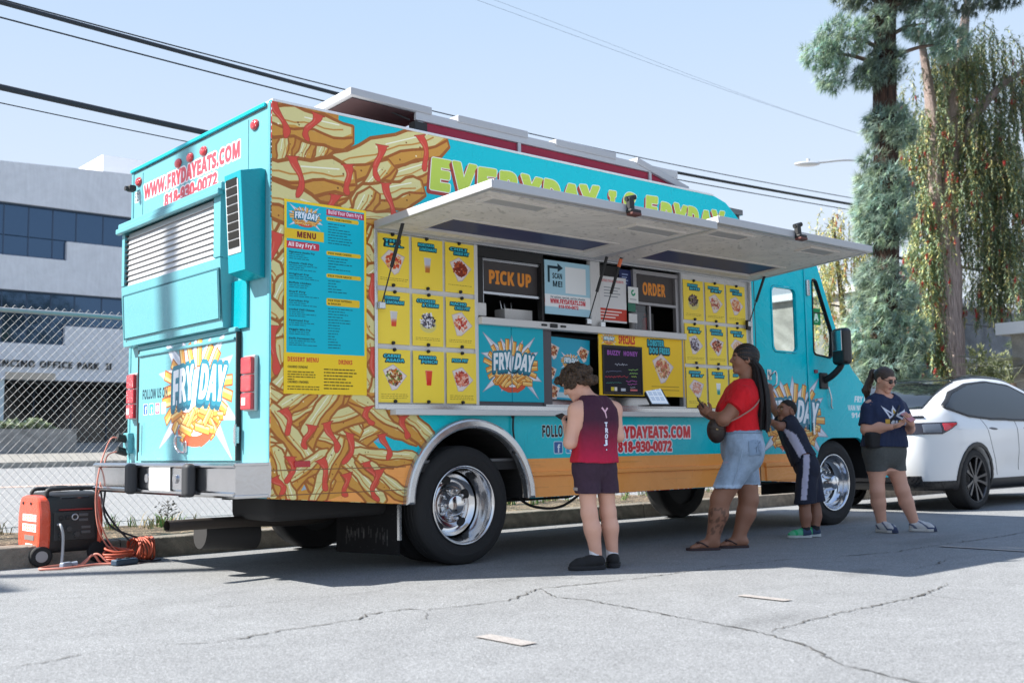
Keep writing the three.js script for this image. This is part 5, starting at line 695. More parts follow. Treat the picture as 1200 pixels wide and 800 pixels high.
// a tablet on the counter: a thing of its own
{ const t = thing('tablet_stand', 'tilted tablet ordering screen standing on the counter before the specials board', 'tablet', [3.6, 1.142, -0.04]);
  const R = (g) => { g.rotateX(-0.62); g.rotateY(-0.1); g.translate(-0.02, 0.128, 0.02); return g; };
  obj('tablet_case', R(rb(0.225, 0.31, 0.016, [0, 0, 0], 0.008)), M.black, t); obj('screen', R(b2(-0.093, 0.093, -0.142, 0.118, 0.0085, 0.0105)), tex(ctex(128, 128, (c, W, H) => { c.fillStyle = '#a9c9e8'; c.fillRect(0, 0, W, H); c.fillStyle = '#dfeaf6'; c.fillRect(4, 4, W - 8, H - 8); c.fillStyle = '#9fb8d8'; for (let i = 0; i < 4; i++) for (let j = 0; j < 3; j++) c.fillRect(12 + j * 36, 14 + i * 26, 30, 20); }), 0.15, { emissive: lin(0.5, 0.6, 0.75), emissiveIntensity: 0.18 }), t); obj('foot', rb(0.2, 0.012, 0.16, [0, 0.006, 0], 0.005), M.black, t); }
// things inside the windows
{ const t = thing('utensil_box', 'white box of cutlery standing in the dark pick-up window', 'box', [2.2, 1.775, -0.2]); obj('box', [b2(-0.14, 0.14, 0, 0.012, -0.06, 0.06), b2(-0.14, 0.14, 0, 0.1, 0.055, 0.06), b2(-0.14, 0.14, 0, 0.1, -0.06, -0.055), b2(-0.14, -0.135, 0, 0.1, -0.055, 0.055), b2(0.135, 0.14, 0, 0.1, -0.055, 0.055)], whiteM, t); for (const [x, l] of [[-0.1, 0.17], [-0.07, 0.15], [-0.02, 0.16]]) obj('fork', bar([x, 0.02, 0], [x + (x + 0.05) * 0.4, l, -0.02], 0.006, 6), aluM, t); }
{ const t = thing('squeeze_bottle', 'red squeeze bottle standing inside the order window', 'bottle', [3.66, 1.775, -0.16]); obj('bottle', lathe([[0, 0], [0.025, 0], [0.027, 0.02], [0.027, 0.11], [0.014, 0.135], [0.005, 0.17], [0, 0.171]], 16), phys([0.65, 0.03, 0.015], { roughness: 0.35 }), t); obj('cap', cyl(0.014, 0.015, 0.02, [0, 0.135, 0], [0, 0, 0], 12), M.black, t); }
{ const t = thing('cup_stack', 'stack of white paper cups inside the order window', 'cups', [3.49, 1.775, -0.14]); for (let i = 0; i < 6; i++) obj('cup', lathe([[0.03, 0], [0.037, 0.09], [0.039, 0.092], [0.034, 0.09], [0.028, 0.004]].map(([r, y]) => [r, y + i * 0.018]), 18), whiteM, t); }
// ================================================================ people
const PT = -0.7140;   // all figures are modelled in a frame turned by this angle
const nrm3 = (a) => { const l = Math.hypot(...a) || 1; return a.map((x) => x / l); }, add3 = (a, b, k = 1) => [a[0] + b[0] * k, a[1] + b[1] * k, a[2] + b[2] * k], sub3 = (a, b) => [a[0] - b[0], a[1] - b[1], a[2] - b[2]], dot3 = (a, b) => a[0] * b[0] + a[1] * b[1] + a[2] * b[2], cross3 = (a, b) => [a[1] * b[2] - a[2] * b[1], a[2] * b[0] - a[0] * b[2], a[0] * b[1] - a[1] * b[0]], mix3 = (a, b, t) => a.map((x, i) => x + (b[i] - x) * t);
const ell = (c, r) => (x, y, z) => { const a = (x - c[0]) / r[0], b = (y - c[1]) / r[1], d = (z - c[2]) / r[2], k0 = Math.sqrt(a * a + b * b + d * d), e = a / r[0], f = b / r[1], g = d / r[2], k1 = Math.sqrt(e * e + f * f + g * g) || 1e-6; return k0 < 1e-6 ? -Math.min(...r) : k0 * (k0 - 1) / k1; };
const U = (fs, k) => (x, y, z) => { let d = 1e3; for (const f of fs) { const q = f(x, y, z); d = k ? smin(d, q, k) : Math.min(d, q); } return d; };
const bounds = (pts, m) => { const lo = [1e9, 1e9, 1e9], hi = [-1e9, -1e9, -1e9]; for (const p of pts) for (let i = 0; i < 3; i++) { lo[i] = Math.min(lo[i], p[i] - m); hi[i] = Math.max(hi[i], p[i] + m); } return [lo, hi]; };
function torsoF(levels, ax, k = 0.05) { // stacked horizontal capsules
  const fs = []; for (let i = 0; i + 1 < levels.length; i++) { const [a, b] = [levels[i], levels[i + 1]], n = 4; for (let j = 0; j < n + (i === levels.length - 2 ? 1 : 0); j++) { const t = j / n, c = mix3(a[0], b[0], t), w = lerp(a[1], b[1], t), r = lerp(a[2], b[2], t), x = a[3] || b[3] ? mix3(a[3] || ax, b[3] || ax, t) : ax; fs.push(cap(add3(c, x, -w), add3(c, x, w), r, r)); } }
  return U(fs, k);
}
function limb(a, b, ra, rb3, bulge, dir) { const fs = [cap(a, b, ra, rb3)]; if (bulge) { const m = add3(mix3(a, b, 0.36), nrm3(dir), bulge * 0.16); fs.push(cap(a, m, ra * 0.9, bulge), cap(m, b, bulge, rb3)); } return U(fs, 0.04); }
function handGeo(o) { // wrist, dir, normal (towards the palm side), thumb side, curl per joint, scale
  const s = o.s || 1, d = nrm3(o.dir), n0 = nrm3(o.normal), sd0 = nrm3(cross3(d, n0)), n = nrm3(cross3(sd0, d)), sd = sd0.map((q) => q * (o.side || 1)), W = o.wrist, at = (a, b, c) => add3(add3(add3(W, d, a * s), sd, b * s), n, c * s), fs = [], pts = [W];
  const palm = U([cap(at(0.0, 0, 0), at(0.035, 0, 0), 0.021 * s, 0.022 * s), cap(at(0.035, 0.018, 0), at(0.075, 0.026, 0), 0.017 * s, 0.0125 * s), cap(at(0.035, 0.004, 0), at(0.08, 0.009, 0), 0.018 * s, 0.0125 * s), cap(at(0.035, -0.01, 0), at(0.078, -0.009, 0), 0.017 * s, 0.012 * s), cap(at(0.03, -0.02, 0), at(0.072, -0.026, 0), 0.015 * s, 0.011 * s)], 0.012 * s);
  fs.push(palm); const fing = [];
  [[0.026, 0.080, 0.07], [0.009, 0.084, 0.079], [-0.009, 0.082, 0.072], [-0.0265, 0.074, 0.056]].forEach(([b, a, L], i) => { let p = at(a - 0.012, b, 0), ang = (o.curl?.[i] ?? 0.35) * 0.5; const lens = [L * 0.46, L * 0.3, L * 0.24]; for (let k = 0; k < 3; k++) { const v = add3(d.map((q) => q * Math.cos(ang)), n, Math.sin(ang)), q = add3(p, v, lens[k] * s + (k ? 0 : 0.012 * s)); fing.push(cap(p, q, (0.0094 - k * 0.0011) * s, (0.0086 - k * 0.0012) * s)); pts.push(q); p = q; ang += (o.curl?.[i] ?? 0.35); } });
  const t = o.thumb || [0.55, 0.5, 0.45]; let p = at(0.022, 0.022, 0.004), v = nrm3(add3(add3(d.map((q) => q * t[0]), sd, t[1]), n, t[2])), q = add3(p, v, 0.046 * s); fing.push(cap(p, q, 0.0145 * s, 0.0105 * s)); const v2 = nrm3(add3(add3(d.map((x) => x * 0.85), sd, t[1] * 0.2), n, t[2] * 0.9)), q2 = add3(q, v2, 0.034 * s); fing.push(cap(q, q2, 0.0105 * s, 0.0082 * s)); pts.push(q, q2);
  const F = (x, y, z) => { let e = palm(x, y, z), g = 1e3; for (const f of fing) { const w = f(x, y, z); if (w < g) g = w; } return smin(e, g, 0.006 * s); };
  const [lo, hi] = bounds(pts, 0.032 * s); return meshSDF(F, lo, hi, 0.0032 * s, o.col);
}
function headGeo(o) { // c centre, f forward, u up hint, s scale
  const z = nrm3(o.f), x = nrm3(cross3(o.u || [0, 1, 0], z)), y = cross3(z, x), s = o.s, c = o.c, w = o.wide || 1;
  const L = (a) => { const q = sub3(a, c); return [dot3(q, x) / s, dot3(q, y) / s, dot3(q, z) / s]; }, Wd = (a) => add3(add3(add3(c, x, a[0] * s), y, a[1] * s), z, a[2] * s);
  const parts = [ell([0, 0.022, -0.012], [0.074 * w, 0.096, 0.094]), ell([0, -0.035, 0.026], [0.056 * w, 0.074, 0.062]), cap([-0.012, -0.094, 0.064], [0.012, -0.094, 0.064], 0.019, 0.019), cap([-0.034, 0.034, 0.070], [0.034, 0.034, 0.070], 0.014, 0.014), ell([-0.038 * w, -0.018, 0.056], [0.026, 0.03, 0.026]), ell([0.038 * w, -0.018, 0.056], [0.026, 0.03, 0.026]), cap([0, -0.075, -0.01], [0, -0.15, -0.022], 0.05 * (o.neck || 1), 0.05 * (o.neck || 1))];
  const base0 = U(parts, 0.03), nose = U([cap([0, 0.022, 0.084], [0, -0.016, 0.104], 0.008, 0.0125), ell([-0.011, -0.02, 0.093], [0.009, 0.008, 0.01]), ell([0.011, -0.02, 0.093], [0.009, 0.008, 0.01])], 0.008), lips = U([cap([-0.018, -0.051, 0.080], [0.018, -0.051, 0.080], 0.0075, 0.0075), cap([-0.015, -0.062, 0.079], [0.015, -0.062, 0.079], 0.008, 0.008), cap([0, -0.05, 0.086], [0, -0.062, 0.085], 0.007, 0.007)], 0.006);
  const sock = [ell([-0.031, 0.01, 0.097], [0.02, 0.013, 0.017]), ell([0.031, 0.01, 0.097], [0.02, 0.013, 0.017])], eye = U([ell([-0.031, 0.009, 0.0725], [0.0135, 0.0115, 0.0135]), ell([0.031, 0.009, 0.0725], [0.0135, 0.0115, 0.0135])]), crease = cap([-0.021, -0.0565, 0.091], [0.021, -0.0565, 0.091], 0.0025, 0.0025);
  const ears = U([-1, 1].map((k) => { const e = ell([0, 0, 0], [0.011, 0.033, 0.02]), h = ell([0, 0, 0], [0.008, 0.02, 0.011]); return (X, Y, Z) => { const a = X - k * 0.076 * w, b = Y + 0.002, d = Z + 0.008, q = d * 0.9 - b * 0.25, r = b * 0.95 + d * 0.25; return smax(e(a - k * 0.25 * -q, r, q), -h(a - k * 0.012, r, q - 0.004), 0.004); }; }));
  const F0 = (X, Y, Z) => { let d = base0(X, Y, Z); d = smin(d, nose(X, Y, Z), 0.012); d = smin(d, lips(X, Y, Z), 0.010); for (const q of sock) d = smax(d, -q(X, Y, Z), 0.010); d = Math.min(d, eye(X, Y, Z)); d = smax(d, -crease(X, Y, Z), 0.002); return smin(d, ears(X, Y, Z), 0.006); };
  const F = (a, b, e) => { const q = L([a, b, e]); return F0(...q) * s; };
  const col = (a, b, e) => { const [X, Y, Z] = L([a, b, e]), sk = o.skin; let k = 1 + 0.10 * fbm(X * 40, Y * 40, Z * 40, 2), c3 = sk.map((v) => v * k);
    if (Z > 0.05) { if (lips(X, Y, Z) < 0.0025 && Math.abs(X) < 0.025) c3 = o.lip || [sk[0] * 0.85, sk[1] * 0.55, sk[2] * 0.55]; const ex = Math.abs(X) - 0.031, ey = Y - 0.009; if (Z > 0.066 && eye(X, Y, Z) < 0.0014) c3 = Math.hypot(ex, ey) < 0.0062 ? [0.02, 0.014, 0.01] : [0.55, 0.52, 0.5]; const by = Y - 0.032 + ex * ex * 8 * (ex > 0 ? 1.6 : 0.5); if (Math.abs(ex) < 0.021 && Math.abs(by) < 0.0045) c3 = o.brow || [0.04, 0.025, 0.018]; if (Math.abs(ey) < 0.016 && ey > 0.009 && Math.abs(ex) < 0.016 && Z > 0.07) c3 = c3.map((v) => v * 0.7); }
    return c3; };
  const R = 0.135 * s, m = [c[0] - R, c[1] - R - 0.03 * s, c[2] - R], M2 = [c[0] + R, c[1] + R, c[2] + R];
  return { geo: meshSDF(F, m, M2, 0.0042 * s, col), F, F0, L, W: Wd, x, y, z };
}
function decal(mesh, c, u, n, w, h, tx, name, parent, rough = 0.8) { // print on cloth: the triangles of the cloth under a rectangle
  const g = prep(mesh.geometry), p = g.attributes.position, nn = g.attributes.normal, pos = [], nor = [], uv = []; u = nrm3(u); n = nrm3(n); const v = cross3(n, u);
  for (let i = 0; i < p.count; i += 3) { let ok = true, t = []; for (let k = 0; k < 3; k++) { const q = [p.getX(i + k) - c[0], p.getY(i + k) - c[1], p.getZ(i + k) - c[2]], m = [nn.getX(i + k), nn.getY(i + k), nn.getZ(i + k)], a = dot3(q, u) / w + 0.5, b = dot3(q, v) / h + 0.5; if (dot3(m, n) < 0.1 || Math.abs(dot3(q, n)) > 0.2) ok = false; t.push([a, b, m]); } if (!ok || t.every((q) => q[0] < 0) || t.every((q) => q[0] > 1) || t.every((q) => q[1] < 0) || t.every((q) => q[1] > 1)) continue; for (let k = 0; k < 3; k++) { const m = t[k][2]; pos.push(p.getX(i + k) + m[0] * 0.0015, p.getY(i + k) + m[1] * 0.0015, p.getZ(i + k) + m[2] * 0.0015); nor.push(...m); uv.push(clamp(t[k][0], 0, 1), clamp(t[k][1], 0, 1)); } }
  const o = new THREE.BufferGeometry(); o.setAttribute('position', new THREE.Float32BufferAttribute(pos, 3)); o.setAttribute('normal', new THREE.Float32BufferAttribute(nor, 3)); o.setAttribute('uv', new THREE.Float32BufferAttribute(uv, 2));
  return obj(name, o, new THREE.MeshStandardMaterial({ map: tx, roughness: rough, alphaTest: 0.5, side: THREE.DoubleSide }), parent);
}
const skinM = phys([1, 1, 1], { vertexColors: true, roughness: 0.55, sheen: 0.2, sheenRoughness: 0.5, sheenColor: lin(0.5, 0.35, 0.3), bumpMap: rep(grainTex, 30), bumpScale: 0.0004 });
const clothTex = dtex(128, (u, v) => { const x = Math.round(u * 128), y = Math.round(v * 128); return 0.5 + 0.25 * (hash2(x, y) - 0.5) + 0.2 * ((x + y) % 4 < 2 ? 1 : -1); });
const clothM = () => new THREE.MeshPhysicalMaterial({ color: 0xffffff, vertexColors: true, roughness: 0.88, sheen: 0.25, sheenRoughness: 0.6, sheenColor: lin(0.4, 0.4, 0.4) });
const speck = (c, f = 60, a = 0.08) => (x, y, z) => { const k = 1 + a * fbm(x * f, y * f, z * f, 2) * 2; return c.map((v) => v * k); };
const folds = (amp, f) => (x, y, z) => amp * (fbm(x * f, y * f * 0.45, z * f, 3) * 1.6 + 0.5 * Math.sin(y * 38 + 5 * noise(x * 9, y * 4, z * 9)) * Math.max(0, noise(x * 6 + 4, y * 3, z * 6)));
function shoe(heel, toe, ankle, s, cols, name, parent, label) { // sole and upper
  const d = nrm3([toe[0] - heel[0], 0, toe[2] - heel[2]]), H = add3(heel, d, 0.018 * s), L = Math.hypot(toe[0] - heel[0], toe[2] - heel[2]), at = (t, y) => [H[0] + d[0] * t, y, H[2] + d[2] * t], sd = [d[2], 0, -d[0]];
  const up = U([cap(at(0.01 * s, 0.05 * s), at(L * 0.35, 0.052 * s), 0.038 * s, 0.042 * s), cap(at(L * 0.3, 0.052 * s), at(L * 0.66, 0.036 * s), 0.044 * s, 0.043 * s), cap(at(L * 0.66, 0.036 * s), at(L - 0.045 * s, 0.03 * s), 0.043 * s, 0.033 * s), cap(at(0.02 * s, 0.06 * s), [lerp(at(0.04, 0)[0], ankle[0], 0.7), 0.088 * s, lerp(at(0.04, 0)[2], ankle[2], 0.7)], 0.04 * s, 0.036 * s)], 0.02 * s);
  const open = cap([ankle[0], 0.088 * s, ankle[2]], [ankle[0], 0.2 * s, ankle[2]], 0.031 * s, 0.05 * s), lace = (x, y, z) => { const q = [x - H[0], 0, z - H[2]], t = dot3(q, d) / L, e = dot3(q, sd); return t > 0.3 && t < 0.68 && Math.abs(e) < 0.024 * s ? 0.0028 * Math.max(0, Math.sin(t * 75)) : 0; };
  const F = (x, y, z) => Math.max(smax(up(x, y, z) - lace(x, y, z), -(open(x, y, z)), 0.006), 0.020 * s - y), S = (x, y, z) => Math.max(up(x, 0.034 * s, z) - 0.006 * s, y - 0.027 * s - 0.010 * s * sstep(L * 0.3, 0, Math.hypot(x - H[0], z - H[2])), 0.003 - y);
  const [lo, hi] = bounds([heel, toe, at(0, 0.14 * s), [ankle[0], 0.12, ankle[2]]], 0.07 * s), colF = (x, y, z) => { const q = [x - H[0], 0, z - H[2]], t = dot3(q, d) / L, e = dot3(q, sd) / s; return cols.up(t, y / s, e); };
  const o = obj(name, meshSDF(F, lo, hi, 0.0055 * s, colF), clothM(), parent); obj('sole', meshSDF(S, lo, [hi[0], 0.06, hi[2]], 0.0055 * s, (x, y, z) => cols.sole(dot3([x - H[0], 0, z - H[2]], d) / L, y)), clothM(), o); if (label) o.userData.label = label; return o;
}
const plain = (c) => () => c;
function sock(a, y0, y1, r, c, parent, tilt) { const f = cap([a[0], 0.04, a[2]], [tilt[0], y1, tilt[2]], r, r * 1.04); obj('sock', meshSDF((x, y, z) => Math.max(f(x, y, z), y - y1 + 0.004 * Math.sin(x * 90), y0 - y), [a[0] - 0.09, y0 - 0.02, a[2] - 0.09], [a[0] + 0.09, y1 + 0.02, a[2] + 0.09], 0.006, speck(c, 80, 0.12)), clothM(), parent); }
function hairBlobs(H, list, k, amp, f) { const fs = list.map(([p, r]) => { const q = H.W(p); return cap(q, q, r, r); }), u = U(fs, k); return (x, y, z) => u(x, y, z) + amp * fbm(x * f, y * f, z * f, 3); }

// ---------------------------------------------------------------- boy in the tank top
{
  const t = thing('person', 'child in dark red sleeveless sports top, back turned, head bent over a phone', 'person', [2.0, 0, 0.86], PT);
  const sk = [0.72, 0.40, 0.29], sc = (x, y, z) => { const k = 1 + 0.1 * fbm(x * 14, y * 14, z * 14, 3) ; return [sk[0] * k, sk[1] * k, sk[2] * k]; };
  const ax = nrm3([-0.756, 0, 0.655]), fw = [-0.655, 0, -0.756];
  const lev = [[[-0.015, 0.66, 0], 0.062, 0.084], [[-0.01, 0.80, 0], 0.055, 0.074], [[0, 0.96, -0.005], 0.068, 0.078], [[0.0, 1.055, 0], 0.088, 0.058], [[-0.005, 1.10, 0.0], 0.03, 0.05]];
  const T = torsoF(lev, ax, 0.05), hipL = [-0.075, 0.64, 0.035], hipR = [0.055, 0.64, -0.045], knL = [-0.06, 0.37, 0.05], knR = [0.075, 0.372, -0.05], anL = [-0.018, 0.09, 0.045], anR = [0.10, 0.09, -0.06], back = [0.5, 0, 0.6];
  const legs = U([limb(hipL, knL, 0.072, 0.050), limb(hipR, knR, 0.072, 0.050), limb(knL, anL, 0.047, 0.029, 0.048, back), limb(knR, anR, 0.047, 0.029, 0.048, back)], 0.03);
  const shL = [-0.135, 1.06, 0.09], shR = [0.14, 1.068, -0.09], elL = [-0.185, 0.845, 0.11], wrL = [-0.195, 0.965, -0.075], elR = [0.165, 0.885, -0.10], wrR = [-0.12, 0.965, -0.24];
  const arms = U([limb(shL, elL, 0.050, 0.036), limb(elL, wrL, 0.037, 0.023), limb(shR, elR, 0.048, 0.036), limb(elR, wrR, 0.037, 0.023), cap(add3(shL, [0.03, 0.005, -0.02]), shL, 0.052, 0.052), cap(add3(shR, [-0.03, 0.005, 0.02]), shR, 0.052, 0.051)], 0.035);
  const H = headGeo({ c: [-0.125, 1.245, -0.03], f: [-0.82, -0.5, -0.32], s: 0.93, skin: sk, neck: 0.85 });
  const neck = cap([-0.005, 1.08, 0.005], H.W([0, -0.06, -0.03]), 0.05, 0.044);
  const B = (x, y, z) => smin(smin(T(x, y, z), arms(x, y, z), 0.05), smin(legs(x, y, z), neck(x, y, z), 0.03), 0.04) + 0.02 * sstep(0.51, 0.54, y) * sstep(0.8, 0.74, y);
  const [lo, hi] = bounds([hipL, hipR, anL, anR, shL, shR, elL, wrL, wrR, elR, [-0.06, 1.17, 0]], 0.1);
  const hL = handGeo({ wrist: wrL, dir: [-0.1, 0.35, -0.9], normal: [0.7, 0.6, 0.1], side: 1, s: 0.86, curl: [0.5, 0.55, 0.6, 0.65], col: sc }), hR = handGeo({ wrist: wrR, dir: [-0.9, 0.35, 0.1], normal: [0, 0.7, 0.6], side: -1, s: 0.86, curl: [0.5, 0.55, 0.6, 0.65], col: sc });
  obj('body', [meshSDF(B, lo, hi, 0.0105, sc), H.geo, hL, hR], skinM, t);
  // hair: a mop of curls
  const R = rng(14), L = [], hc = [0, 0.03, -0.02]; for (let i = 0; i < 260; i++) { const a = R() * 6.283, b = Math.acos(1 - 1.75 * R()), p = [Math.sin(b) * Math.cos(a), Math.cos(b), Math.sin(b) * Math.sin(a)]; if (p[2] > 0.45 && p[1] < 0.32) continue; if (p[1] < -0.45 && p[2] > -0.35) continue; L.push([[hc[0] + p[0] * 0.088, hc[1] + p[1] * 0.102, hc[2] + p[2] * 0.104], 0.014 + 0.015 * R()]); }
  for (let i = 0; i < 16; i++) L.push([[(R() - 0.5) * 0.11, 0.06 + R() * 0.05, 0.085 + R() * 0.022], 0.012 + 0.01 * R()], [[(R() - 0.5) * 0.12, -0.02 - R() * 0.03, -0.115 - R() * 0.018], 0.02 + 0.012 * R()], [[0.01 + 0.03 * (R() - 0.5), 0.03 + 0.03 * R(), -0.125 - 0.02 * R()], 0.02], [[0.07 + R() * 0.02, 0.0 + R() * 0.06, 0.02 + R() * 0.05], 0.012]);
  const hb = hairBlobs(H, L, 0.007, 0.014, 75), hcol = (x, y, z) => { const k = 0.25 + 1.1 * Math.max(0, 0.45 + 1.4 * fbm(x * 70, y * 70, z * 70, 3)) + 1.6 * Math.max(0, fbm(x * 25, y * 25, z * 25, 2)); return [0.062 * k, 0.034 * k, 0.018 * k]; };
  obj('hair', meshSDF(hb, [H.W([0, 0, 0])[0] - 0.17, 1.06, -0.2], [H.W([0, 0, 0])[0] + 0.17, 1.42, 0.16], 0.0045, hcol), phys([1, 1, 1], { vertexColors: true, roughness: 0.6 }), t);
  // sleeveless top, dyed dark to red
  const fo = folds(0.010, 14), armhole = U([cap(add3(shL, ax, 0.012), add3(shL, [0, -0.02, 0], 4), 0.068, 0.064), cap(add3(shR, ax, -0.012), add3(shR, [0, -0.02, 0], 4), 0.066, 0.064)]);
  const top = (x, y, z) => { let d = T(x, y, z) - 0.013 - 0.01 * sstep(0.9, 0.72, y) + fo(x, y, z); d = smax(d, -armhole(x, y, z), 0.008); d = smax(d, -(Math.hypot(x + 0.025, z + 0.01, (y - 1.145) * 0.9) - 0.064), 0.006); return Math.max(d, 0.708 + 0.045 * (x - 0.0) * -0.6 + 0.006 * noise(x * 12, 0, z * 12) - y); };
  const topC = (x, y, z) => { const q = clamp((1.0 - y) / 0.28, 0, 1), k = 1 + 0.15 * fbm(x * 40, y * 40, z * 40, 2), s = sstep(-0.1, -0.15, x) * 0.8; const c = mix3([0.055, 0.013, 0.034], [0.50, 0.010, 0.055], Math.pow(q, 1.2)); return mix3(c, [0.55, 0.012, 0.03], s).map((v) => v * k); };
  const shirt = obj('sports_top', meshSDF(top, [-0.26, 0.66, -0.22], [0.24, 1.16, 0.22], 0.0085, topC), clothM(), t);
  const tx = ctex(128, 320, (c, W, Hh) => { c.clearRect(0, 0, W, Hh); c.strokeStyle = '#e7b9c8'; c.lineWidth = 13; c.beginPath(); c.moveTo(34, 16); c.lineTo(60, 44); c.lineTo(92, 18); c.moveTo(60, 40); c.lineTo(76, 84); c.stroke(); c.fillStyle = '#eef0fa'; ['T', 'R', 'O', 'J', '.'].forEach((ch, i) => fit(c, ch, 52, 142 + i * 38, ch === '.' ? 12 : 30, 30, '#eef0fa', { line: '#3a2a5a', lw: 16, thick: 6 })); });
  const bn = nrm3([0.655, 0.0, 0.756]); decal(shirt, [0.07, 0.93, 0.09], [0.756, 0, -0.655], bn, 0.13, 0.33, tx, 'shirt_print', t);
  const legsB = U([cap(hipL, add3(hipL, sub3(knL, hipL), 0.7), 0.090, 0.085), cap(hipR, add3(hipR, sub3(knR, hipR), 0.7), 0.090, 0.085)]), pel = torsoF([[[-0.015, 0.66, 0], 0.066, 0.09], [[-0.012, 0.76, 0], 0.060, 0.086]], ax, 0.04), f2 = folds(0.007, 12);
  obj('shorts', meshSDF((x, y, z) => Math.max(smin(legsB(x, y, z), pel(x, y, z), 0.03) + f2(x, y, z), 0.502 - 0.02 * x - y, y - 0.79), [-0.25, 0.46, -0.24], [0.24, 0.84, 0.22], 0.009, speck([0.045, 0.022, 0.042], 60, 0.2)), clothM(), t);
  obj('hem_trim', meshSDF((x, y, z) => Math.max(Math.abs(legsB(x, y, z) + f2(x, y, z)) - 0.006, Math.abs(y - 0.535) - 0.012, x + 0.135), [-0.25, 0.5, -0.05], [-0.1, 0.57, 0.22], 0.006, plain([0.4, 0.35, 0.33])), clothM(), t);
  const bk = { up: (q, y, e) => [0.014, 0.014, 0.015].map((v) => v * (1 + (y < 0.032 ? 0.8 : 0) + (Math.abs(e) < 0.014 && q > 0.35 && q < 0.7 ? 0.9 : 0))), sole: plain([0.02, 0.02, 0.022]) };
  sock(anL, 0.06, 0.142, 0.040, [0.80, 0.80, 0.84], t, add3(anL, [-0.008, 0, 0])); sock(anR, 0.06, 0.142, 0.040, [0.80, 0.80, 0.84], t, add3(anR, [-0.004, 0, 0]));
  shoe([0.028, 0, 0.05], [-0.20, 0, 0.10], [anL[0], 0, anL[2]], 0.98, bk, 'shoe', t); shoe([0.098, 0, 0.0], [0.115, 0, -0.22], [anR[0], 0, anR[2]], 0.98, bk, 'shoe', t);
  const ph = thing('mobile_phone', 'dark mobile phone held low by the child in the red sports top', 'phone', [2.0, 0, 0.86], PT); obj('phone_body', xf(rb(0.066, 0.135, 0.009, [0, 0, 0], 0.006), [-0.20, 1.015, -0.17], [-0.9, 0.6, 0.3]), M.black, ph); obj('screen', xf(b2(-0.029, 0.029, -0.061, 0.061, 0.0047, 0.0052), [-0.20, 1.015, -0.17], [-0.9, 0.6, 0.3]), phys([0.02, 0.02, 0.025], { roughness: 0.05 }), ph);
}
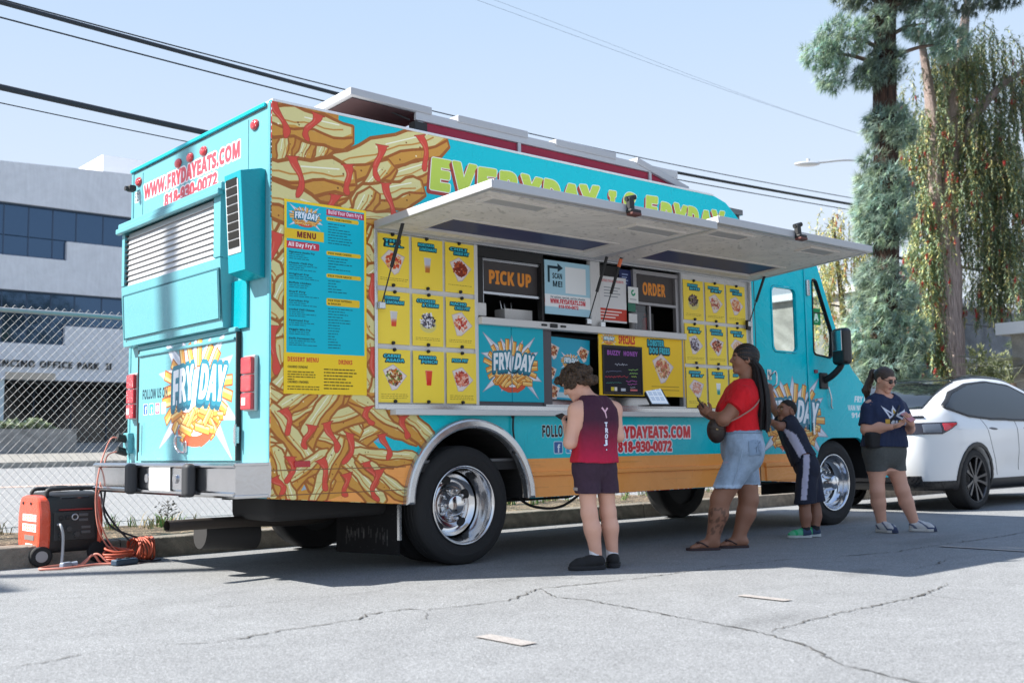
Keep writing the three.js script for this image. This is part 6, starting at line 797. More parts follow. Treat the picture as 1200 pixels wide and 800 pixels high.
// ---------------------------------------------------------------- woman in red
{
  const t = thing('person', 'woman with long black braids in red T-shirt and pale denim shorts facing the order hatch', 'person', [3.58, 0, 0.6], PT);
  const sk = [0.30, 0.14, 0.085]; const ax = [0, 0, 1];
  const knL = [0.025, 0.385, 0.09], anL = [-0.045, 0.085, 0.09];
  const sc = (x, y, z) => { let k = 1 + 0.12 * fbm(x * 14, y * 14, z * 14, 3); if (y < 0.33 && y > 0.12 && x < 0.09 && z > 0.09) { const n = fbm(x * 38, y * 30, z * 38, 3) + 0.12 * noise(x * 9, y * 12, 3); if (n > 0.05) k *= 0.5; } return sk.map((v) => v * k); };
  const lev = [[[0.23, 0.70, 0], 0.07, 0.125], [[0.232, 0.80, 0], 0.07, 0.128], [[0.215, 0.93, 0], 0.06, 0.104], [[0.208, 1.08, 0], 0.08, 0.10], [[0.23, 1.19, 0], 0.11, 0.078], [[0.262, 1.245, 0], 0.05, 0.056]];
  const T = torsoF(lev, ax, 0.06), hipL = [0.20, 0.70, 0.09], hipR = [0.25, 0.70, -0.09], knR = [0.285, 0.375, -0.08], anR = [0.19, 0.08, -0.07], back = [1, 0, 0];
  const foot = (h, a, to) => { const d = nrm3(sub3(to, h)); return U([cap(a, [lerp(h[0], to[0], 0.1), 0.05, lerp(h[2], to[2], 0.1)], 0.042, 0.036), cap([h[0], 0.048, h[2]], add3([h[0], 0.042, h[2]], d, 0.10), 0.034, 0.036), cap(add3([h[0], 0.052, h[2]], d, 0.05), add3([h[0], 0.034, h[2]], d, 0.15), 0.036, 0.024), ...[-0.028, -0.012, 0.003, 0.016, 0.028].map((e, i) => { const s2 = [d[2], 0, -d[0]], p = add3(add3([h[0], 0.031, h[2]], d, 0.155), s2, e); return cap(p, add3(p, add3(d, [0, -0.15, 0]), 0.045 - 0.005 * Math.abs(i - 3)), 0.013, 0.0095); })], 0.018); };
  const legs = U([limb(hipL, knL, 0.115, 0.076), limb(hipR, knR, 0.115, 0.076), limb(knL, anL, 0.066, 0.04, 0.068, back), limb(knR, anR, 0.066, 0.04, 0.068, back), foot([-0.02, 0, 0.09], anL, [-0.235, 0, 0.105]), foot([0.235, 0, -0.06], anR, [0.055, 0, -0.055])], 0.03);
  const shL = [0.215, 1.185, 0.165], shR = [0.25, 1.19, -0.165], elL = [0.05, 1.005, 0.215], wrL = [-0.02, 1.055, 0.075], elR = [0.13, 1.0, -0.215], wrR = [-0.02, 1.05, -0.08];
  const arms = U([limb(shL, elL, 0.062, 0.048), limb(elL, wrL, 0.049, 0.028), limb(shR, elR, 0.062, 0.048), limb(elR, wrR, 0.049, 0.028)], 0.04);
  const H = headGeo({ c: [0.27, 1.485, 0], f: [-1, 0.06, 0.02], s: 1.0, skin: sk, lip: [0.17, 0.055, 0.045], brow: [0.02, 0.012, 0.01], neck: 1.0 });
  const neck = cap([0.275, 1.22, 0], H.W([0, -0.06, -0.025]), 0.062, 0.052), B = (x, y, z) => smin(smin(T(x, y, z), arms(x, y, z), 0.05), smin(legs(x, y, z), neck(x, y, z), 0.03), 0.04) + 0.03 * sstep(0.49, 0.52, y) * sstep(1.0, 0.9, y) * (Math.hypot(x - 0.0, z - 0.1) < 0.14 && y > 0.95 ? 0 : 1);
  const [lo, hi] = bounds([hipL, hipR, anL, anR, shL, shR, elL, wrL, wrR, elR, [0.27, 1.36, 0], [-0.26, 0.02, 0.1], [0.3, 0.02, 0]], 0.1); lo[1] = 0.012;
  const hL = handGeo({ wrist: wrL, dir: [-0.75, 0.6, -0.45], normal: [-0.2, 0.55, -0.8], side: -1, s: 0.95, curl: [0.55, 0.6, 0.65, 0.7], col: sc }), hR = handGeo({ wrist: wrR, dir: [-0.8, 0.5, 0.4], normal: [0, 0.6, 0.8], side: 1, s: 0.95, curl: [0.55, 0.6, 0.65, 0.7], col: sc });
  obj('body', [meshSDF(B, lo, hi, 0.0115, sc), H.geo, hL, hR], skinM, t);
  const hairC = (x, y, z) => { const k = 0.6 + 0.8 * Math.max(0, 0.5 + fbm(x * 60, y * 60, z * 60, 2)); return [0.011 * k, 0.009 * k, 0.009 * k]; };
  { // cornrows over the scalp, then long braids down the back
    const shell = ell([0, 0.03, -0.018], [0.084, 0.099, 0.102]), F = (x, y, z) => { const [X, Y, Z] = H.L([x, y, z]), a = Math.atan2(X, Y - 0.0), rid = 0.0042 * Math.abs(Math.sin(a * 9 + Z * 14)), line = Y - 0.018 - 0.75 * (Z - 0.055); return Math.max(shell(X, Y, Z) - 0.003 - rid - 0.0012 * Math.sin(Z * 420), -line * 0.7, -(Y + 0.055)); };
    obj('hair', meshSDF(F, [0.14, 1.37, -0.13], [0.40, 1.62, 0.13], 0.005, (x, y, z) => { const [X, Y, Z] = H.L([x, y, z]); const s = Math.abs(Math.sin(Math.atan2(X, Y) * 9 + Z * 14)); return s < 0.2 && Z > -0.04 ? [0.10, 0.05, 0.03] : hairC(x, y, z); }), phys([1, 1, 1], { vertexColors: true, roughness: 0.5 }), t);
    const R = rng(41), bm = phys([0.010, 0.008, 0.008], { roughness: 0.48, bumpMap: rep(grainTex, 8), bumpScale: 0.002 });
    for (let i = 0; i < 84; i++) { const a = R() * 6.28, rr2 = Math.sqrt(R()), zz = Math.cos(a) * rr2 * 0.085, xx = Math.sin(a) * rr2 * 0.05, end = 0.93 + 0.14 * R() - 0.02 * Math.abs(zz) * 10, pts = [[0.30 + xx * 0.5, 1.53 - 0.05 * R(), zz * 0.85], [0.362 + xx * 0.8, 1.42, zz * 1.1], [0.375 + xx * 1.2, 1.28, zz * 1.7 + 0.03], [0.38 + xx * 1.35, 1.12, zz * 1.9 + 0.04], [0.375 + xx * 1.4 + (R() - 0.5) * 0.03, end - 0.02, zz * 1.7 + 0.04 + (R() - 0.5) * 0.04]]; const g = tube(pts, 0.0105 + 0.0025 * R(), 46, 6), p = g.attributes.position, n = g.attributes.normal; for (let k = 0; k < p.count; k++) { const w = 0.0018 * Math.sin((k / 7 | 0) * 1.9 + i); p.setXYZ(k, p.getX(k) + n.getX(k) * w, p.getY(k) + n.getY(k) * w, p.getZ(k) + n.getZ(k) * w); } obj('braid', g, bm, t); }
    obj('ear_ring', xf(new THREE.TorusGeometry(0.016, 0.003, 8, 18), H.W([-0.078, -0.045, -0.005]), [0, 1.4, 0]), phys([0.5, 0.4, 0.28], { roughness: 0.3, metalness: 0.8 }), t);
    obj('hair_cuff', [xf(new THREE.TorusGeometry(0.012, 0.004, 6, 12), [0.355, 1.33, 0.095], [1.4, 0, 0]), xf(new THREE.TorusGeometry(0.012, 0.004, 6, 12), [0.375, 1.31, 0.08], [1.4, 0, 0])], phys([0.5, 0.46, 0.42], { roughness: 0.3, metalness: 0.8 }), t);
  }
  const bust = U([ell([0.130, 1.075, 0.075], [0.075, 0.078, 0.078]), ell([0.130, 1.075, -0.075], [0.075, 0.078, 0.078])], 0.03), slv = U([cap(shL, mix3(shL, elL, 0.56), 0.088, 0.082), cap(shR, mix3(shR, elR, 0.56), 0.088, 0.082)]), fo = folds(0.012, 13), dirL = nrm3(sub3(elL, shL)), dirR = nrm3(sub3(elR, shR)), cutL = mix3(shL, elL, 0.5), cutR = mix3(shR, elR, 0.5);
  const sf = (x, y, z) => { const cl = z > 0 ? dot3(sub3([x, y, z], cutL), dirL) : dot3(sub3([x, y, z], cutR), dirR); let d = smin(T(x, y, z) - 0.015, bust(x, y, z) - 0.006, 0.06), s = Math.max(slv(x, y, z), cl); d = smin(d, s, 0.03) + fo(x, y, z); d = smax(d, -(Math.hypot(x - 0.27, (y - 1.30), z) - 0.082), 0.006); return Math.max(d, 0.915 + 0.05 * (x - 0.2) - y); };
  obj('t_shirt', meshSDF(sf, [-0.02, 0.86, -0.34], [0.44, 1.32, 0.34], 0.0095, speck([0.66, 0.006, 0.014], 50, 0.10)), clothM(), t);
  const lg = U([cap(hipL, add3(mix3(hipL, knL, 0.76), [-0.008, 0, 0.018]), 0.122, 0.096), cap(hipR, add3(mix3(hipR, knR, 0.72), [0.012, 0, -0.012]), 0.120, 0.094)]), pel = torsoF([[[0.23, 0.72, 0], 0.075, 0.132], [[0.232, 0.80, 0], 0.075, 0.135], [[0.216, 0.93, 0], 0.066, 0.112]], ax, 0.05), f3 = folds(0.009, 11);
  const hem = (x, z) => (z > 0.0 ? 0.474 + 0.12 * (x - 0.08) * -0.3 : 0.49) + 0.008 * noise(x * 40, 1, z * 40);
  obj('denim_shorts', meshSDF((x, y, z) => Math.max(smin(lg(x, y, z), pel(x, y, z), 0.025) + f3(x, y, z), hem(x, z) - y, y - 0.935), [-0.1, 0.45, -0.26], [0.42, 0.97, 0.26], 0.010, (x, y, z) => { const w = 0.85 + 0.5 * fbm(x * 9, y * 7, z * 9, 3) + 0.25 * fbm(x * 90, y * 90, z * 90, 2), f = y < 0.505 ? 1.25 : 1, rip = x < 0.09 && y > 0.66 && y < 0.69 && fbm(x * 40, y * 60, z * 40, 2) > 0.08 ? 1.5 : 1; return [0.36 * w * f * rip, 0.47 * w * f, 0.61 * w * f]; }), clothM(), t);
  { const dn = mat([0.24, 0.33, 0.45], 0.9), wb = meshSDF((x, y, z) => Math.max(Math.abs(pel(x, y, z) + f3(x, y, z) - 0.002) - 0.006, Math.abs(y - 0.915) - 0.018), [0.0, 0.88, -0.24], [0.40, 0.95, 0.24], 0.008); obj('waistband', wb, dn, t); const pk = meshSDF((x, y, z) => { const d = Math.abs(smin(lg(x, y, z), pel(x, y, z), 0.04) + f3(x, y, z) - 0.002) - 0.004; return Math.max(d, Math.abs(x - 0.285) - 0.055, Math.abs(y - 0.79 + 0.2 * Math.abs(x - 0.285)) - 0.06, -z); }, [0.2, 0.7, 0.0], [0.36, 0.88, 0.26], 0.007); obj('pocket', pk, dn, t); obj('seam', tube([[0.20, 0.90, 0.207], [0.19, 0.80, 0.222], [0.155, 0.66, 0.226], [0.105, 0.50, 0.21]], 0.004, 20, 5), mat([0.36, 0.46, 0.58], 0.9), t); for (const [x, z] of [[0.12, 0.165], [0.28, 0.18], [0.33, 0.13]]) obj('belt_loop', rb(0.014, 0.05, 0.012, [x, 0.915, z], 0.003), dn, t); }
  const fm = mat([0.035, 0.018, 0.02], 0.7), ff = (h, to) => { const d = nrm3(sub3(to, h)), sd = [d[2], 0, -d[0]], P2 = (a, e, y) => add3(add3([h[0], y, h[2]], d, a), sd, e), o = []; const s = []; for (const [a, e] of [[-0.03, 0], [-0.02, 0.028], [0.03, 0.034], [0.1, 0.036], [0.17, 0.046], [0.215, 0.036], [0.235, 0.0], [0.215, -0.036], [0.17, -0.044], [0.1, -0.032], [0.03, -0.032], [-0.02, -0.026]]) s.push(new THREE.Vector2(a, e)); const g = new THREE.ExtrudeGeometry(new THREE.Shape(new THREE.SplineCurve([...s, s[0]]).getPoints(40)), { depth: 0.014, bevelEnabled: true, bevelSize: 0.003, bevelThickness: 0.003, bevelSegments: 2 }); g.rotateX(-Math.PI / 2); g.rotateY(Math.atan2(-d[2], d[0])); g.translate(h[0], 0.003, h[2]); const k = obj('flip_flop', g, fm, t); for (const e of [-0.04, 0.042]) obj('strap', tube([P2(0.17, 0.006, 0.03), P2(0.14, e * 0.6, 0.062), P2(0.07, e, 0.03)], 0.006, 12, 6), fm, k); };
  ff([-0.02, 0, 0.09], [-0.235, 0, 0.105]); ff([0.235, 0, -0.06], [0.055, 0, -0.055]);
  obj('anklet', xf(new THREE.TorusGeometry(0.046, 0.0055, 8, 30), [-0.037, 0.115, 0.09], [1.45, 0.15, 0]), mat([0.62, 0.6, 0.56], 0.4, 0.3), t);
  const ph = thing('mobile_phone', 'black mobile phone held up by the woman in the red T-shirt', 'phone', [3.58, 0, 0.6], PT); obj('phone_body', xf(rb(0.009, 0.15, 0.075, [0, 0, 0], 0.005), [-0.075, 1.125, 0.03], [0.25, -0.3, 0.62]), M.black, ph); obj('screen', xf(b2(0.0047, 0.0054, -0.066, 0.066, -0.032, 0.032), [-0.075, 1.125, 0.03], [0.25, -0.3, 0.62]), phys([0.03, 0.035, 0.05], { roughness: 0.05 }), ph);
  const bag = thing('crossbody_bag', 'small dark brown shoulder bag hanging at the front of the woman in red', 'bag', [3.58, 0, 0.6], PT), bf = (x, y, z) => { const q = ell([0.005, 0.925, 0.13], [0.075, 0.10, 0.065])(x, y, z); return q + 0.004 * fbm(x * 20, y * 20, z * 20, 2); };
  obj('bag_body', meshSDF(bf, [-0.1, 0.8, 0.03], [0.12, 1.05, 0.22], 0.008, speck([0.03, 0.017, 0.013], 40, 0.25)), phys([1, 1, 1], { vertexColors: true, roughness: 0.45 }), bag); obj('flap', xf(new THREE.SphereGeometry(0.07, 20, 10, 0, 6.3, 0, 1.5), [0.005, 0.945, 0.14], [0.25, 0, 0], [1.05, 1.1, 0.95]), phys([0.035, 0.02, 0.015], { roughness: 0.4 }), bag); obj('clasp', rb(0.02, 0.015, 0.01, [0.0, 0.935, 0.2], 0.004), phys([0.45, 0.33, 0.16], { roughness: 0.3, metalness: 0.9 }), bag);
  obj('strap', tube([[0.05, 0.985, 0.19], [0.10, 0.995, 0.25], [0.19, 1.04, 0.262], [0.27, 1.09, 0.25], [0.335, 1.15, 0.18], [0.36, 1.2, 0.05], [0.28, 1.275, -0.09], [0.15, 1.17, -0.13], [0.07, 1.05, -0.06], [0.0, 0.99, 0.09]], 0.006, 60, 6), mat([0.36, 0.2, 0.15], 0.6), bag);
}
// ---------------------------------------------------------------- small child at the cab door
{
  const t = thing('person', 'small child in navy sports kit reaching for the handle of the cab door', 'person', [4.82, 0, 0.54], PT);
  const sk = [0.25, 0.115, 0.072], sc = (x, y, z) => { const k = 1 + 0.12 * fbm(x * 14, y * 14, z * 14, 3); return sk.map((v) => v * k); }, ax = [0, 0, 1];
  const lev = [[[0.10, 0.58, -0.08], 0.055, 0.078], [[0.055, 0.72, -0.13], 0.05, 0.072], [[0.01, 0.87, -0.19], 0.058, 0.078], [[-0.02, 0.965, -0.235], 0.07, 0.05], [[-0.02, 1.0, -0.235], 0.025, 0.042]], T = torsoF(lev, ax, 0.045);
  const hipL = [0.075, 0.56, -0.02], hipR = [0.13, 0.56, -0.13], knL = [0.03, 0.24, 0.02], knR = [0.155, 0.235, -0.1], anL = [0.03, 0.075, 0.03], anR = [0.14, 0.075, -0.07], shL = [-0.03, 0.965, -0.145], shR = [-0.04, 1.0, -0.335], elL = [-0.135, 0.965, -0.115], wrL = [-0.225, 1.035, -0.175], elR = [-0.10, 1.135, -0.42], wrR = [-0.098, 1.295, -0.525];
  const legs = U([limb(hipL, knL, 0.068, 0.042), limb(hipR, knR, 0.068, 0.042), limb(knL, anL, 0.04, 0.026, 0.040, [1, 0, 0]), limb(knR, anR, 0.04, 0.026, 0.040, [1, 0, 0])], 0.025), arms = U([limb(shL, elL, 0.043, 0.034), limb(elL, wrL, 0.034, 0.023), limb(shR, elR, 0.043, 0.034), limb(elR, wrR, 0.034, 0.023)], 0.03);
  const H = headGeo({ c: [-0.035, 1.10, -0.22], f: [-0.86, 0.14, 0.34], s: 0.86, skin: sk, lip: [0.13, 0.045, 0.035], brow: [0.015, 0.01, 0.008], neck: 0.8, wide: 1.05 });
  const neck = cap([-0.02, 0.98, -0.235], H.W([0, -0.05, -0.02]), 0.045, 0.04), B = (x, y, z) => smin(smin(T(x, y, z), arms(x, y, z), 0.035), smin(legs(x, y, z), neck(x, y, z), 0.025), 0.03);
  const [lo, hi] = bounds([hipL, hipR, anL, anR, shL, shR, elL, wrL, wrR, elR], 0.08);
  const hL = handGeo({ wrist: wrL, dir: [-0.75, 0.6, -0.3], normal: [0.1, 0.3, -0.9], side: 1, s: 0.68, curl: [0.3, 0.3, 0.35, 0.4], col: sc }), hR = handGeo({ wrist: wrR, dir: [0.05, 0.9, -0.4], normal: [-0.1, -0.4, -0.9], side: -1, s: 0.68, curl: [0.75, 0.8, 0.8, 0.85], col: sc });
  obj('body', [meshSDF(B, lo, hi, 0.0095, sc), H.geo, hL, hR], skinM, t);
  const shell = ell([0, 0.028, -0.016], [0.082, 0.096, 0.099]); obj('hair', meshSDF((x, y, z) => { const [X, Y, Z] = H.L([x, y, z]), line = Y - 0.045 - 0.9 * Math.max(0, Z - 0.03) + (Z < 0.0 ? 0.6 * -Z + 0.02 : 0); return Math.max((shell(X, Y, Z) + 0.003 * fbm(X * 160, Y * 160, Z * 160, 2)) * 0.86, -line * 0.6); }, [-0.16, 0.98, -0.34], [0.09, 1.22, -0.1], 0.005, speck([0.012, 0.009, 0.008], 120, 0.5)), phys([1, 1, 1], { vertexColors: true, roughness: 0.85 }), t);
  const spine = (y) => { const k = clamp((y - 0.58) / 0.385, 0, 1); return [0.10 - 0.12 * k, -0.08 - 0.155 * k]; }, NV = [0.010, 0.014, 0.032], WH = [0.46, 0.46, 0.60], fo = folds(0.008, 15), slv = U([cap(shL, mix3(shL, elL, 0.6), 0.058, 0.056), cap(shR, mix3(shR, elR, 0.5), 0.056, 0.055)]), dL = nrm3(sub3(elL, shL)), dR = nrm3(sub3(elR, shR)), cL = mix3(shL, elL, 0.5), cR = mix3(shR, elR, 0.4), sax = nrm3([-0.42, 1, -0.2]);
  obj('sports_shirt', meshSDF((x, y, z) => { const cut = z > -0.24 ? dot3(sub3([x, y, z], cL), dL) : dot3(sub3([x, y, z], cR), dR); let d = smin(T(x, y, z) - 0.013 - 0.008 * sstep(0.85, 0.68, y), Math.max(slv(x, y, z), cut), 0.02) + fo(x, y, z); d = smax(d, -(Math.hypot(x + 0.03, y - 1.03, z + 0.235) - 0.052), 0.005); return Math.max(d, -dot3(sub3([x, y, z], [0.06, 0.655, -0.1]), sax)); }, [-0.2, 0.58, -0.44], [0.22, 1.06, 0.02], 0.0085, (x, y, z) => { const [sx, sz] = spine(y), u = x - sx, w = 0.045 + 0.012 * Math.sin(y * 20); return z - sz > 0.03 && u > -0.075 + 0.25 * (0.8 - y) * 0.4 && u < -0.005 + 0.1 * (0.85 - y) && y < 0.925 - 0.9 * (u + 0.05) ? WH : NV; }), clothM(), t);
  const lg = U([cap(hipL, mix3(hipL, knL, 0.85), 0.09, 0.094), cap(hipR, mix3(hipR, knR, 0.85), 0.09, 0.094)], 0.04), pel = torsoF([[[0.10, 0.58, -0.08], 0.058, 0.086], [[0.07, 0.68, -0.115], 0.052, 0.08]], ax, 0.04), f2 = folds(0.007, 12);
  obj('shorts', meshSDF((x, y, z) => Math.max(smin(lg(x, y, z), pel(x, y, z), 0.03) + f2(x, y, z), 0.295 + 0.2 * (x - 0.1) * 0.3 - y, y - 0.72), [-0.1, 0.25, -0.28], [0.28, 0.76, 0.16], 0.009, (x, y, z) => { const cx = lerp(0.035, 0.085, (y - 0.3) / 0.35); return z > -0.03 && x > cx - 0.055 && x < cx - 0.012 + 0.02 * (y - 0.3) && y > 0.33 ? WH : NV; }), clothM(), t);
  const gs = { up: (q, y, e) => (q < 0.3 ? [0.03, 0.05, 0.10] : y < 0.03 ? [0.4, 0.45, 0.45] : Math.sin(q * 20 + e * 60) > 0.2 ? [0.02, 0.34, 0.13] : [0.10, 0.42, 0.24]), sole: plain([0.42, 0.46, 0.46]) };
  sock(anL, 0.05, 0.1, 0.036, [0.015, 0.016, 0.02], t, anL); sock(anR, 0.05, 0.1, 0.036, [0.015, 0.016, 0.02], t, anR);
  shoe([0.068, 0, 0.035], [-0.125, 0, 0.03], [anL[0], 0, anL[2]], 0.84, gs, 'shoe', t); shoe([0.175, 0, -0.07], [-0.01, 0, -0.07], [anR[0], 0, anR[2]], 0.84, gs, 'shoe', t);
}
// ---------------------------------------------------------------- woman in navy
{
  const t = thing('person', 'woman in navy printed T-shirt, grey shorts and sunglasses looking down at a phone', 'person', [5.87, 0, 0.86], PT);
  const sk = [0.60, 0.32, 0.225], sc = (x, y, z) => { const k = 1 + 0.1 * fbm(x * 14, y * 14, z * 14, 3); return sk.map((v) => v * k); }, ax = nrm3([0.93, 0, -0.37]), fw = nrm3([0.37, 0, 0.93]), back = [-0.4, 0, -0.9];
  const lev = [[[-0.10, 0.62, -0.01], 0.085, 0.105], [[-0.10, 0.74, -0.01], 0.085, 0.108], [[-0.095, 0.88, 0], 0.075, 0.10], [[-0.08, 1.03, 0], 0.088, 0.102], [[-0.075, 1.135, -0.02], 0.105, 0.07], [[-0.075, 1.185, -0.03], 0.04, 0.055]], T = torsoF(lev, ax, 0.05);
  const hipR = [-0.19, 0.62, 0.03], hipL = [-0.005, 0.62, -0.05], knR = [-0.205, 0.375, 0.065], knL = [0.045, 0.37, 0.0], anR = [-0.158, 0.085, 0.0], anL = [0.145, 0.085, -0.02], shR = [-0.24, 1.125, 0.045], shL = [0.085, 1.13, -0.095], elR = [-0.285, 0.925, 0.085], wrR = [-0.10, 0.945, 0.215], elL = [0.135, 0.93, 0.0], wrL = [0.09, 0.965, 0.19];
  const legs = U([limb(hipR, knR, 0.09, 0.059), limb(hipL, knL, 0.09, 0.059), limb(knR, anR, 0.056, 0.034, 0.056, back), limb(knL, anL, 0.056, 0.034, 0.056, back)], 0.03), arms = U([limb(shL, elL, 0.058, 0.046), limb(elL, wrL, 0.046, 0.028), limb(shR, elR, 0.058, 0.046), limb(elR, wrR, 0.047, 0.028)], 0.035);
  const H = headGeo({ c: [-0.065, 1.375, 0.0], f: [0.55, -0.36, 0.75], s: 0.95, skin: sk, lip: [0.36, 0.12, 0.10], brow: [0.06, 0.035, 0.025], neck: 0.9 });
  const neck = cap([-0.075, 1.15, -0.03], H.W([0, -0.06, -0.025]), 0.055, 0.047), B = (x, y, z) => smin(smin(T(x, y, z), arms(x, y, z), 0.05), smin(legs(x, y, z), neck(x, y, z), 0.03), 0.04) + 0.03 * sstep(0.55, 0.58, y) * sstep(0.88, 0.82, y);
  const [lo, hi] = bounds([hipL, hipR, anL, anR, shL, shR, elL, wrL, wrR, elR, [-0.07, 1.25, 0]], 0.1);
  const hR = handGeo({ wrist: wrR, dir: [0.9, 0.22, 0.25], normal: [-0.2, 0.8, 0.35], side: 1, s: 0.9, curl: [0.45, 0.5, 0.55, 0.6], col: sc }), hL = handGeo({ wrist: wrL, dir: [-0.5, 0.5, 0.6], normal: [-0.4, 0.5, -0.6], side: -1, s: 0.9, curl: [0.5, 0.55, 0.6, 0.65], col: sc });
  obj('body', [meshSDF(B, lo, hi, 0.011, sc), H.geo, hL, hR], skinM, t);
  { const shell = ell([0, 0.03, -0.018], [0.083, 0.097, 0.102]), st = (X, Y, Z) => 0.0016 * Math.sin(Math.atan2(X, Y) * 34 + 2 * noise(X * 20, Y * 20, Z * 20)), F = (x, y, z) => { const [X, Y, Z] = H.L([x, y, z]), line = Y - 0.03 - 0.75 * (Z - 0.05); return Math.max((shell(X, Y, Z) + st(X, Y, Z)) * 0.95, -line * 0.7, -(Y + 0.06 + Z * 0.3)); };
    const pn = U([cap(H.W([0, 0.045, -0.115]), H.W([0.0, 0.03, -0.15]), 0.022, 0.03), cap(H.W([0, 0.03, -0.15]), [-0.20, 1.29, -0.125], 0.03, 0.036), cap([-0.20, 1.29, -0.125], [-0.185, 1.18, -0.13], 0.036, 0.016)], 0.02), PF = (x, y, z) => pn(x, y, z) + 0.003 * Math.sin((x + z) * 260 + y * 30 + 3 * noise(x * 20, y * 8, z * 20)), hcol = (x, y, z) => { const k = 0.6 + 0.9 * Math.max(0, 0.5 + fbm(x * 70, y * 30, z * 70, 3)); return [0.045 * k, 0.026 * k, 0.017 * k]; };
    const h = obj('hair', meshSDF((x, y, z) => smin(F(x, y, z), PF(x, y, z), 0.01), [-0.32, 1.12, -0.22], [0.1, 1.52, 0.16], 0.005, hcol), phys([1, 1, 1], { vertexColors: true, roughness: 0.5 }), t); obj('hair_tie', xf(new THREE.TorusGeometry(0.024, 0.007, 8, 20), H.W([0, 0.044, -0.118]), [0.4, 0.65, 0]), mat([0.3, 0.33, 0.36], 0.7), h);
    const gm = phys([0.006, 0.006, 0.007], { roughness: 0.06 }), gl = obj('sunglasses', [-1, 1].map((k) => { const g = sph(0.026, [0, 0, 0], [1, 0.74, 0.34], 18, 12); const p = H.W([k * 0.031, 0.008, 0.092]), q = new THREE.Matrix4().makeBasis(V(...H.x), V(...H.y), V(...H.z)); g.applyMatrix4(q); g.translate(...p); return g; }), gm, t); obj('frame', [bar(H.W([-0.012, 0.014, 0.098]), H.W([0.012, 0.014, 0.098]), 0.003, 6), bar(H.W([0.056, 0.014, 0.085]), H.W([0.08, 0.012, -0.01]), 0.003, 6), bar(H.W([-0.056, 0.014, 0.085]), H.W([-0.08, 0.012, -0.01]), 0.003, 6)], gm, gl); }
  const slv = U([cap(shR, mix3(shR, elR, 0.85), 0.068, 0.070), cap(shL, mix3(shL, elL, 0.85), 0.068, 0.070)]), dR = nrm3(sub3(elR, shR)), dL = nrm3(sub3(elL, shL)), cR = mix3(shR, elR, 0.82), cL = mix3(shL, elL, 0.8), fo = folds(0.012, 12), mid = (x, z) => dot3([x + 0.08, 0, z], ax), bust = U([ell([-0.10, 1.01, 0.085], [0.075, 0.075, 0.06]), ell([0.03, 1.01, 0.045], [0.075, 0.075, 0.06])], 0.03);
  const shirt = obj('t_shirt', meshSDF((x, y, z) => { const cut = mid(x, z) < 0 ? dot3(sub3([x, y, z], cR), dR) : dot3(sub3([x, y, z], cL), dL); let d = smin(smin(T(x, y, z) - 0.012 - 0.006 * sstep(0.95, 0.8, y), bust(x, y, z), 0.04), Math.max(slv(x, y, z), cut), 0.025) + fo(x, y, z); d = smax(d, -(Math.hypot(x + 0.068, y - 1.245, z + 0.015) - 0.078), 0.006); return Math.max(d, 0.765 - 0.04 * mid(x, z) - y); }, [-0.42, 0.7, -0.26], [0.28, 1.26, 0.24], 0.0095, speck([0.011, 0.021, 0.062], 50, 0.15)), clothM(), t);
  const tx = ctex(192, 160, (c, W, Hh) => { c.clearRect(0, 0, W, Hh); const a = '#cfd3dc', y = '#c9a347'; c.strokeStyle = a; c.lineWidth = 12; c.beginPath(); c.moveTo(22, 14); c.lineTo(44, 74); c.lineTo(92, 50); c.lineTo(150, 84); c.lineTo(176, 30); c.lineTo(120, 56); c.lineTo(98, 10); c.lineTo(74, 50); c.closePath(); c.stroke(); c.fillStyle = y; c.beginPath(); c.moveTo(96, 18); c.lineTo(112, 50); c.lineTo(84, 50); c.fill(); c.fillStyle = y; c.fillRect(14, 84, 30, 42); c.fillStyle = a; c.fillRect(52, 92, 30, 34); c.fillRect(90, 92, 22, 34); c.fillStyle = y; c.fillRect(120, 92, 28, 34); c.fillStyle = a; c.fillRect(156, 92, 22, 34); });
  decal(shirt, [-0.03, 1.02, 0.12], ax, fw, 0.27, 0.22, tx, 'shirt_print', t);
  const lg = U([cap(hipL, mix3(hipL, knL, 0.6), 0.102, 0.080), cap(hipR, mix3(hipR, knR, 0.6), 0.102, 0.080)]), pel = torsoF([[[-0.10, 0.645, -0.01], 0.08, 0.085], [[-0.10, 0.70, -0.01], 0.088, 0.100], [[-0.10, 0.78, -0.01], 0.086, 0.108]], ax, 0.05), f2 = folds(0.004, 12);
  obj('shorts', meshSDF((x, y, z) => Math.max(smin(lg(x, y, z), pel(x, y, z), 0.02) + f2(x, y, z), 0.545 - y, y - 0.82), [-0.36, 0.5, -0.22], [0.18, 0.86, 0.22], 0.0095, speck([0.075, 0.08, 0.078], 60, 0.15)), clothM(), t);
  const sn = { up: (q, y, e) => (q > 0.88 ? [0.03, 0.045, 0.10] : y < 0.04 && q > 0.6 ? [0.05, 0.07, 0.14] : Math.sin(q * 13 + e * 55 + y * 60) > 0.72 ? [0.10, 0.12, 0.18] : [0.52, 0.52, 0.52]), sole: (q) => (q > 0.85 ? [0.03, 0.04, 0.08] : [0.48, 0.48, 0.46]) };
  sock(anR, 0.06, 0.12, 0.042, [0.6, 0.6, 0.6], t, anR); sock(anL, 0.06, 0.105, 0.042, [0.6, 0.6, 0.6], t, anL);
  shoe([-0.185, 0, -0.03], [-0.085, 0, 0.16], [anR[0], 0, anR[2]], 0.98, sn, 'shoe', t); shoe([0.11, 0, -0.035], [0.31, 0, 0.05], [anL[0], 0, anL[2]], 0.98, sn, 'shoe', t);
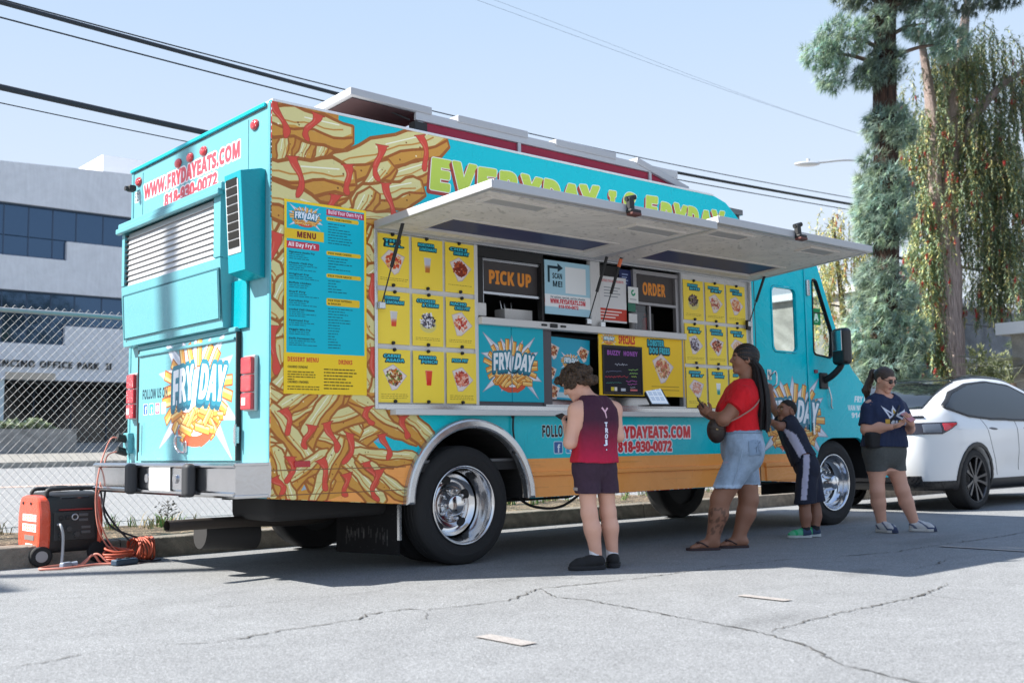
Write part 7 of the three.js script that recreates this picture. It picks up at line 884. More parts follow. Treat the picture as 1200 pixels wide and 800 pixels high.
  const ph = thing('mobile_phone', 'mobile phone in a pink case held by the woman in navy', 'phone', [5.87, 0, 0.86], PT); obj('phone_case', xf(rb(0.066, 0.125, 0.012, [0, 0, 0], 0.007), [0.045, 1.03, 0.235], [-0.75, 0.35, 0.35]), mat([0.5, 0.22, 0.24], 0.5), ph); obj('camera_bump', xf(rb(0.03, 0.03, 0.006, [0.015, 0.045, -0.008], 0.004), [0.045, 1.03, 0.235], [-0.75, 0.35, 0.35]), M.black, ph);
  const bag = thing('waist_bag', 'black waist bag worn at the hip of the woman in navy', 'bag', [5.87, 0, 0.86], PT), bb = (x, y, z) => { const q = sub3([x, y, z], [-0.215, 0.83, 0.125]), u = dot3(q, ax), w = dot3(q, fw), dx = Math.max(Math.abs(u) - 0.075, 0), dy = Math.max(Math.abs(q[1]) - 0.045, 0), dz = Math.max(Math.abs(w) - 0.02, 0); return Math.hypot(dx, dy, dz) - 0.028 + 0.002 * fbm(x * 20, y * 20, z * 20, 2); };
  obj('bag_body', meshSDF(bb, [-0.36, 0.72, 0.0], [-0.06, 0.94, 0.26], 0.008, speck([0.012, 0.012, 0.014], 60, 0.3)), clothM(), bag); obj('strap', tube([[-0.17, 0.86, 0.14], [-0.12, 0.95, 0.15], [-0.03, 1.06, 0.14], [0.045, 1.16, 0.02], [0.02, 1.19, -0.09], [-0.1, 1.1, -0.13], [-0.22, 0.95, -0.08], [-0.3, 0.86, 0.05]], 0.01, 50, 6), M.black, bag); obj('zip', bar([-0.29, 0.86, 0.19], [-0.15, 0.86, 0.135], 0.003, 6), mat([0.35, 0.3, 0.2], 0.4, 0.6), bag);
}
// ================================================================ generator and cords
{
  const t = thing('portable_generator', 'orange and black portable generator on small wheels standing by the kerb', 'generator', [-0.37, 0, -2.56]); t.scale.set(0.98, 0.92, 1.2);
  const orange = phys([0.66, 0.085, 0.04], { roughness: 0.42, roughnessMap: rep(smudge, 3), clearcoat: 0.2, clearcoatRoughness: 0.3 }), blk = mat([0.014, 0.014, 0.015], 0.5, 0, { bumpMap: rep(grainTex, 6), bumpScale: 0.001 });
  const side = (w) => roundPoly([[-0.185, 0.09], [0.185, 0.09], [0.205, 0.2], [0.205, 0.42], [0.165, 0.56], [0.10, 0.585], [-0.10, 0.585], [-0.165, 0.56], [-0.205, 0.42], [-0.205, 0.2]].map(([z, y]) => [-z * w, y]), 0.05);
  const sh = (w, x0, x1, b) => { const g = ext(side(w), 0, x1 - x0, [], b); g.rotateY(Math.PI / 2); g.translate(x0, 0, 0); return g; };
  obj('shell', sh(0.97, -0.20, 0.19, 0.012), blk, t);
  const cover = (k) => { const g = ext(roundPoly([[-0.19, 0.10], [0.19, 0.10], [0.212, 0.22], [0.212, 0.40], [0.17, 0.545], [0.09, 0.565], [-0.09, 0.565], [-0.17, 0.545], [-0.212, 0.40], [-0.212, 0.22]], 0.05), 0, k < 0 ? 0.09 : 0.045, [], 0.02); g.rotateY(Math.PI / 2); g.translate(k < 0 ? -0.27 : 0.17, 0, 0); return g; };
  const c = obj('end_cover', cover(-1), orange, t); obj('end_cover', cover(1), orange, t);
  const lab = ctex(128, 64, (q, W, H) => { q.fillStyle = '#f2efec'; q.fillRect(0, 0, W, H); q.fillStyle = '#c9c2bd'; q.fillRect(0, H * 0.45, W, 4); q.fillStyle = '#e6855f'; for (let i = 0; i < 5; i++) { q.fillRect(10 + i * 22, 12, 16, 14); q.fillRect(8 + i * 23, 40, 15, 14); } });
  for (const [y, h, w] of [[0.385, 0.055, 0.26], [0.305, 0.06, 0.26], [0.155, 0.045, 0.13]]) obj('label', b2(-0.2735, -0.2695, y - h / 2, y + h / 2, -w / 2 + 0.03, w / 2 + 0.03), tex(lab, 0.4), c);
  obj('grille', [b2(-0.274, -0.269, 0.205, 0.245, -0.06, 0.12)], mat([0.2, 0.17, 0.16], 0.6), c); for (const z of [-0.1, 0.05]) obj('screw', cyl(0.012, 0.012, 0.01, [-0.271, 0.5, z], [0, 0, 1.571], 10), blk, c);
  obj('carry_handle', [tube([[-0.2, 0.56, 0.15], [-0.19, 0.605, 0.15], [-0.1, 0.615, 0.15], [0.1, 0.615, 0.15], [0.18, 0.605, 0.15], [0.19, 0.56, 0.15]], 0.018, 30, 10), tube([[-0.2, 0.56, -0.13], [-0.19, 0.6, -0.13], [0.0, 0.605, -0.13], [0.18, 0.6, -0.13], [0.19, 0.56, -0.13]], 0.016, 24, 8), b2(-0.08, 0.02, 0.60, 0.635, -0.1, 0.02, 0.01)], blk, t);
  obj('control_panel', [b2(-0.16, 0.15, 0.20, 0.43, 0.196, 0.207, 0.004)], mat([0.03, 0.031, 0.033], 0.4), t); obj('fuel_window', b2(-0.1, 0.12, 0.47, 0.55, 0.155, 0.168, 0.01), phys([0.03, 0.03, 0.035], { roughness: 0.12, clearcoat: 1 }), t);
  obj('red_stripe', b2(-0.12, 0.13, 0.44, 0.452, 0.19, 0.203), mat([0.25, 0.02, 0.02], 0.5), t);
  for (const [x, y] of [[-0.11, 0.38], [-0.06, 0.385]]) obj('switch', rb(0.03, 0.03, 0.012, [x, y, 0.211], 0.004), blk, t); obj('dial', [xf(new THREE.TorusGeometry(0.022, 0.006, 8, 20), [-0.005, 0.385, 0.21])], mat([0.5, 0.5, 0.52], 0.3, 0.7), t);
  for (const [x, y] of [[0.06, 0.40], [0.06, 0.36], [0.08, 0.30], [0.08, 0.26]]) obj('meter', rb(0.07, 0.022, 0.006, [x, y, 0.209], 0.003), mat([0.10, 0.105, 0.11], 0.4), t); for (const [x, y] of [[-0.05, 0.29], [0.01, 0.245], [-0.1, 0.245]]) obj('socket', cyl(0.022, 0.024, 0.016, [x, y, 0.21], [1.571, 0, 0], 16), mat([0.05, 0.05, 0.052], 0.4), t);
  obj('starter_plug', [tube([[-0.13, 0.33, 0.21], [-0.13, 0.33, 0.25], [-0.115, 0.26, 0.26], [-0.11, 0.1, 0.25], [-0.12, 0.02, 0.26]], 0.011, 20, 7)], mat([0.38, 0.40, 0.42], 0.5), t);
  for (const [x, z] of [[-0.245, 0.185], [-0.245, -0.2]]) { const w = obj('wheel', lathe([[0, -0.022], [0.07, -0.024], [0.082, -0.015], [0.082, 0.015], [0.07, 0.024], [0, 0.022]], 24).rotateX(Math.PI / 2).rotateY(Math.PI / 2 * 0.0).translate(x, 0.082, z), M.rubber, t); obj('wheel_hub', cyl(0.045, 0.045, 0.052, [x, 0.082, z], [1.571, 0, 0], 18), mat([0.28, 0.28, 0.29], 0.5), w); }
  for (const z of [0.17, -0.17]) obj('wheel', lathe([[0, -0.03], [0.08, -0.032], [0.095, -0.02], [0.095, 0.02], [0.08, 0.032], [0, 0.03]], 24).rotateX(Math.PI / 2).translate(0.2, 0.095, z), M.rubber, t);
  const cm = phys([0.46, 0.09, 0.045], { roughness: 0.55 }), bm = mat([0.018, 0.02, 0.028], 0.6), pink = phys([0.55, 0.2, 0.15], { roughness: 0.5 });
  const coil = []; { const R = rng(8); for (let k = 0; k < 9; k++) { const x = 0.01 + k * 0.016, r = 0.082 + 0.012 * R(), pts = []; for (let i = 0; i < 14; i++) { const a = i / 14 * 6.283; pts.push([x + 0.012 * Math.sin(a * 2 + k), 0.095 + Math.cos(a) * r * 0.95, -2.14 + Math.sin(a) * r * 1.25]); } coil.push(tube(pts, 0.0085, 48, 6, true)); } for (let k = 0; k < 5; k++) { const pts = [], R2 = 0.075 + 0.02 * R(); for (let i = 0; i < 12; i++) { const a = i / 12 * 6.283; pts.push([-0.12 + Math.cos(a) * R2 * 1.2 + 0.02 * R(), 0.02 + k * 0.018 + 0.03 * Math.max(0, Math.sin(a + k)), -2.12 + Math.sin(a) * R2]); } coil.push(tube(pts, 0.0085, 40, 6, true)); } }
  const ec = thing('extension_cord', 'bundled orange extension cord lying on the road behind the truck', 'cord', [0, 0, -2.1]); ec.position.set(0, 0, 0); stuff(obj('coil', coil, cm, ec));
  obj('loose_cord', [tube([[-0.14, 0.02, -2.06], [-0.24, 0.012, -2.12], [-0.3, 0.08, -2.13], [-0.36, 0.015, -2.16], [-0.48, 0.012, -2.22], [-0.62, 0.012, -2.18], [-0.7, 0.012, -2.06], [-0.58, 0.012, -1.98], [-0.42, 0.012, -2.02], [-0.3, 0.012, -2.06], [-0.16, 0.012, -2.0]], 0.009, 90, 7), tube([[-0.36, 0.012, -2.2], [-0.28, 0.085, -2.11], [-0.2, 0.012, -2.04], [-0.1, 0.012, -2.02]], 0.008, 30, 7)], pink, ec); base(ec, [-0.1, 0, -2.1]);
  const ps = thing('power_strip', 'dark power strip lying on the road beside the bundled cord', 'power strip', [-0.12, 0, -1.98]); obj('strip_case', [rb(0.2, 0.045, 0.07, [0, 0.024, 0], 0.012, [0, 0.3, 0])], mat([0.03, 0.06, 0.10], 0.5), ps); obj('socket', [rb(0.03, 0.01, 0.03, [-0.05, 0.05, 0.015], 0.003), rb(0.03, 0.01, 0.03, [0.02, 0.05, -0.006], 0.003)], M.black, ps); obj('cable', tube([[0.1, 0.03, -0.03], [0.2, 0.012, -0.02], [0.3, 0.012, -0.05]], 0.007, 16, 6), bm, ps);
  const adaptor = thing('cord_plug', 'grey blue plug on the road in front of the generator', 'plug', [-0.5, 0, -2.12]); obj('plug_body', [rb(0.09, 0.04, 0.045, [0, 0.022, 0], 0.012, [0, 0.5, 0]), cyl(0.014, 0.02, 0.06, [0.06, 0.022, -0.03], [0, 0.5, 1.571], 10)], mat([0.25, 0.29, 0.36], 0.5), adaptor);
  const pc = thing('hanging_cord', 'pair of orange cords hanging from the truck power inlet to the road', 'cord'); for (const [z, y, k] of [[-2.2, 0.94, 0], [-2.2, 0.84, 0.03]]) obj('cord', tube([[-0.1, y, z], [-0.14 - k, y + 0.005 - k, z - 0.01], [-0.2, y - 0.12, z - 0.02], [-0.255 + k * 0.4, y - 0.28, z + 0.02], [-0.27 + k * 0.3, 0.45, z + 0.02], [-0.25 + k, 0.25, z + 0.05], [-0.17 + k, 0.12, -2.16], [-0.08, 0.06, -2.12]], 0.0058, 60, 6), pink, pc); base(pc, [-0.1, 0, -2.15]);
  const bc = thing('black_cable', 'pair of black cables hanging under the rear bumper to the bundled cord', 'cable'); obj('cable', tube([[-0.22, 0.55, -2.22], [-0.2, 0.42, -2.2], [-0.12, 0.28, -2.17], [-0.02, 0.16, -2.14]], 0.008, 30, 6), bm, bc); obj('cable', tube([[-0.2, 0.54, -2.18], [-0.21, 0.4, -2.18], [-0.16, 0.28, -2.16], [0.06, 0.17, -2.12]], 0.008, 30, 6), bm, bc); base(bc, [-0.1, 0, -2.15]);
}
// ================================================================ parked white car
{
  const t = thing('car', 'white electric hatchback parked at the kerb ahead of the food truck', 'car', [8.27, 0, -0.99]);
  const prof = new THREE.CatmullRomCurve3([[0.16, 0.27], [0.05, 0.42], [0.0, 0.62], [0.02, 0.82], [0.05, 0.96], [0.03, 1.08], [0.10, 1.125], [0.34, 1.19], [0.75, 1.36], [1.25, 1.515], [1.75, 1.60], [2.2, 1.622], [2.7, 1.585], [3.15, 1.42], [3.62, 1.13], [3.85, 1.02], [4.3, 0.92], [4.62, 0.78], [4.74, 0.6], [4.73, 0.4], [4.6, 0.24], [4.3, 0.2], [2.4, 0.2], [0.5, 0.22]].map(([x, y]) => V(x, y, 0)), true, 'catmullrom', 0.5).getPoints(180).map((p) => [p.x, p.y]);
  const polyD = (P) => (x, y) => { let d = 1e9, s = 1; for (let i = 0, j = P.length - 1; i < P.length; j = i++) { const ex = P[j][0] - P[i][0], ey = P[j][1] - P[i][1], wx = x - P[i][0], wy = y - P[i][1], q = clamp((wx * ex + wy * ey) / (ex * ex + ey * ey || 1e-9), 0, 1), bx2 = wx - ex * q, by2 = wy - ey * q; d = Math.min(d, bx2 * bx2 + by2 * by2); const c1 = y >= P[i][1], c2 = y < P[j][1], c3 = ex * wy > ey * wx; if ((c1 && c2 && c3) || (!c1 && !c2 && !c3)) s = -s; } return s * Math.sqrt(d); };
  const pd = polyD(prof), GX = 0.02, nxg = 250, nyg = 96, grid = new Float32Array(nxg * nyg); for (let j = 0; j < nyg; j++) for (let i = 0; i < nxg; i++) grid[j * nxg + i] = pd(-0.12 + i * GX, 0.0 + j * GX);
  const PD = (x, y) => { const a = clamp((x + 0.12) / GX, 0, nxg - 1.01), b = clamp(y / GX, 0, nyg - 1.01), i = a | 0, j = b | 0, u = a - i, v = b - j, k = j * nxg + i; return lerp(lerp(grid[k], grid[k + 1], u), lerp(grid[k + nxg], grid[k + nxg + 1], u), v); };
  const Wd = (x, y) => { let w = 0.935; if (x < 0.75) w -= 0.30 * Math.pow((0.75 - x) / 0.75, 2.4); if (x > 3.9) w -= 0.34 * Math.pow((x - 3.9) / 0.85, 2.2); w += 0.022 * Math.exp(-Math.pow((x - 1.0) / 0.55, 2)) * Math.exp(-Math.pow((y - 0.80) / 0.22, 2)) + 0.02 * Math.exp(-Math.pow((x - 3.88) / 0.5, 2)) * Math.exp(-Math.pow((y - 0.75) / 0.22, 2)); w -= 0.05 * Math.pow(Math.max(0, 0.62 - y) / 0.4, 2) * (1 - sstep(0.5, 0.0, Math.min(Math.abs(x - 0.99), Math.abs(x - 3.88)))); w -= 0.025 * Math.exp(-Math.pow((y - 0.5) / 0.13, 2)) * sstep(1.4, 1.8, x) * sstep(3.5, 3.1, x); if (y > 0.93) w -= 0.40 * Math.pow((y - 0.93) / 0.69, 1.35); return w; };
  const body0 = (x, y, z) => smax(PD(x, y), (Math.abs(z) - Wd(x, y)) * 0.93, 0.13);
  const well = (x, y) => Math.min(Math.hypot(x - 0.99, y - 0.355), Math.hypot(x - 3.88, y - 0.355));
  const body = (x, y, z) => smax(body0(x, y, z), Math.min(0.392 - well(x, y) < 0 ? 1e3 : 1e3, 1e3) * -1, 0.001);
  const bodyF = (x, y, z) => { const w = Math.max(well(x, y) - 0.385, 0.60 - Math.abs(z)); return smax(body0(x, y, z), -w, 0.012); };
  const paint = phys([0.70, 0.71, 0.72], { roughness: 0.3, clearcoat: 1, clearcoatRoughness: 0.03 }), blackP = mat([0.014, 0.014, 0.016], 0.5), glass = phys([0.006, 0.008, 0.010], { roughness: 0.025 });
  obj('body', meshSDF((x, y, z) => Math.max(bodyF(x, y, z), 0.315 - y), [-0.1, 0.26, -1.02], [4.82, 1.68, 1.02], 0.019), paint, t);
  const shell = (off, th, reg, h, lo, hi) => meshSDF((x, y, z) => Math.max(Math.abs(body0(x, y, z) - off) - th, reg(x, y, z)), lo, hi, h);
  obj('underbody', [meshSDF((x, y, z) => Math.max(bodyF(x, y, z) + 0.012, y - 0.33, 0.17 - y), [-0.1, 0.12, -1.0], [4.8, 0.4, 1.0], 0.028)], blackP, t);
  obj('sill', [shell(0.0, 0.010, (x, y, z) => Math.max(Math.abs(y - 0.31) - 0.05, 0.41 - well(x, y)), 0.017, [-0.1, 0.22, -1.02], [4.82, 0.4, 1.02])], blackP, t);
  for (const x0 of [0.99, 3.88]) for (const k of [1, -1]) obj('wheel_arch', meshSDF((x, y, z) => Math.max(Math.abs(body0(x, y, z) - 0.002) - 0.010, Math.abs(Math.hypot(x - x0, y - 0.355) - 0.408) - 0.026, -z * k + 0.6, 0.24 - y), [x0 - 0.47, 0.2, k > 0 ? 0.55 : -1.02], [x0 + 0.47, 0.85, k > 0 ? 1.02 : -0.55], 0.011), blackP, t);
  const wpoly = roundPoly([[0.52, 1.20], [0.92, 1.375], [1.45, 1.49], [2.0, 1.535], [2.55, 1.50], [3.0, 1.33], [3.38, 1.08], [2.6, 1.055], [1.5, 1.07], [0.95, 1.105]], 0.05, 4), wd = polyD(wpoly);
  for (const k of [1, -1]) { obj('side_window', meshSDF((x, y, z) => Math.max(Math.abs(body0(x, y, z) - 0.002) - 0.012, wd(x, y), 0.45 - z * k), [0.5, 1.0, k > 0 ? 0.4 : -1], [3.5, 1.6, k > 0 ? 1 : -0.4], 0.010), glass, t); obj('window_trim', meshSDF((x, y, z) => Math.max(Math.abs(body0(x, y, z) - 0.004) - 0.014, Math.abs(wd(x, y) - 0.006) - 0.013, 0.42 - z * k), [0.45, 0.98, k > 0 ? 0.38 : -1], [3.55, 1.62, k > 0 ? 1 : -0.38], 0.010), blackP, t); }
  obj('rear_window', shell(0.002, 0.014, (x, y, z) => Math.max(x - 1.32, 0.30 - x, Math.abs(z) - (0.66 - 0.12 * (x - 0.3)), 1.12 - y), 0.013, [0.2, 1.1, -0.8], [1.4, 1.62, 0.8]), glass, t);
  obj('roof_glass', shell(0.002, 0.016, (x, y, z) => Math.max(x - 3.0, 1.36 - x, Math.abs(z) - 0.52), 0.02, [1.3, 1.4, -0.6], [3.1, 1.7, 0.6]), glass, t); obj('windscreen', shell(0.002, 0.016, (x, y, z) => Math.max(x - 3.66, 3.03 - x, Math.abs(z) - 0.66 - 0.1 * (x - 3), 1.05 - y), 0.02, [3.0, 1.0, -0.85], [3.7, 1.6, 0.85]), glass, t);
  for (const k of [1, -1]) { const lampR = (x, y, z) => Math.max(y - 1.015 - 0.02 * x, 0.885 + Math.max(0, x - 0.34) * 0.42 - y, x - 0.61, 0.34 - z * k); obj('tail_lamp', meshSDF((x, y, z) => Math.max(Math.abs(body0(x, y, z) - 0.003) - 0.010, lampR(x, y, z)), [-0.1, 0.82, k > 0 ? 0.28 : -1], [0.7, 1.08, k > 0 ? 1 : -0.28], 0.009), phys([0.03, 0.03, 0.045], { roughness: 0.08 }), t); obj('red_lens', meshSDF((x, y, z) => Math.max(Math.abs(body0(x, y, z) - 0.008) - 0.010, lampR(x, y, z) + 0.014, Math.max(0.36 - x, 0.92 - y)), [0.3, 0.82, k > 0 ? 0.28 : -1], [0.7, 1.08, k > 0 ? 1 : -0.28], 0.008), redLens, t); obj('clear_lens', meshSDF((x, y, z) => Math.max(Math.abs(body0(x, y, z) - 0.008) - 0.009, lampR(x, y, z) + 0.018, x - 0.33, 0.13 - x), [-0.1, 0.82, k > 0 ? 0.28 : -1], [0.45, 1.08, k > 0 ? 1 : -0.28], 0.008), phys([0.13, 0.15, 0.19], { roughness: 0.12 }), t); }
  obj('spoiler', shell(0.004, 0.010, (x, y, z) => Math.max(Math.abs(y - 1.085) - 0.014, x - 0.2, Math.abs(z) - 0.75), 0.010, [-0.1, 1.03, -0.85], [0.3, 1.15, 0.85]), blackP, t);
  obj('rear_diffuser', shell(0.004, 0.012, (x, y, z) => Math.max(Math.abs(y - 0.33) - 0.09, x - 0.45, Math.abs(z) - 0.72), 0.02, [-0.1, 0.2, -0.9], [0.5, 0.5, 0.9]), blackP, t); obj('licence_plate', rb(0.012, 0.12, 0.32, [0.015, 0.83, 0], 0.004), mat([0.6, 0.6, 0.62], 0.5), t);
  const surf = (x, y) => { let z = Wd(x, y); for (let i = 0; i < 12; i++) z -= body0(x, y, z) * 0.9; return z; }, seamM = mat([0.06, 0.062, 0.07], 0.6);
  for (const k of [1, -1]) { const line = (pts) => { const o = []; for (let i = 0; i + 1 < pts.length; i++) for (let j = 0; j < 6; j++) { const u = j / 6, x = lerp(pts[i][0], pts[i + 1][0], u), y = lerp(pts[i][1], pts[i + 1][1], u); o.push([x, y, k * (surf(x, y) + 0.0005)]); } return tube(o, 0.0035, o.length * 2, 5); };
    obj('door_seam', line([[1.20, 1.10], [1.30, 0.95], [1.38, 0.75], [1.48, 0.55], [1.55, 0.36]]), seamM, t); obj('door_seam', line([[2.1, 1.06], [2.12, 0.8], [2.14, 0.36]]), seamM, t); obj('door_seam', line([[3.2, 1.05], [3.25, 0.8], [3.28, 0.36]]), seamM, t);
    for (const x of [1.36, 2.3]) obj('door_handle', xf(sph(0.5, [0, 0, 0], [0.23, 0.03, 0.014], 18, 8), [x + 0.1, 0.955 - 0.01, k * (surf(x + 0.1, 0.95) + 0.001)], [0, 0, -0.05]), mat([0.10, 0.105, 0.12], 0.4), t);
    obj('wing_mirror', rb(0.14, 0.12, 0.2, [3.22, 1.07, k * 1.0], 0.04), blackP, t); }
  // wheels, dark five-pair spokes
  for (const x of [0.99, 3.88]) for (const k of [1, -1]) { const w = new THREE.Group(); w.name = 'wheel'; t.add(w); w.position.set(x, 0.355, k * 0.81); if (k < 0) w.rotation.y = Math.PI; const rot = (g) => g.rotateX(Math.PI / 2);
    obj('tyre', rot(lathe([[0.262, -0.115], [0.30, -0.125], [0.335, -0.12], [0.353, -0.095], [0.355, 0], [0.353, 0.095], [0.335, 0.12], [0.30, 0.125], [0.262, 0.115]], 48)), M.rubber, w);
    const rimM = phys([0.10, 0.10, 0.105], { roughness: 0.3, metalness: 0.8 }); obj('rim', rot(lathe([[0.25, -0.1], [0.25, 0.08], [0.258, 0.112], [0.266, 0.118], [0.27, 0.112], [0.268, 0.08]], 48)), rimM, w); obj('hub', cyl(0.05, 0.06, 0.04, [0, 0, 0.085], [Math.PI / 2, 0, 0], 20), rimM, w);
    const spk = phys([0.085, 0.085, 0.09], { roughness: 0.3, metalness: 0.85 }); for (let i = 0; i < 10; i++) { const a = (i >> 1) * 1.2566 + ((i & 1) ? 0.24 : -0.24), g = ext([[0.035, -0.016], [0.15, -0.019], [0.255, -0.03], [0.255, 0.012], [0.15, 0.013], [0.035, 0.012]], 0, 0.022, [], 0.004); g.rotateY(-0.10); g.translate(0, 0, 0.075); g.rotateZ(a); obj('spoke', g, spk, w); }
    obj('brake_disc', cyl(0.18, 0.18, 0.02, [0, 0, 0.0], [Math.PI / 2, 0, 0], 30), mat([0.12, 0.12, 0.125], 0.5, 0.8), w); obj('wheel_back', cyl(0.25, 0.25, 0.02, [0, 0, -0.07], [Math.PI / 2, 0, 0], 30), M.black, w); }
}
// ================================================================ trees and far buildings
const leafM = (o = {}) => phys([1, 1, 1], { vertexColors: true, roughness: 0.75, side: THREE.DoubleSide, transmission: 0.45, thickness: 0, ...o });
class Leaves { constructor() { this.p = []; this.c = []; } tri(a, b, c, k) { this.p.push(...a, ...b, ...c); for (let i = 0; i < 3; i++) this.c.push(...k); }
  blade(o, d, len, w, k, side) { const s = side || nrm3(cross3(d, Math.abs(d[1]) > 0.9 ? [1, 0, 0] : [0, 1, 0])), m = add3(o, d, len * 0.45); this.tri(o, add3(m, s, w), add3(o, d, len), k); this.tri(o, add3(o, d, len), add3(m, s, -w), k); }
  needle(o, d, len, w, k) { const s = nrm3(cross3(d, [0.3, 0.8, 0.5])); this.tri(add3(o, s, w), add3(o, s, -w), add3(o, d, len), k); }
  geo() { const g = new THREE.BufferGeometry(); g.setAttribute('position', new THREE.Float32BufferAttribute(this.p, 3)); g.setAttribute('color', new THREE.Float32BufferAttribute(this.c, 3)); g.computeVertexNormals(); return g; } }
const barkTexL = dtex(256, (u, v) => { const n = tileNoise(u, v * 0.35, 22, 4, 5), c = tileNoise(u, v, 8, 3, 2); const g = 0.78 + 0.45 * n + 0.2 * c; return [g, g * 0.95, g * 0.93]; }, { srgb: true });
const rdir = (R) => { const u = R() * 2 - 1, a = R() * 6.283, s = Math.sqrt(1 - u * u); return [s * Math.cos(a), u, s * Math.sin(a)]; };
const barkTex = dtex(256, (u, v) => { const n = tileNoise(u, v * 0.35, 22, 4, 5), c = tileNoise(u, v, 8, 3, 2); const g = 0.5 + 0.75 * n + 0.2 * c; return [g, g * 0.88, g * 0.8]; }, { srgb: true });
function trunkGeo(pts, rs, seg = 12, wob = 0.06, seedv = 1) { const c = new THREE.CatmullRomCurve3(pts.map((p) => V(...p))), n = pts.length * 6, g = new THREE.TubeGeometry(c, n, 1, seg, false), p = g.attributes.position, q = V(); for (let i = 0; i <= n; i++) { const t = i / n, o = c.getPointAt(t), f = t * (rs.length - 1), k = Math.min(f | 0, rs.length - 2), r = lerp(rs[k], rs[k + 1], f - k); for (let j = 0; j <= seg; j++) { const m = i * (seg + 1) + j; q.fromBufferAttribute(p, m).sub(o); const w = 1 + wob * fbm(q.x * 3 + seedv, o.y * 1.5, q.z * 3, 3) * 2; q.multiplyScalar(r * w).add(o); p.setXYZ(m, q.x, q.y, q.z); } } g.computeVertexNormals(); return g; }
{ // pine with shaggy tufts close round its trunk; local frame: x = PT right, z towards the road
  const t = thing('pine_tree', 'tall pine with shaggy blue green needle tufts close around a bare reddish trunk', 'tree', [15.0, 0.1, -4.5], PT), R = rng(61);
  obj('trunk', trunkGeo([[-0.1, -0.2, 0], [-0.08, 1.4, 0], [0.13, 4.2, 0], [0.26, 7.3, 0], [0.35, 10, 0.1], [0.4, 13.5, 0.1]], [0.30, 0.24, 0.225, 0.21, 0.17, 0.07], 16, 0.10), mat([0.20, 0.13, 0.105], 0.95, 0, { map: rep(barkTex, 3, 9), bumpMap: rep(barkTex, 3, 9), bumpScale: 0.04 }), t);
  const L = new Leaves(), twigs = [];
  const clump = (c, rx, ry, rz, n, tone, len = 0.17) => { for (let i = 0; i < n; i++) { const d = rdir(R), q = 0.35 + 0.65 * Math.cbrt(R()), k3 = 1 + 0.55 * fbm(d[0] * 2 + c[1], d[1] * 2, d[2] * 2 + c[0], 2), o = [c[0] + d[0] * rx * q * k3, c[1] + d[1] * ry * q * k3, c[2] + d[2] * rz * q * k3], ax = nrm3([d[0] + (R() - 0.5) * 0.8, d[1] * 0.7 - 0.1 + (R() - 0.5) * 0.8, d[2] + (R() - 0.5) * 0.8]), tn = tone * (0.5 + 0.9 * R() * R() + 0.25 * R()), mixw = R(); const m = 11 + (R() * 7 | 0); for (let j = 0; j < m; j++) { const dd = nrm3(add3(ax, rdir(R), 0.95)); dd[1] -= 0.18; const g = tn * (0.8 + 0.4 * R()); L.needle(o, nrm3(dd), len * (0.7 + 0.6 * R()), 0.0105, [lerp(0.32, 0.42, mixw) * g, lerp(0.48, 0.52, mixw) * g, lerp(0.46, 0.33, mixw) * g]); } } };
  const twig = (a, b) => twigs.push(trunkGeo([a, mix3(a, b, 0.5).map((v, i) => v + (i === 1 ? 0.08 : 0)), b], [0.05, 0.035, 0.015], 6, 0.05));
  for (const [x, y, z, rx, ry, rz, n, tone, br] of [
    [-0.55, 8.25, 0.2, 0.55, 0.42, 0.5, 130, 1.1, 1], [-1.0, 7.95, 0.25, 0.35, 0.28, 0.35, 60, 1.25, 1], [-0.75, 7.55, 0.1, 0.3, 0.32, 0.4, 50, 1.1, 0], [0.15, 8.55, 0.25, 0.3, 0.3, 0.35, 50, 0.9, 0], [1.05, 8.5, 0.2, 0.5, 0.34, 0.5, 90, 1.05, 1], [1.45, 8.1, 0.2, 0.36, 0.34, 0.4, 70, 1.15, 1], [0.22, 7.75, 0.1, 0.40, 0.42, 0.42, 110, 0.85, 0], [-0.1, 7.5, 0.2, 0.3, 0.25, 0.3, 40, 0.9, 0],
    [0.25, 6.62, 0, 0.45, 0.42, 0.45, 140, 0.95, 0], [0.45, 6.4, 0.2, 0.3, 0.25, 0.3, 40, 1, 0], [-0.05, 5.95, 0.05, 0.25, 0.25, 0.3, 30, 0.9, 0], [0.1, 5.45, 0, 0.52, 0.45, 0.52, 170, 1.05, 0], [0.08, 4.95, 0.05, 0.58, 0.5, 0.55, 190, 1.15, 0], [0.05, 4.55, 0, 0.48, 0.34, 0.45, 110, 1.1, 0],
    [-0.02, 3.75, 0, 0.48, 0.35, 0.45, 110, 1, 0], [0.05, 3.3, 0.05, 0.62, 0.5, 0.58, 190, 1.1, 0], [-0.25, 2.7, 0.05, 0.55, 0.45, 0.5, 150, 1.2, 0], [0.35, 2.6, 0.1, 0.5, 0.42, 0.5, 130, 1.05, 0], [0.05, 2.05, 0.1, 0.6, 0.42, 0.55, 150, 1.05, 0], [-0.35, 1.75, 0.1, 0.4, 0.4, 0.4, 80, 1.1, 0], [0.45, 1.7, 0.05, 0.35, 0.35, 0.4, 60, 1, 0],
    [1.6, 9.15, 0, 1.3, 0.34, 0.9, 220, 0.5, 1], [0.3, 9.2, 0, 0.8, 0.3, 0.8, 120, 0.55, 1], [2.6, 9.15, 0.1, 0.6, 0.26, 0.6, 80, 0.5, 1], [-0.35, 9.15, 0.1, 0.35, 0.25, 0.4, 40, 0.55, 1], [0.4, 10.4, 0, 1.6, 0.8, 1.5, 260, 0.8, 0], [0.4, 11.8, 0, 1.2, 0.8, 1.2, 200, 0.8, 0], [0.4, 13.2, 0, 0.8, 0.8, 0.8, 120, 0.8, 0]]) { clump([x, y, z], rx * 0.92, ry * 0.86, rz * 0.92, n * 2.6, tone); if (br) twig([0.28, y - 0.25, 0.05], [x, y, z]); }
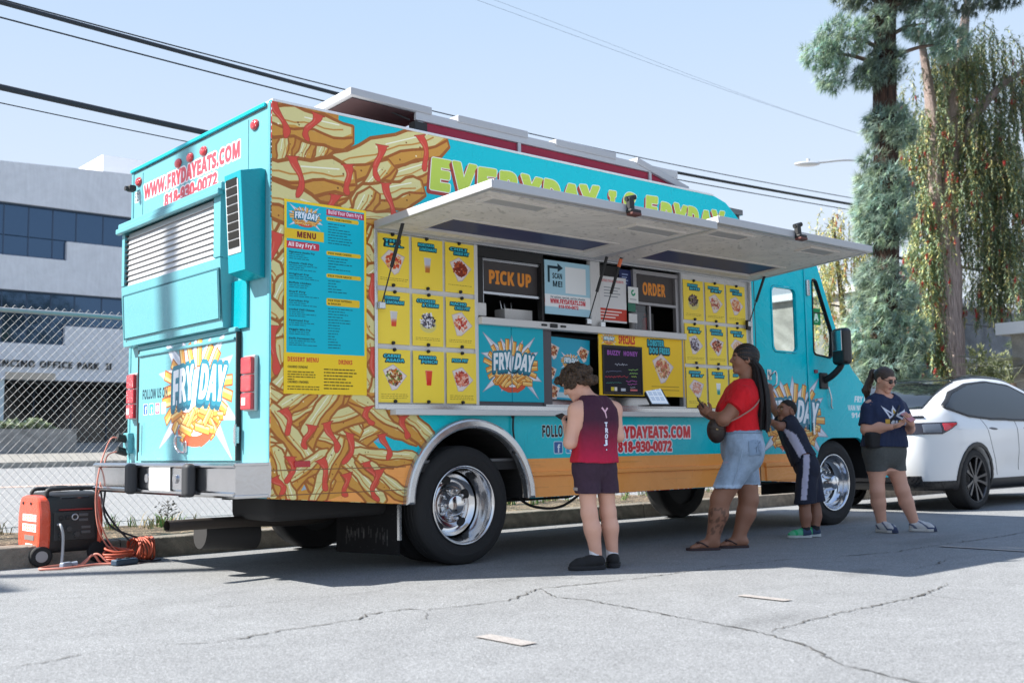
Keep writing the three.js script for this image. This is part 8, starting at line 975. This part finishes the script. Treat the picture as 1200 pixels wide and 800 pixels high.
  stuff(obj('crown', L.geo(), leafM({ roughness: 0.6 }), t)); obj('branch', twigs, mat([0.16, 0.11, 0.09], 0.95), t);
}
function weeping(name, label, pos, o) { // drooping strands of narrow leaves with red flower brushes
  const t = thing(name, label, 'tree', pos, PT), R = rng(o.seed), L = new Leaves(), F = new Leaves(), tw = [];
  const tm = mat(o.bark, 0.95, 0, { map: rep(barkTexL, 3, 8), bumpMap: rep(barkTex, 3, 8), bumpScale: 0.03 });
  obj('trunk', o.trunks.map(([pts, rs], i) => trunkGeo(pts, rs, 12, 0.1, i)), tm, t);
  for (const [x, y, z, sx, sy, sz, n, len, tone, fl] of o.masses) for (let i = 0; i < n * 1.6; i++) {
    const s = [x + (R() + R() - 1) * sx, y + (R() + R() - 1) * sy, z + (R() + R() - 1) * sz], h = len * (0.5 + 0.8 * R()); let p = s.slice(), a = R() * 6.283, d = nrm3([Math.cos(a) * 0.9, 0.15, Math.sin(a) * 0.9]); const st = 0.035, n2 = Math.ceil(h / st), tn = tone * (0.7 + 0.6 * R()), path = [p.slice()];
    for (let k = 0; k < n2; k++) { d = nrm3(add3(d, [(R() - 0.5) * 0.25, -0.24, (R() - 0.5) * 0.25])); p = add3(p, d, st); path.push(p.slice()); for (let j = 0; j < 2; j++) { const ld = nrm3(add3(add3(d, rdir(R), 1.1), [0, -0.25, 0])), g = tn * (0.7 + 0.6 * R()), yel = R() < (o.fresh || 0.15) ? 1.5 : 1; L.blade(p, ld, 0.07 + 0.06 * R(), 0.014, [o.leaf[0] * g * yel * yel, o.leaf[1] * g * yel, o.leaf[2] * g]); } }
    if (n2 > 3 && i % 3 === 0) tw.push(tube(path.filter((_, k) => k % 4 === 0 || k === path.length - 1).slice(0, 12), 0.005, 14, 4));
    if (R() < fl) { const c = add3(p, d, -0.1 - 0.25 * R() * h); for (let j = 0; j < 70; j++) { const o2 = add3(c, d, (R() - 0.5) * 0.09), dd = nrm3(add3(rdir(R), d, 0.2)), g = 0.75 + 0.5 * R(); F.needle(o2, dd, 0.04 + 0.02 * R(), 0.006, o.flower.map((v) => v * g)); } }
  }
  stuff(obj('crown', L.geo(), leafM({ roughness: 0.55 }), t)); if (F.p.length) stuff(obj('flower', F.geo(), leafM({ roughness: 0.7 }), t)); if (tw.length) stuff(obj('twig', tw, tm, t)); return t;
}
weeping('weeping_tree', 'weeping bottlebrush tree with hanging leaf strands and red flowers right of the pine', [17.3, 0.1, -4.5], { seed: 71, bark: [0.62, 0.55, 0.53], leaf: [0.22, 0.31, 0.185], fresh: 0.3, flower: [0.62, 0.05, 0.045],
  trunks: [[[[0.05, -0.2, 0], [0.07, 1.9, 0], [0.13, 4.4, 0], [0.25, 6.2, 0], [0.55, 8.2, 0.1], [0.9, 10, 0]], [0.36, 0.29, 0.27, 0.22, 0.14, 0.05]], [[[0.12, 4.2, 0], [-0.08, 5.6, 0.1], [-0.1, 7.2, 0.2], [-0.25, 9, 0.2]], [0.2, 0.15, 0.12, 0.05]], [[[0.25, 6.2, 0], [0.8, 7.2, 0.2], [1.5, 7.9, 0.2], [2.2, 8.2, 0.1]], [0.15, 0.1, 0.07, 0.03]], [[[0.2, 5.4, 0], [0.6, 6.0, 0.1], [1.1, 6.3, 0.2]], [0.12, 0.08, 0.03]], [[[0.08, 3, 0], [-0.3, 3.7, 0.2], [-0.55, 4.1, 0.3]], [0.1, 0.06, 0.02]]],
  masses: [[1.0, 8.6, 0, 1.1, 0.7, 0.9, 90, 1.0, 0.9, 0.15], [0.35, 8.2, 0.1, 0.6, 0.6, 0.7, 60, 0.9, 0.95, 0.2], [1.7, 7.9, 0, 0.7, 0.6, 0.7, 70, 0.9, 0.85, 0.2], [0.9, 7.0, 0.1, 0.8, 0.6, 0.7, 95, 1.1, 0.95, 0.25], [-0.1, 6.9, 0.2, 0.35, 0.5, 0.5, 50, 0.9, 1.15, 0.3], [1.15, 6.0, 0.1, 0.6, 0.6, 0.5, 95, 1.4, 0.95, 0.2], [0.45, 5.9, 0.3, 0.5, 0.5, 0.4, 50, 0.9, 1.0, 0.35], [1.05, 4.9, 0.1, 0.32, 0.6, 0.4, 60, 1.5, 0.9, 0.15], [1.35, 4.6, 0.1, 0.25, 0.4, 0.3, 30, 1.4, 0.9, 0.15], [0.78, 3.8, 0.1, 0.3, 0.3, 0.3, 26, 0.9, 0.9, 0.5], [-0.35, 5.4, 0.2, 0.26, 0.5, 0.4, 46, 1.0, 1.3, 0.5], [-0.42, 4.4, 0.2, 0.24, 0.5, 0.4, 60, 1.0, 1.35, 0.6], [-0.52, 3.2, 0.1, 0.3, 0.5, 0.4, 60, 1.0, 1.2, 0.55], [-0.5, 2.4, 0.1, 0.3, 0.4, 0.4, 60, 0.9, 1.2, 0.5], [0.2, 7.3, -0.6, 1.2, 1.2, 0.5, 110, 0.9, 1.0, 0.15], [-0.5, 6.2, -0.3, 0.4, 0.9, 0.4, 70, 0.8, 1.3, 0.4], [0.55, 5.2, -0.7, 0.5, 0.9, 0.4, 60, 0.9, 0.9, 0.15], [1.6, 6.6, -0.3, 0.5, 0.9, 0.5, 60, 1.1, 0.9, 0.15], [-0.35, 1.4, 0.2, 0.4, 0.35, 0.4, 50, 0.7, 1.1, 0.3]] });
weeping('flowering_shrub', 'sunlit bottlebrush shrub with pale leaves and orange flowers behind the truck cab', [17.9, 0.1, -6.6], { seed: 83, bark: [0.3, 0.26, 0.22], leaf: [0.36, 0.43, 0.22], fresh: 0.3, flower: [0.75, 0.28, 0.16],
  trunks: [[[[-0.3, -0.2, 0], [-0.35, 2, 0], [-0.5, 4, 0], [-0.6, 5.6, 0]], [0.14, 0.1, 0.06, 0.02]], [[[0.2, -0.2, 0], [0.4, 2, 0], [0.5, 4, 0]], [0.12, 0.08, 0.03]]],
  masses: [[-0.55, 5.4, 0, 0.6, 0.5, 0.6, 30, 0.6, 1.1, 0.25], [-0.25, 4.8, 0, 0.6, 0.5, 0.6, 32, 0.7, 1.1, 0.25], [-0.85, 4.4, 0, 0.6, 0.6, 0.6, 34, 0.7, 1.2, 0.3], [-0.65, 3.6, 0, 0.7, 0.6, 0.6, 34, 0.8, 1.15, 0.25], [-0.2, 2.9, 0, 0.6, 0.6, 0.6, 60, 0.9, 1.1, 0.2], [0.3, 2.2, 0, 0.8, 0.5, 0.6, 70, 0.8, 1.1, 0.15]] });
function bush(name, label, pos, o) { // leaf clumps through an uneven volume
  const t = thing(name, label, 'shrub', pos, 0), R = rng(o.seed), L = new Leaves(), st = [];
  for (const [x, y, z, r, n] of o.lobes) { st.push(trunkGeo([[x * 0.2, 0, z * 0.2], [x * 0.6, y * 0.55, z * 0.6], [x, y, z]], [0.05, 0.03, 0.01], 6)); for (let i = 0; i < n; i++) { const d = rdir(R), q = r * Math.cbrt(0.15 + 0.85 * R()) * (1 + 0.5 * fbm(d[0] * 2.5 + x, d[1] * 2.5 + y, d[2] * 2.5, 2)), c = [x + d[0] * q, y + d[1] * q * 0.85, z + d[2] * q]; for (let k = 0; k < 5; k++) { const ld = nrm3(add3(d, rdir(R), 1.2)), g = 0.65 + 0.7 * R(), w = R(); L.blade(c, ld, o.len * (0.6 + 0.7 * R()), o.w, [lerp(o.a[0], o.b[0], w) * g, lerp(o.a[1], o.b[1], w) * g, lerp(o.a[2], o.b[2], w) * g]); } } }
  obj('stem', st, mat([0.14, 0.11, 0.08], 0.95), t); stuff(obj('foliage', L.geo(), leafM(), t)); return t;
}
bush('shrub', 'pale yellow green shrub behind the white car roof', [20.6, 0.1, -5.3], { seed: 91, len: 0.11, w: 0.02, a: [0.20, 0.24, 0.09], b: [0.32, 0.34, 0.18], lobes: [[-0.6, 1.5, 0.3, 0.7, 420], [0.3, 1.9, 0, 0.8, 520], [1.1, 1.6, 0.2, 0.7, 420], [0.2, 1.0, 0.5, 0.8, 400], [-0.3, 2.3, 0, 0.5, 220], [1.6, 2.2, -0.3, 0.6, 300], [2.2, 1.4, -0.2, 0.7, 300]] });
bush('shrub', 'yellow green shrub low behind the pine trunk', [14.0, 0.1, -5.5], { seed: 92, len: 0.10, w: 0.02, a: [0.16, 0.22, 0.06], b: [0.30, 0.32, 0.14], lobes: [[0, 1.0, 0, 0.7, 380], [0.9, 1.1, -0.2, 0.7, 380], [1.8, 1.0, -0.2, 0.8, 420], [2.6, 1.2, 0, 0.7, 360], [-0.6, 0.8, 0.2, 0.6, 260]] });
{ const R = rng(95), t = thing('fan_palm', 'young fan palm with dark split leaves at the white wall on the right', 'palm', [16.2, 0.1, -2.75]), L = new Leaves(); obj('trunk', trunkGeo([[0, 0, 0], [0.02, 0.8, 0], [0, 1.7, 0]], [0.14, 0.12, 0.09], 10, 0.15), mat([0.14, 0.1, 0.07], 0.95), t); for (let i = 0; i < 14; i++) { const a = i * 2.4, e = 0.1 + 0.9 * R(), o = [Math.cos(a) * 0.6, 1.75 + e * 0.5, Math.sin(a) * 0.6], ax = nrm3([Math.cos(a), 0.5 * e, Math.sin(a)]), sd = nrm3(cross3(ax, [0, 1, 0])); for (let k = -9; k <= 9; k++) { const d = nrm3(add3(ax, sd, k * 0.14)); L.blade(o, nrm3(add3(d, [0, -0.25, 0])), 0.55, 0.02, [0.05 + 0.03 * R(), 0.075 + 0.03 * R(), 0.04]); } L.blade([0, 1.7, 0], nrm3(o.map((v, j) => v - [0, 1.7, 0][j])), 0.7, 0.012, [0.1, 0.12, 0.05]); } obj('crown', L.geo(), leafM(), t); }
{ const t = thing('distant_pine', 'soft green pine reaching in beside the weeping tree at the far right', 'tree', [38.5, 0, -11.5], PT), R = rng(97), L = new Leaves(); obj('trunk', trunkGeo([[0, 0, 0], [0.1, 5, 0], [0, 11, 0]], [0.3, 0.22, 0.06], 10), mat([0.16, 0.11, 0.08], 0.95), t); for (let i = 0; i < 60; i++) { const y = 3 + 8 * R(), r = 1.9 * (1 - (y - 3) / 11), a = R() * 6.283, c = [Math.cos(a) * r * R(), y, Math.sin(a) * r * R()]; for (let k = 0; k < 60; k++) { const o = add3(c, rdir(R), 0.5 * R()), g = 0.7 + 0.6 * R(); for (let j = 0; j < 8; j++) L.needle(o, rdir(R), 0.28, 0.014, [0.12 * g, 0.18 * g, 0.08 * g]); } } stuff(obj('crown', L.geo(), leafM(), t)); }
// buildings behind the cab and the car
{ const wm = (c) => mat(c, 0.9, 0, { map: rep(concTex, 0.3) }), house = (name, label, x0, x1, z0, z1, h, c, wins) => { const t = thing(name, label, 'building'); obj('wall', metres(b2(x0, x1, 0, h, z0, z1)), wm(c), t); obj('roof', b2(x0 - 0.2, x1 + 0.2, h, h + 0.22, z0 - 0.2, z1 + 0.2), mat([0.55, 0.56, 0.58], 0.8), t); for (const [a, b, y0, y1] of wins) { const f = obj('window', [b2(a, b, y0, y0 + 0.08, z1, z1 + 0.05), b2(a, b, y1 - 0.08, y1, z1, z1 + 0.05), b2(a, a + 0.08, y0 + 0.08, y1 - 0.08, z1, z1 + 0.05), b2(b - 0.08, b, y0 + 0.08, y1 - 0.08, z1, z1 + 0.05)], mat([0.5, 0.5, 0.52], 0.6), t); obj('pane', b2(a + 0.08, b - 0.08, y0 + 0.08, y1 - 0.08, z1 + 0.005, z1 + 0.02), phys([0.05, 0.07, 0.11], { roughness: 0.05, metalness: 0.3 }), f); } base(t, [(x0 + x1) / 2, 0, z1]); };
  house('low_building', 'low white building seen through the cab window and shrub', 26.8, 33.2, -34, -12, 5.4, [0.78, 0.78, 0.78], [[28, 29.4, 2.6, 3.8], [30.4, 31.8, 2.6, 3.8]]);
  house('low_building', 'pale grey blue building behind the trunk of the weeping tree', 33.4, 48, -30, -14.5, 6.0, [0.42, 0.47, 0.56], [[37, 39, 2.6, 4], [41, 43, 2.6, 4]]);
  house('garden_wall', 'white wall at the right edge beyond the car', 17.1, 21.5, -3.1, -2.85, 2.75, [0.7, 0.69, 0.67], []); }
// across the street, out of view: what the office glass and the car mirror
{ const mk = (pos, s, seedv, label) => bush('street_tree', label, pos, { seed: seedv, len: 0.3, w: 0.07, a: [0.05, 0.08, 0.03], b: [0.08, 0.11, 0.04], lobes: [[0, 4.5 * s, 0, 1.9 * s, 700], [1.3 * s, 5.4 * s, 0.4, 1.5 * s, 500], [-1.3 * s, 5.2 * s, -0.3, 1.5 * s, 500], [0, 6.4 * s, 0, 1.4 * s, 450]] }); mk([29, 0, 17], 1.1, 111, 'dark street tree across the road, mirrored in the lower office windows'); mk([24, 0, 12.5], 2.1, 114, 'tall street tree across the road, mirrored in the car windows'); mk([36, 0, 19], 1.3, 112, 'second dark street tree across the road, farther from the truck');
  const t = thing('palm_tree', 'tall thin palm across the road, mirrored in the office windows', 'tree', [23.6, 0, 15]), L = new Leaves(), R = rng(113); obj('trunk', trunkGeo([[0, 0, 0], [0.3, 6, 0], [0.1, 13, 0]], [0.32, 0.24, 0.2], 10), mat([0.30, 0.26, 0.22], 0.9), t); for (let i = 0; i < 26; i++) { const a = i * 2.4, d = nrm3([Math.cos(a), 0.6 - R() * 1.1, Math.sin(a)]); for (let k = 0; k < 14; k++) { const o = [0.1 + d[0] * k * 0.12, 13 + d[1] * k * 0.12 - k * k * 0.006, d[2] * k * 0.12]; L.blade(o, nrm3(add3(d, rdir(R), 0.8)), 0.5, 0.03, [0.06, 0.09, 0.03]); } } stuff(obj('crown', L.geo(), leafM(), t)); }
scene.updateMatrixWorld(true);
renderer.render(scene, camera);
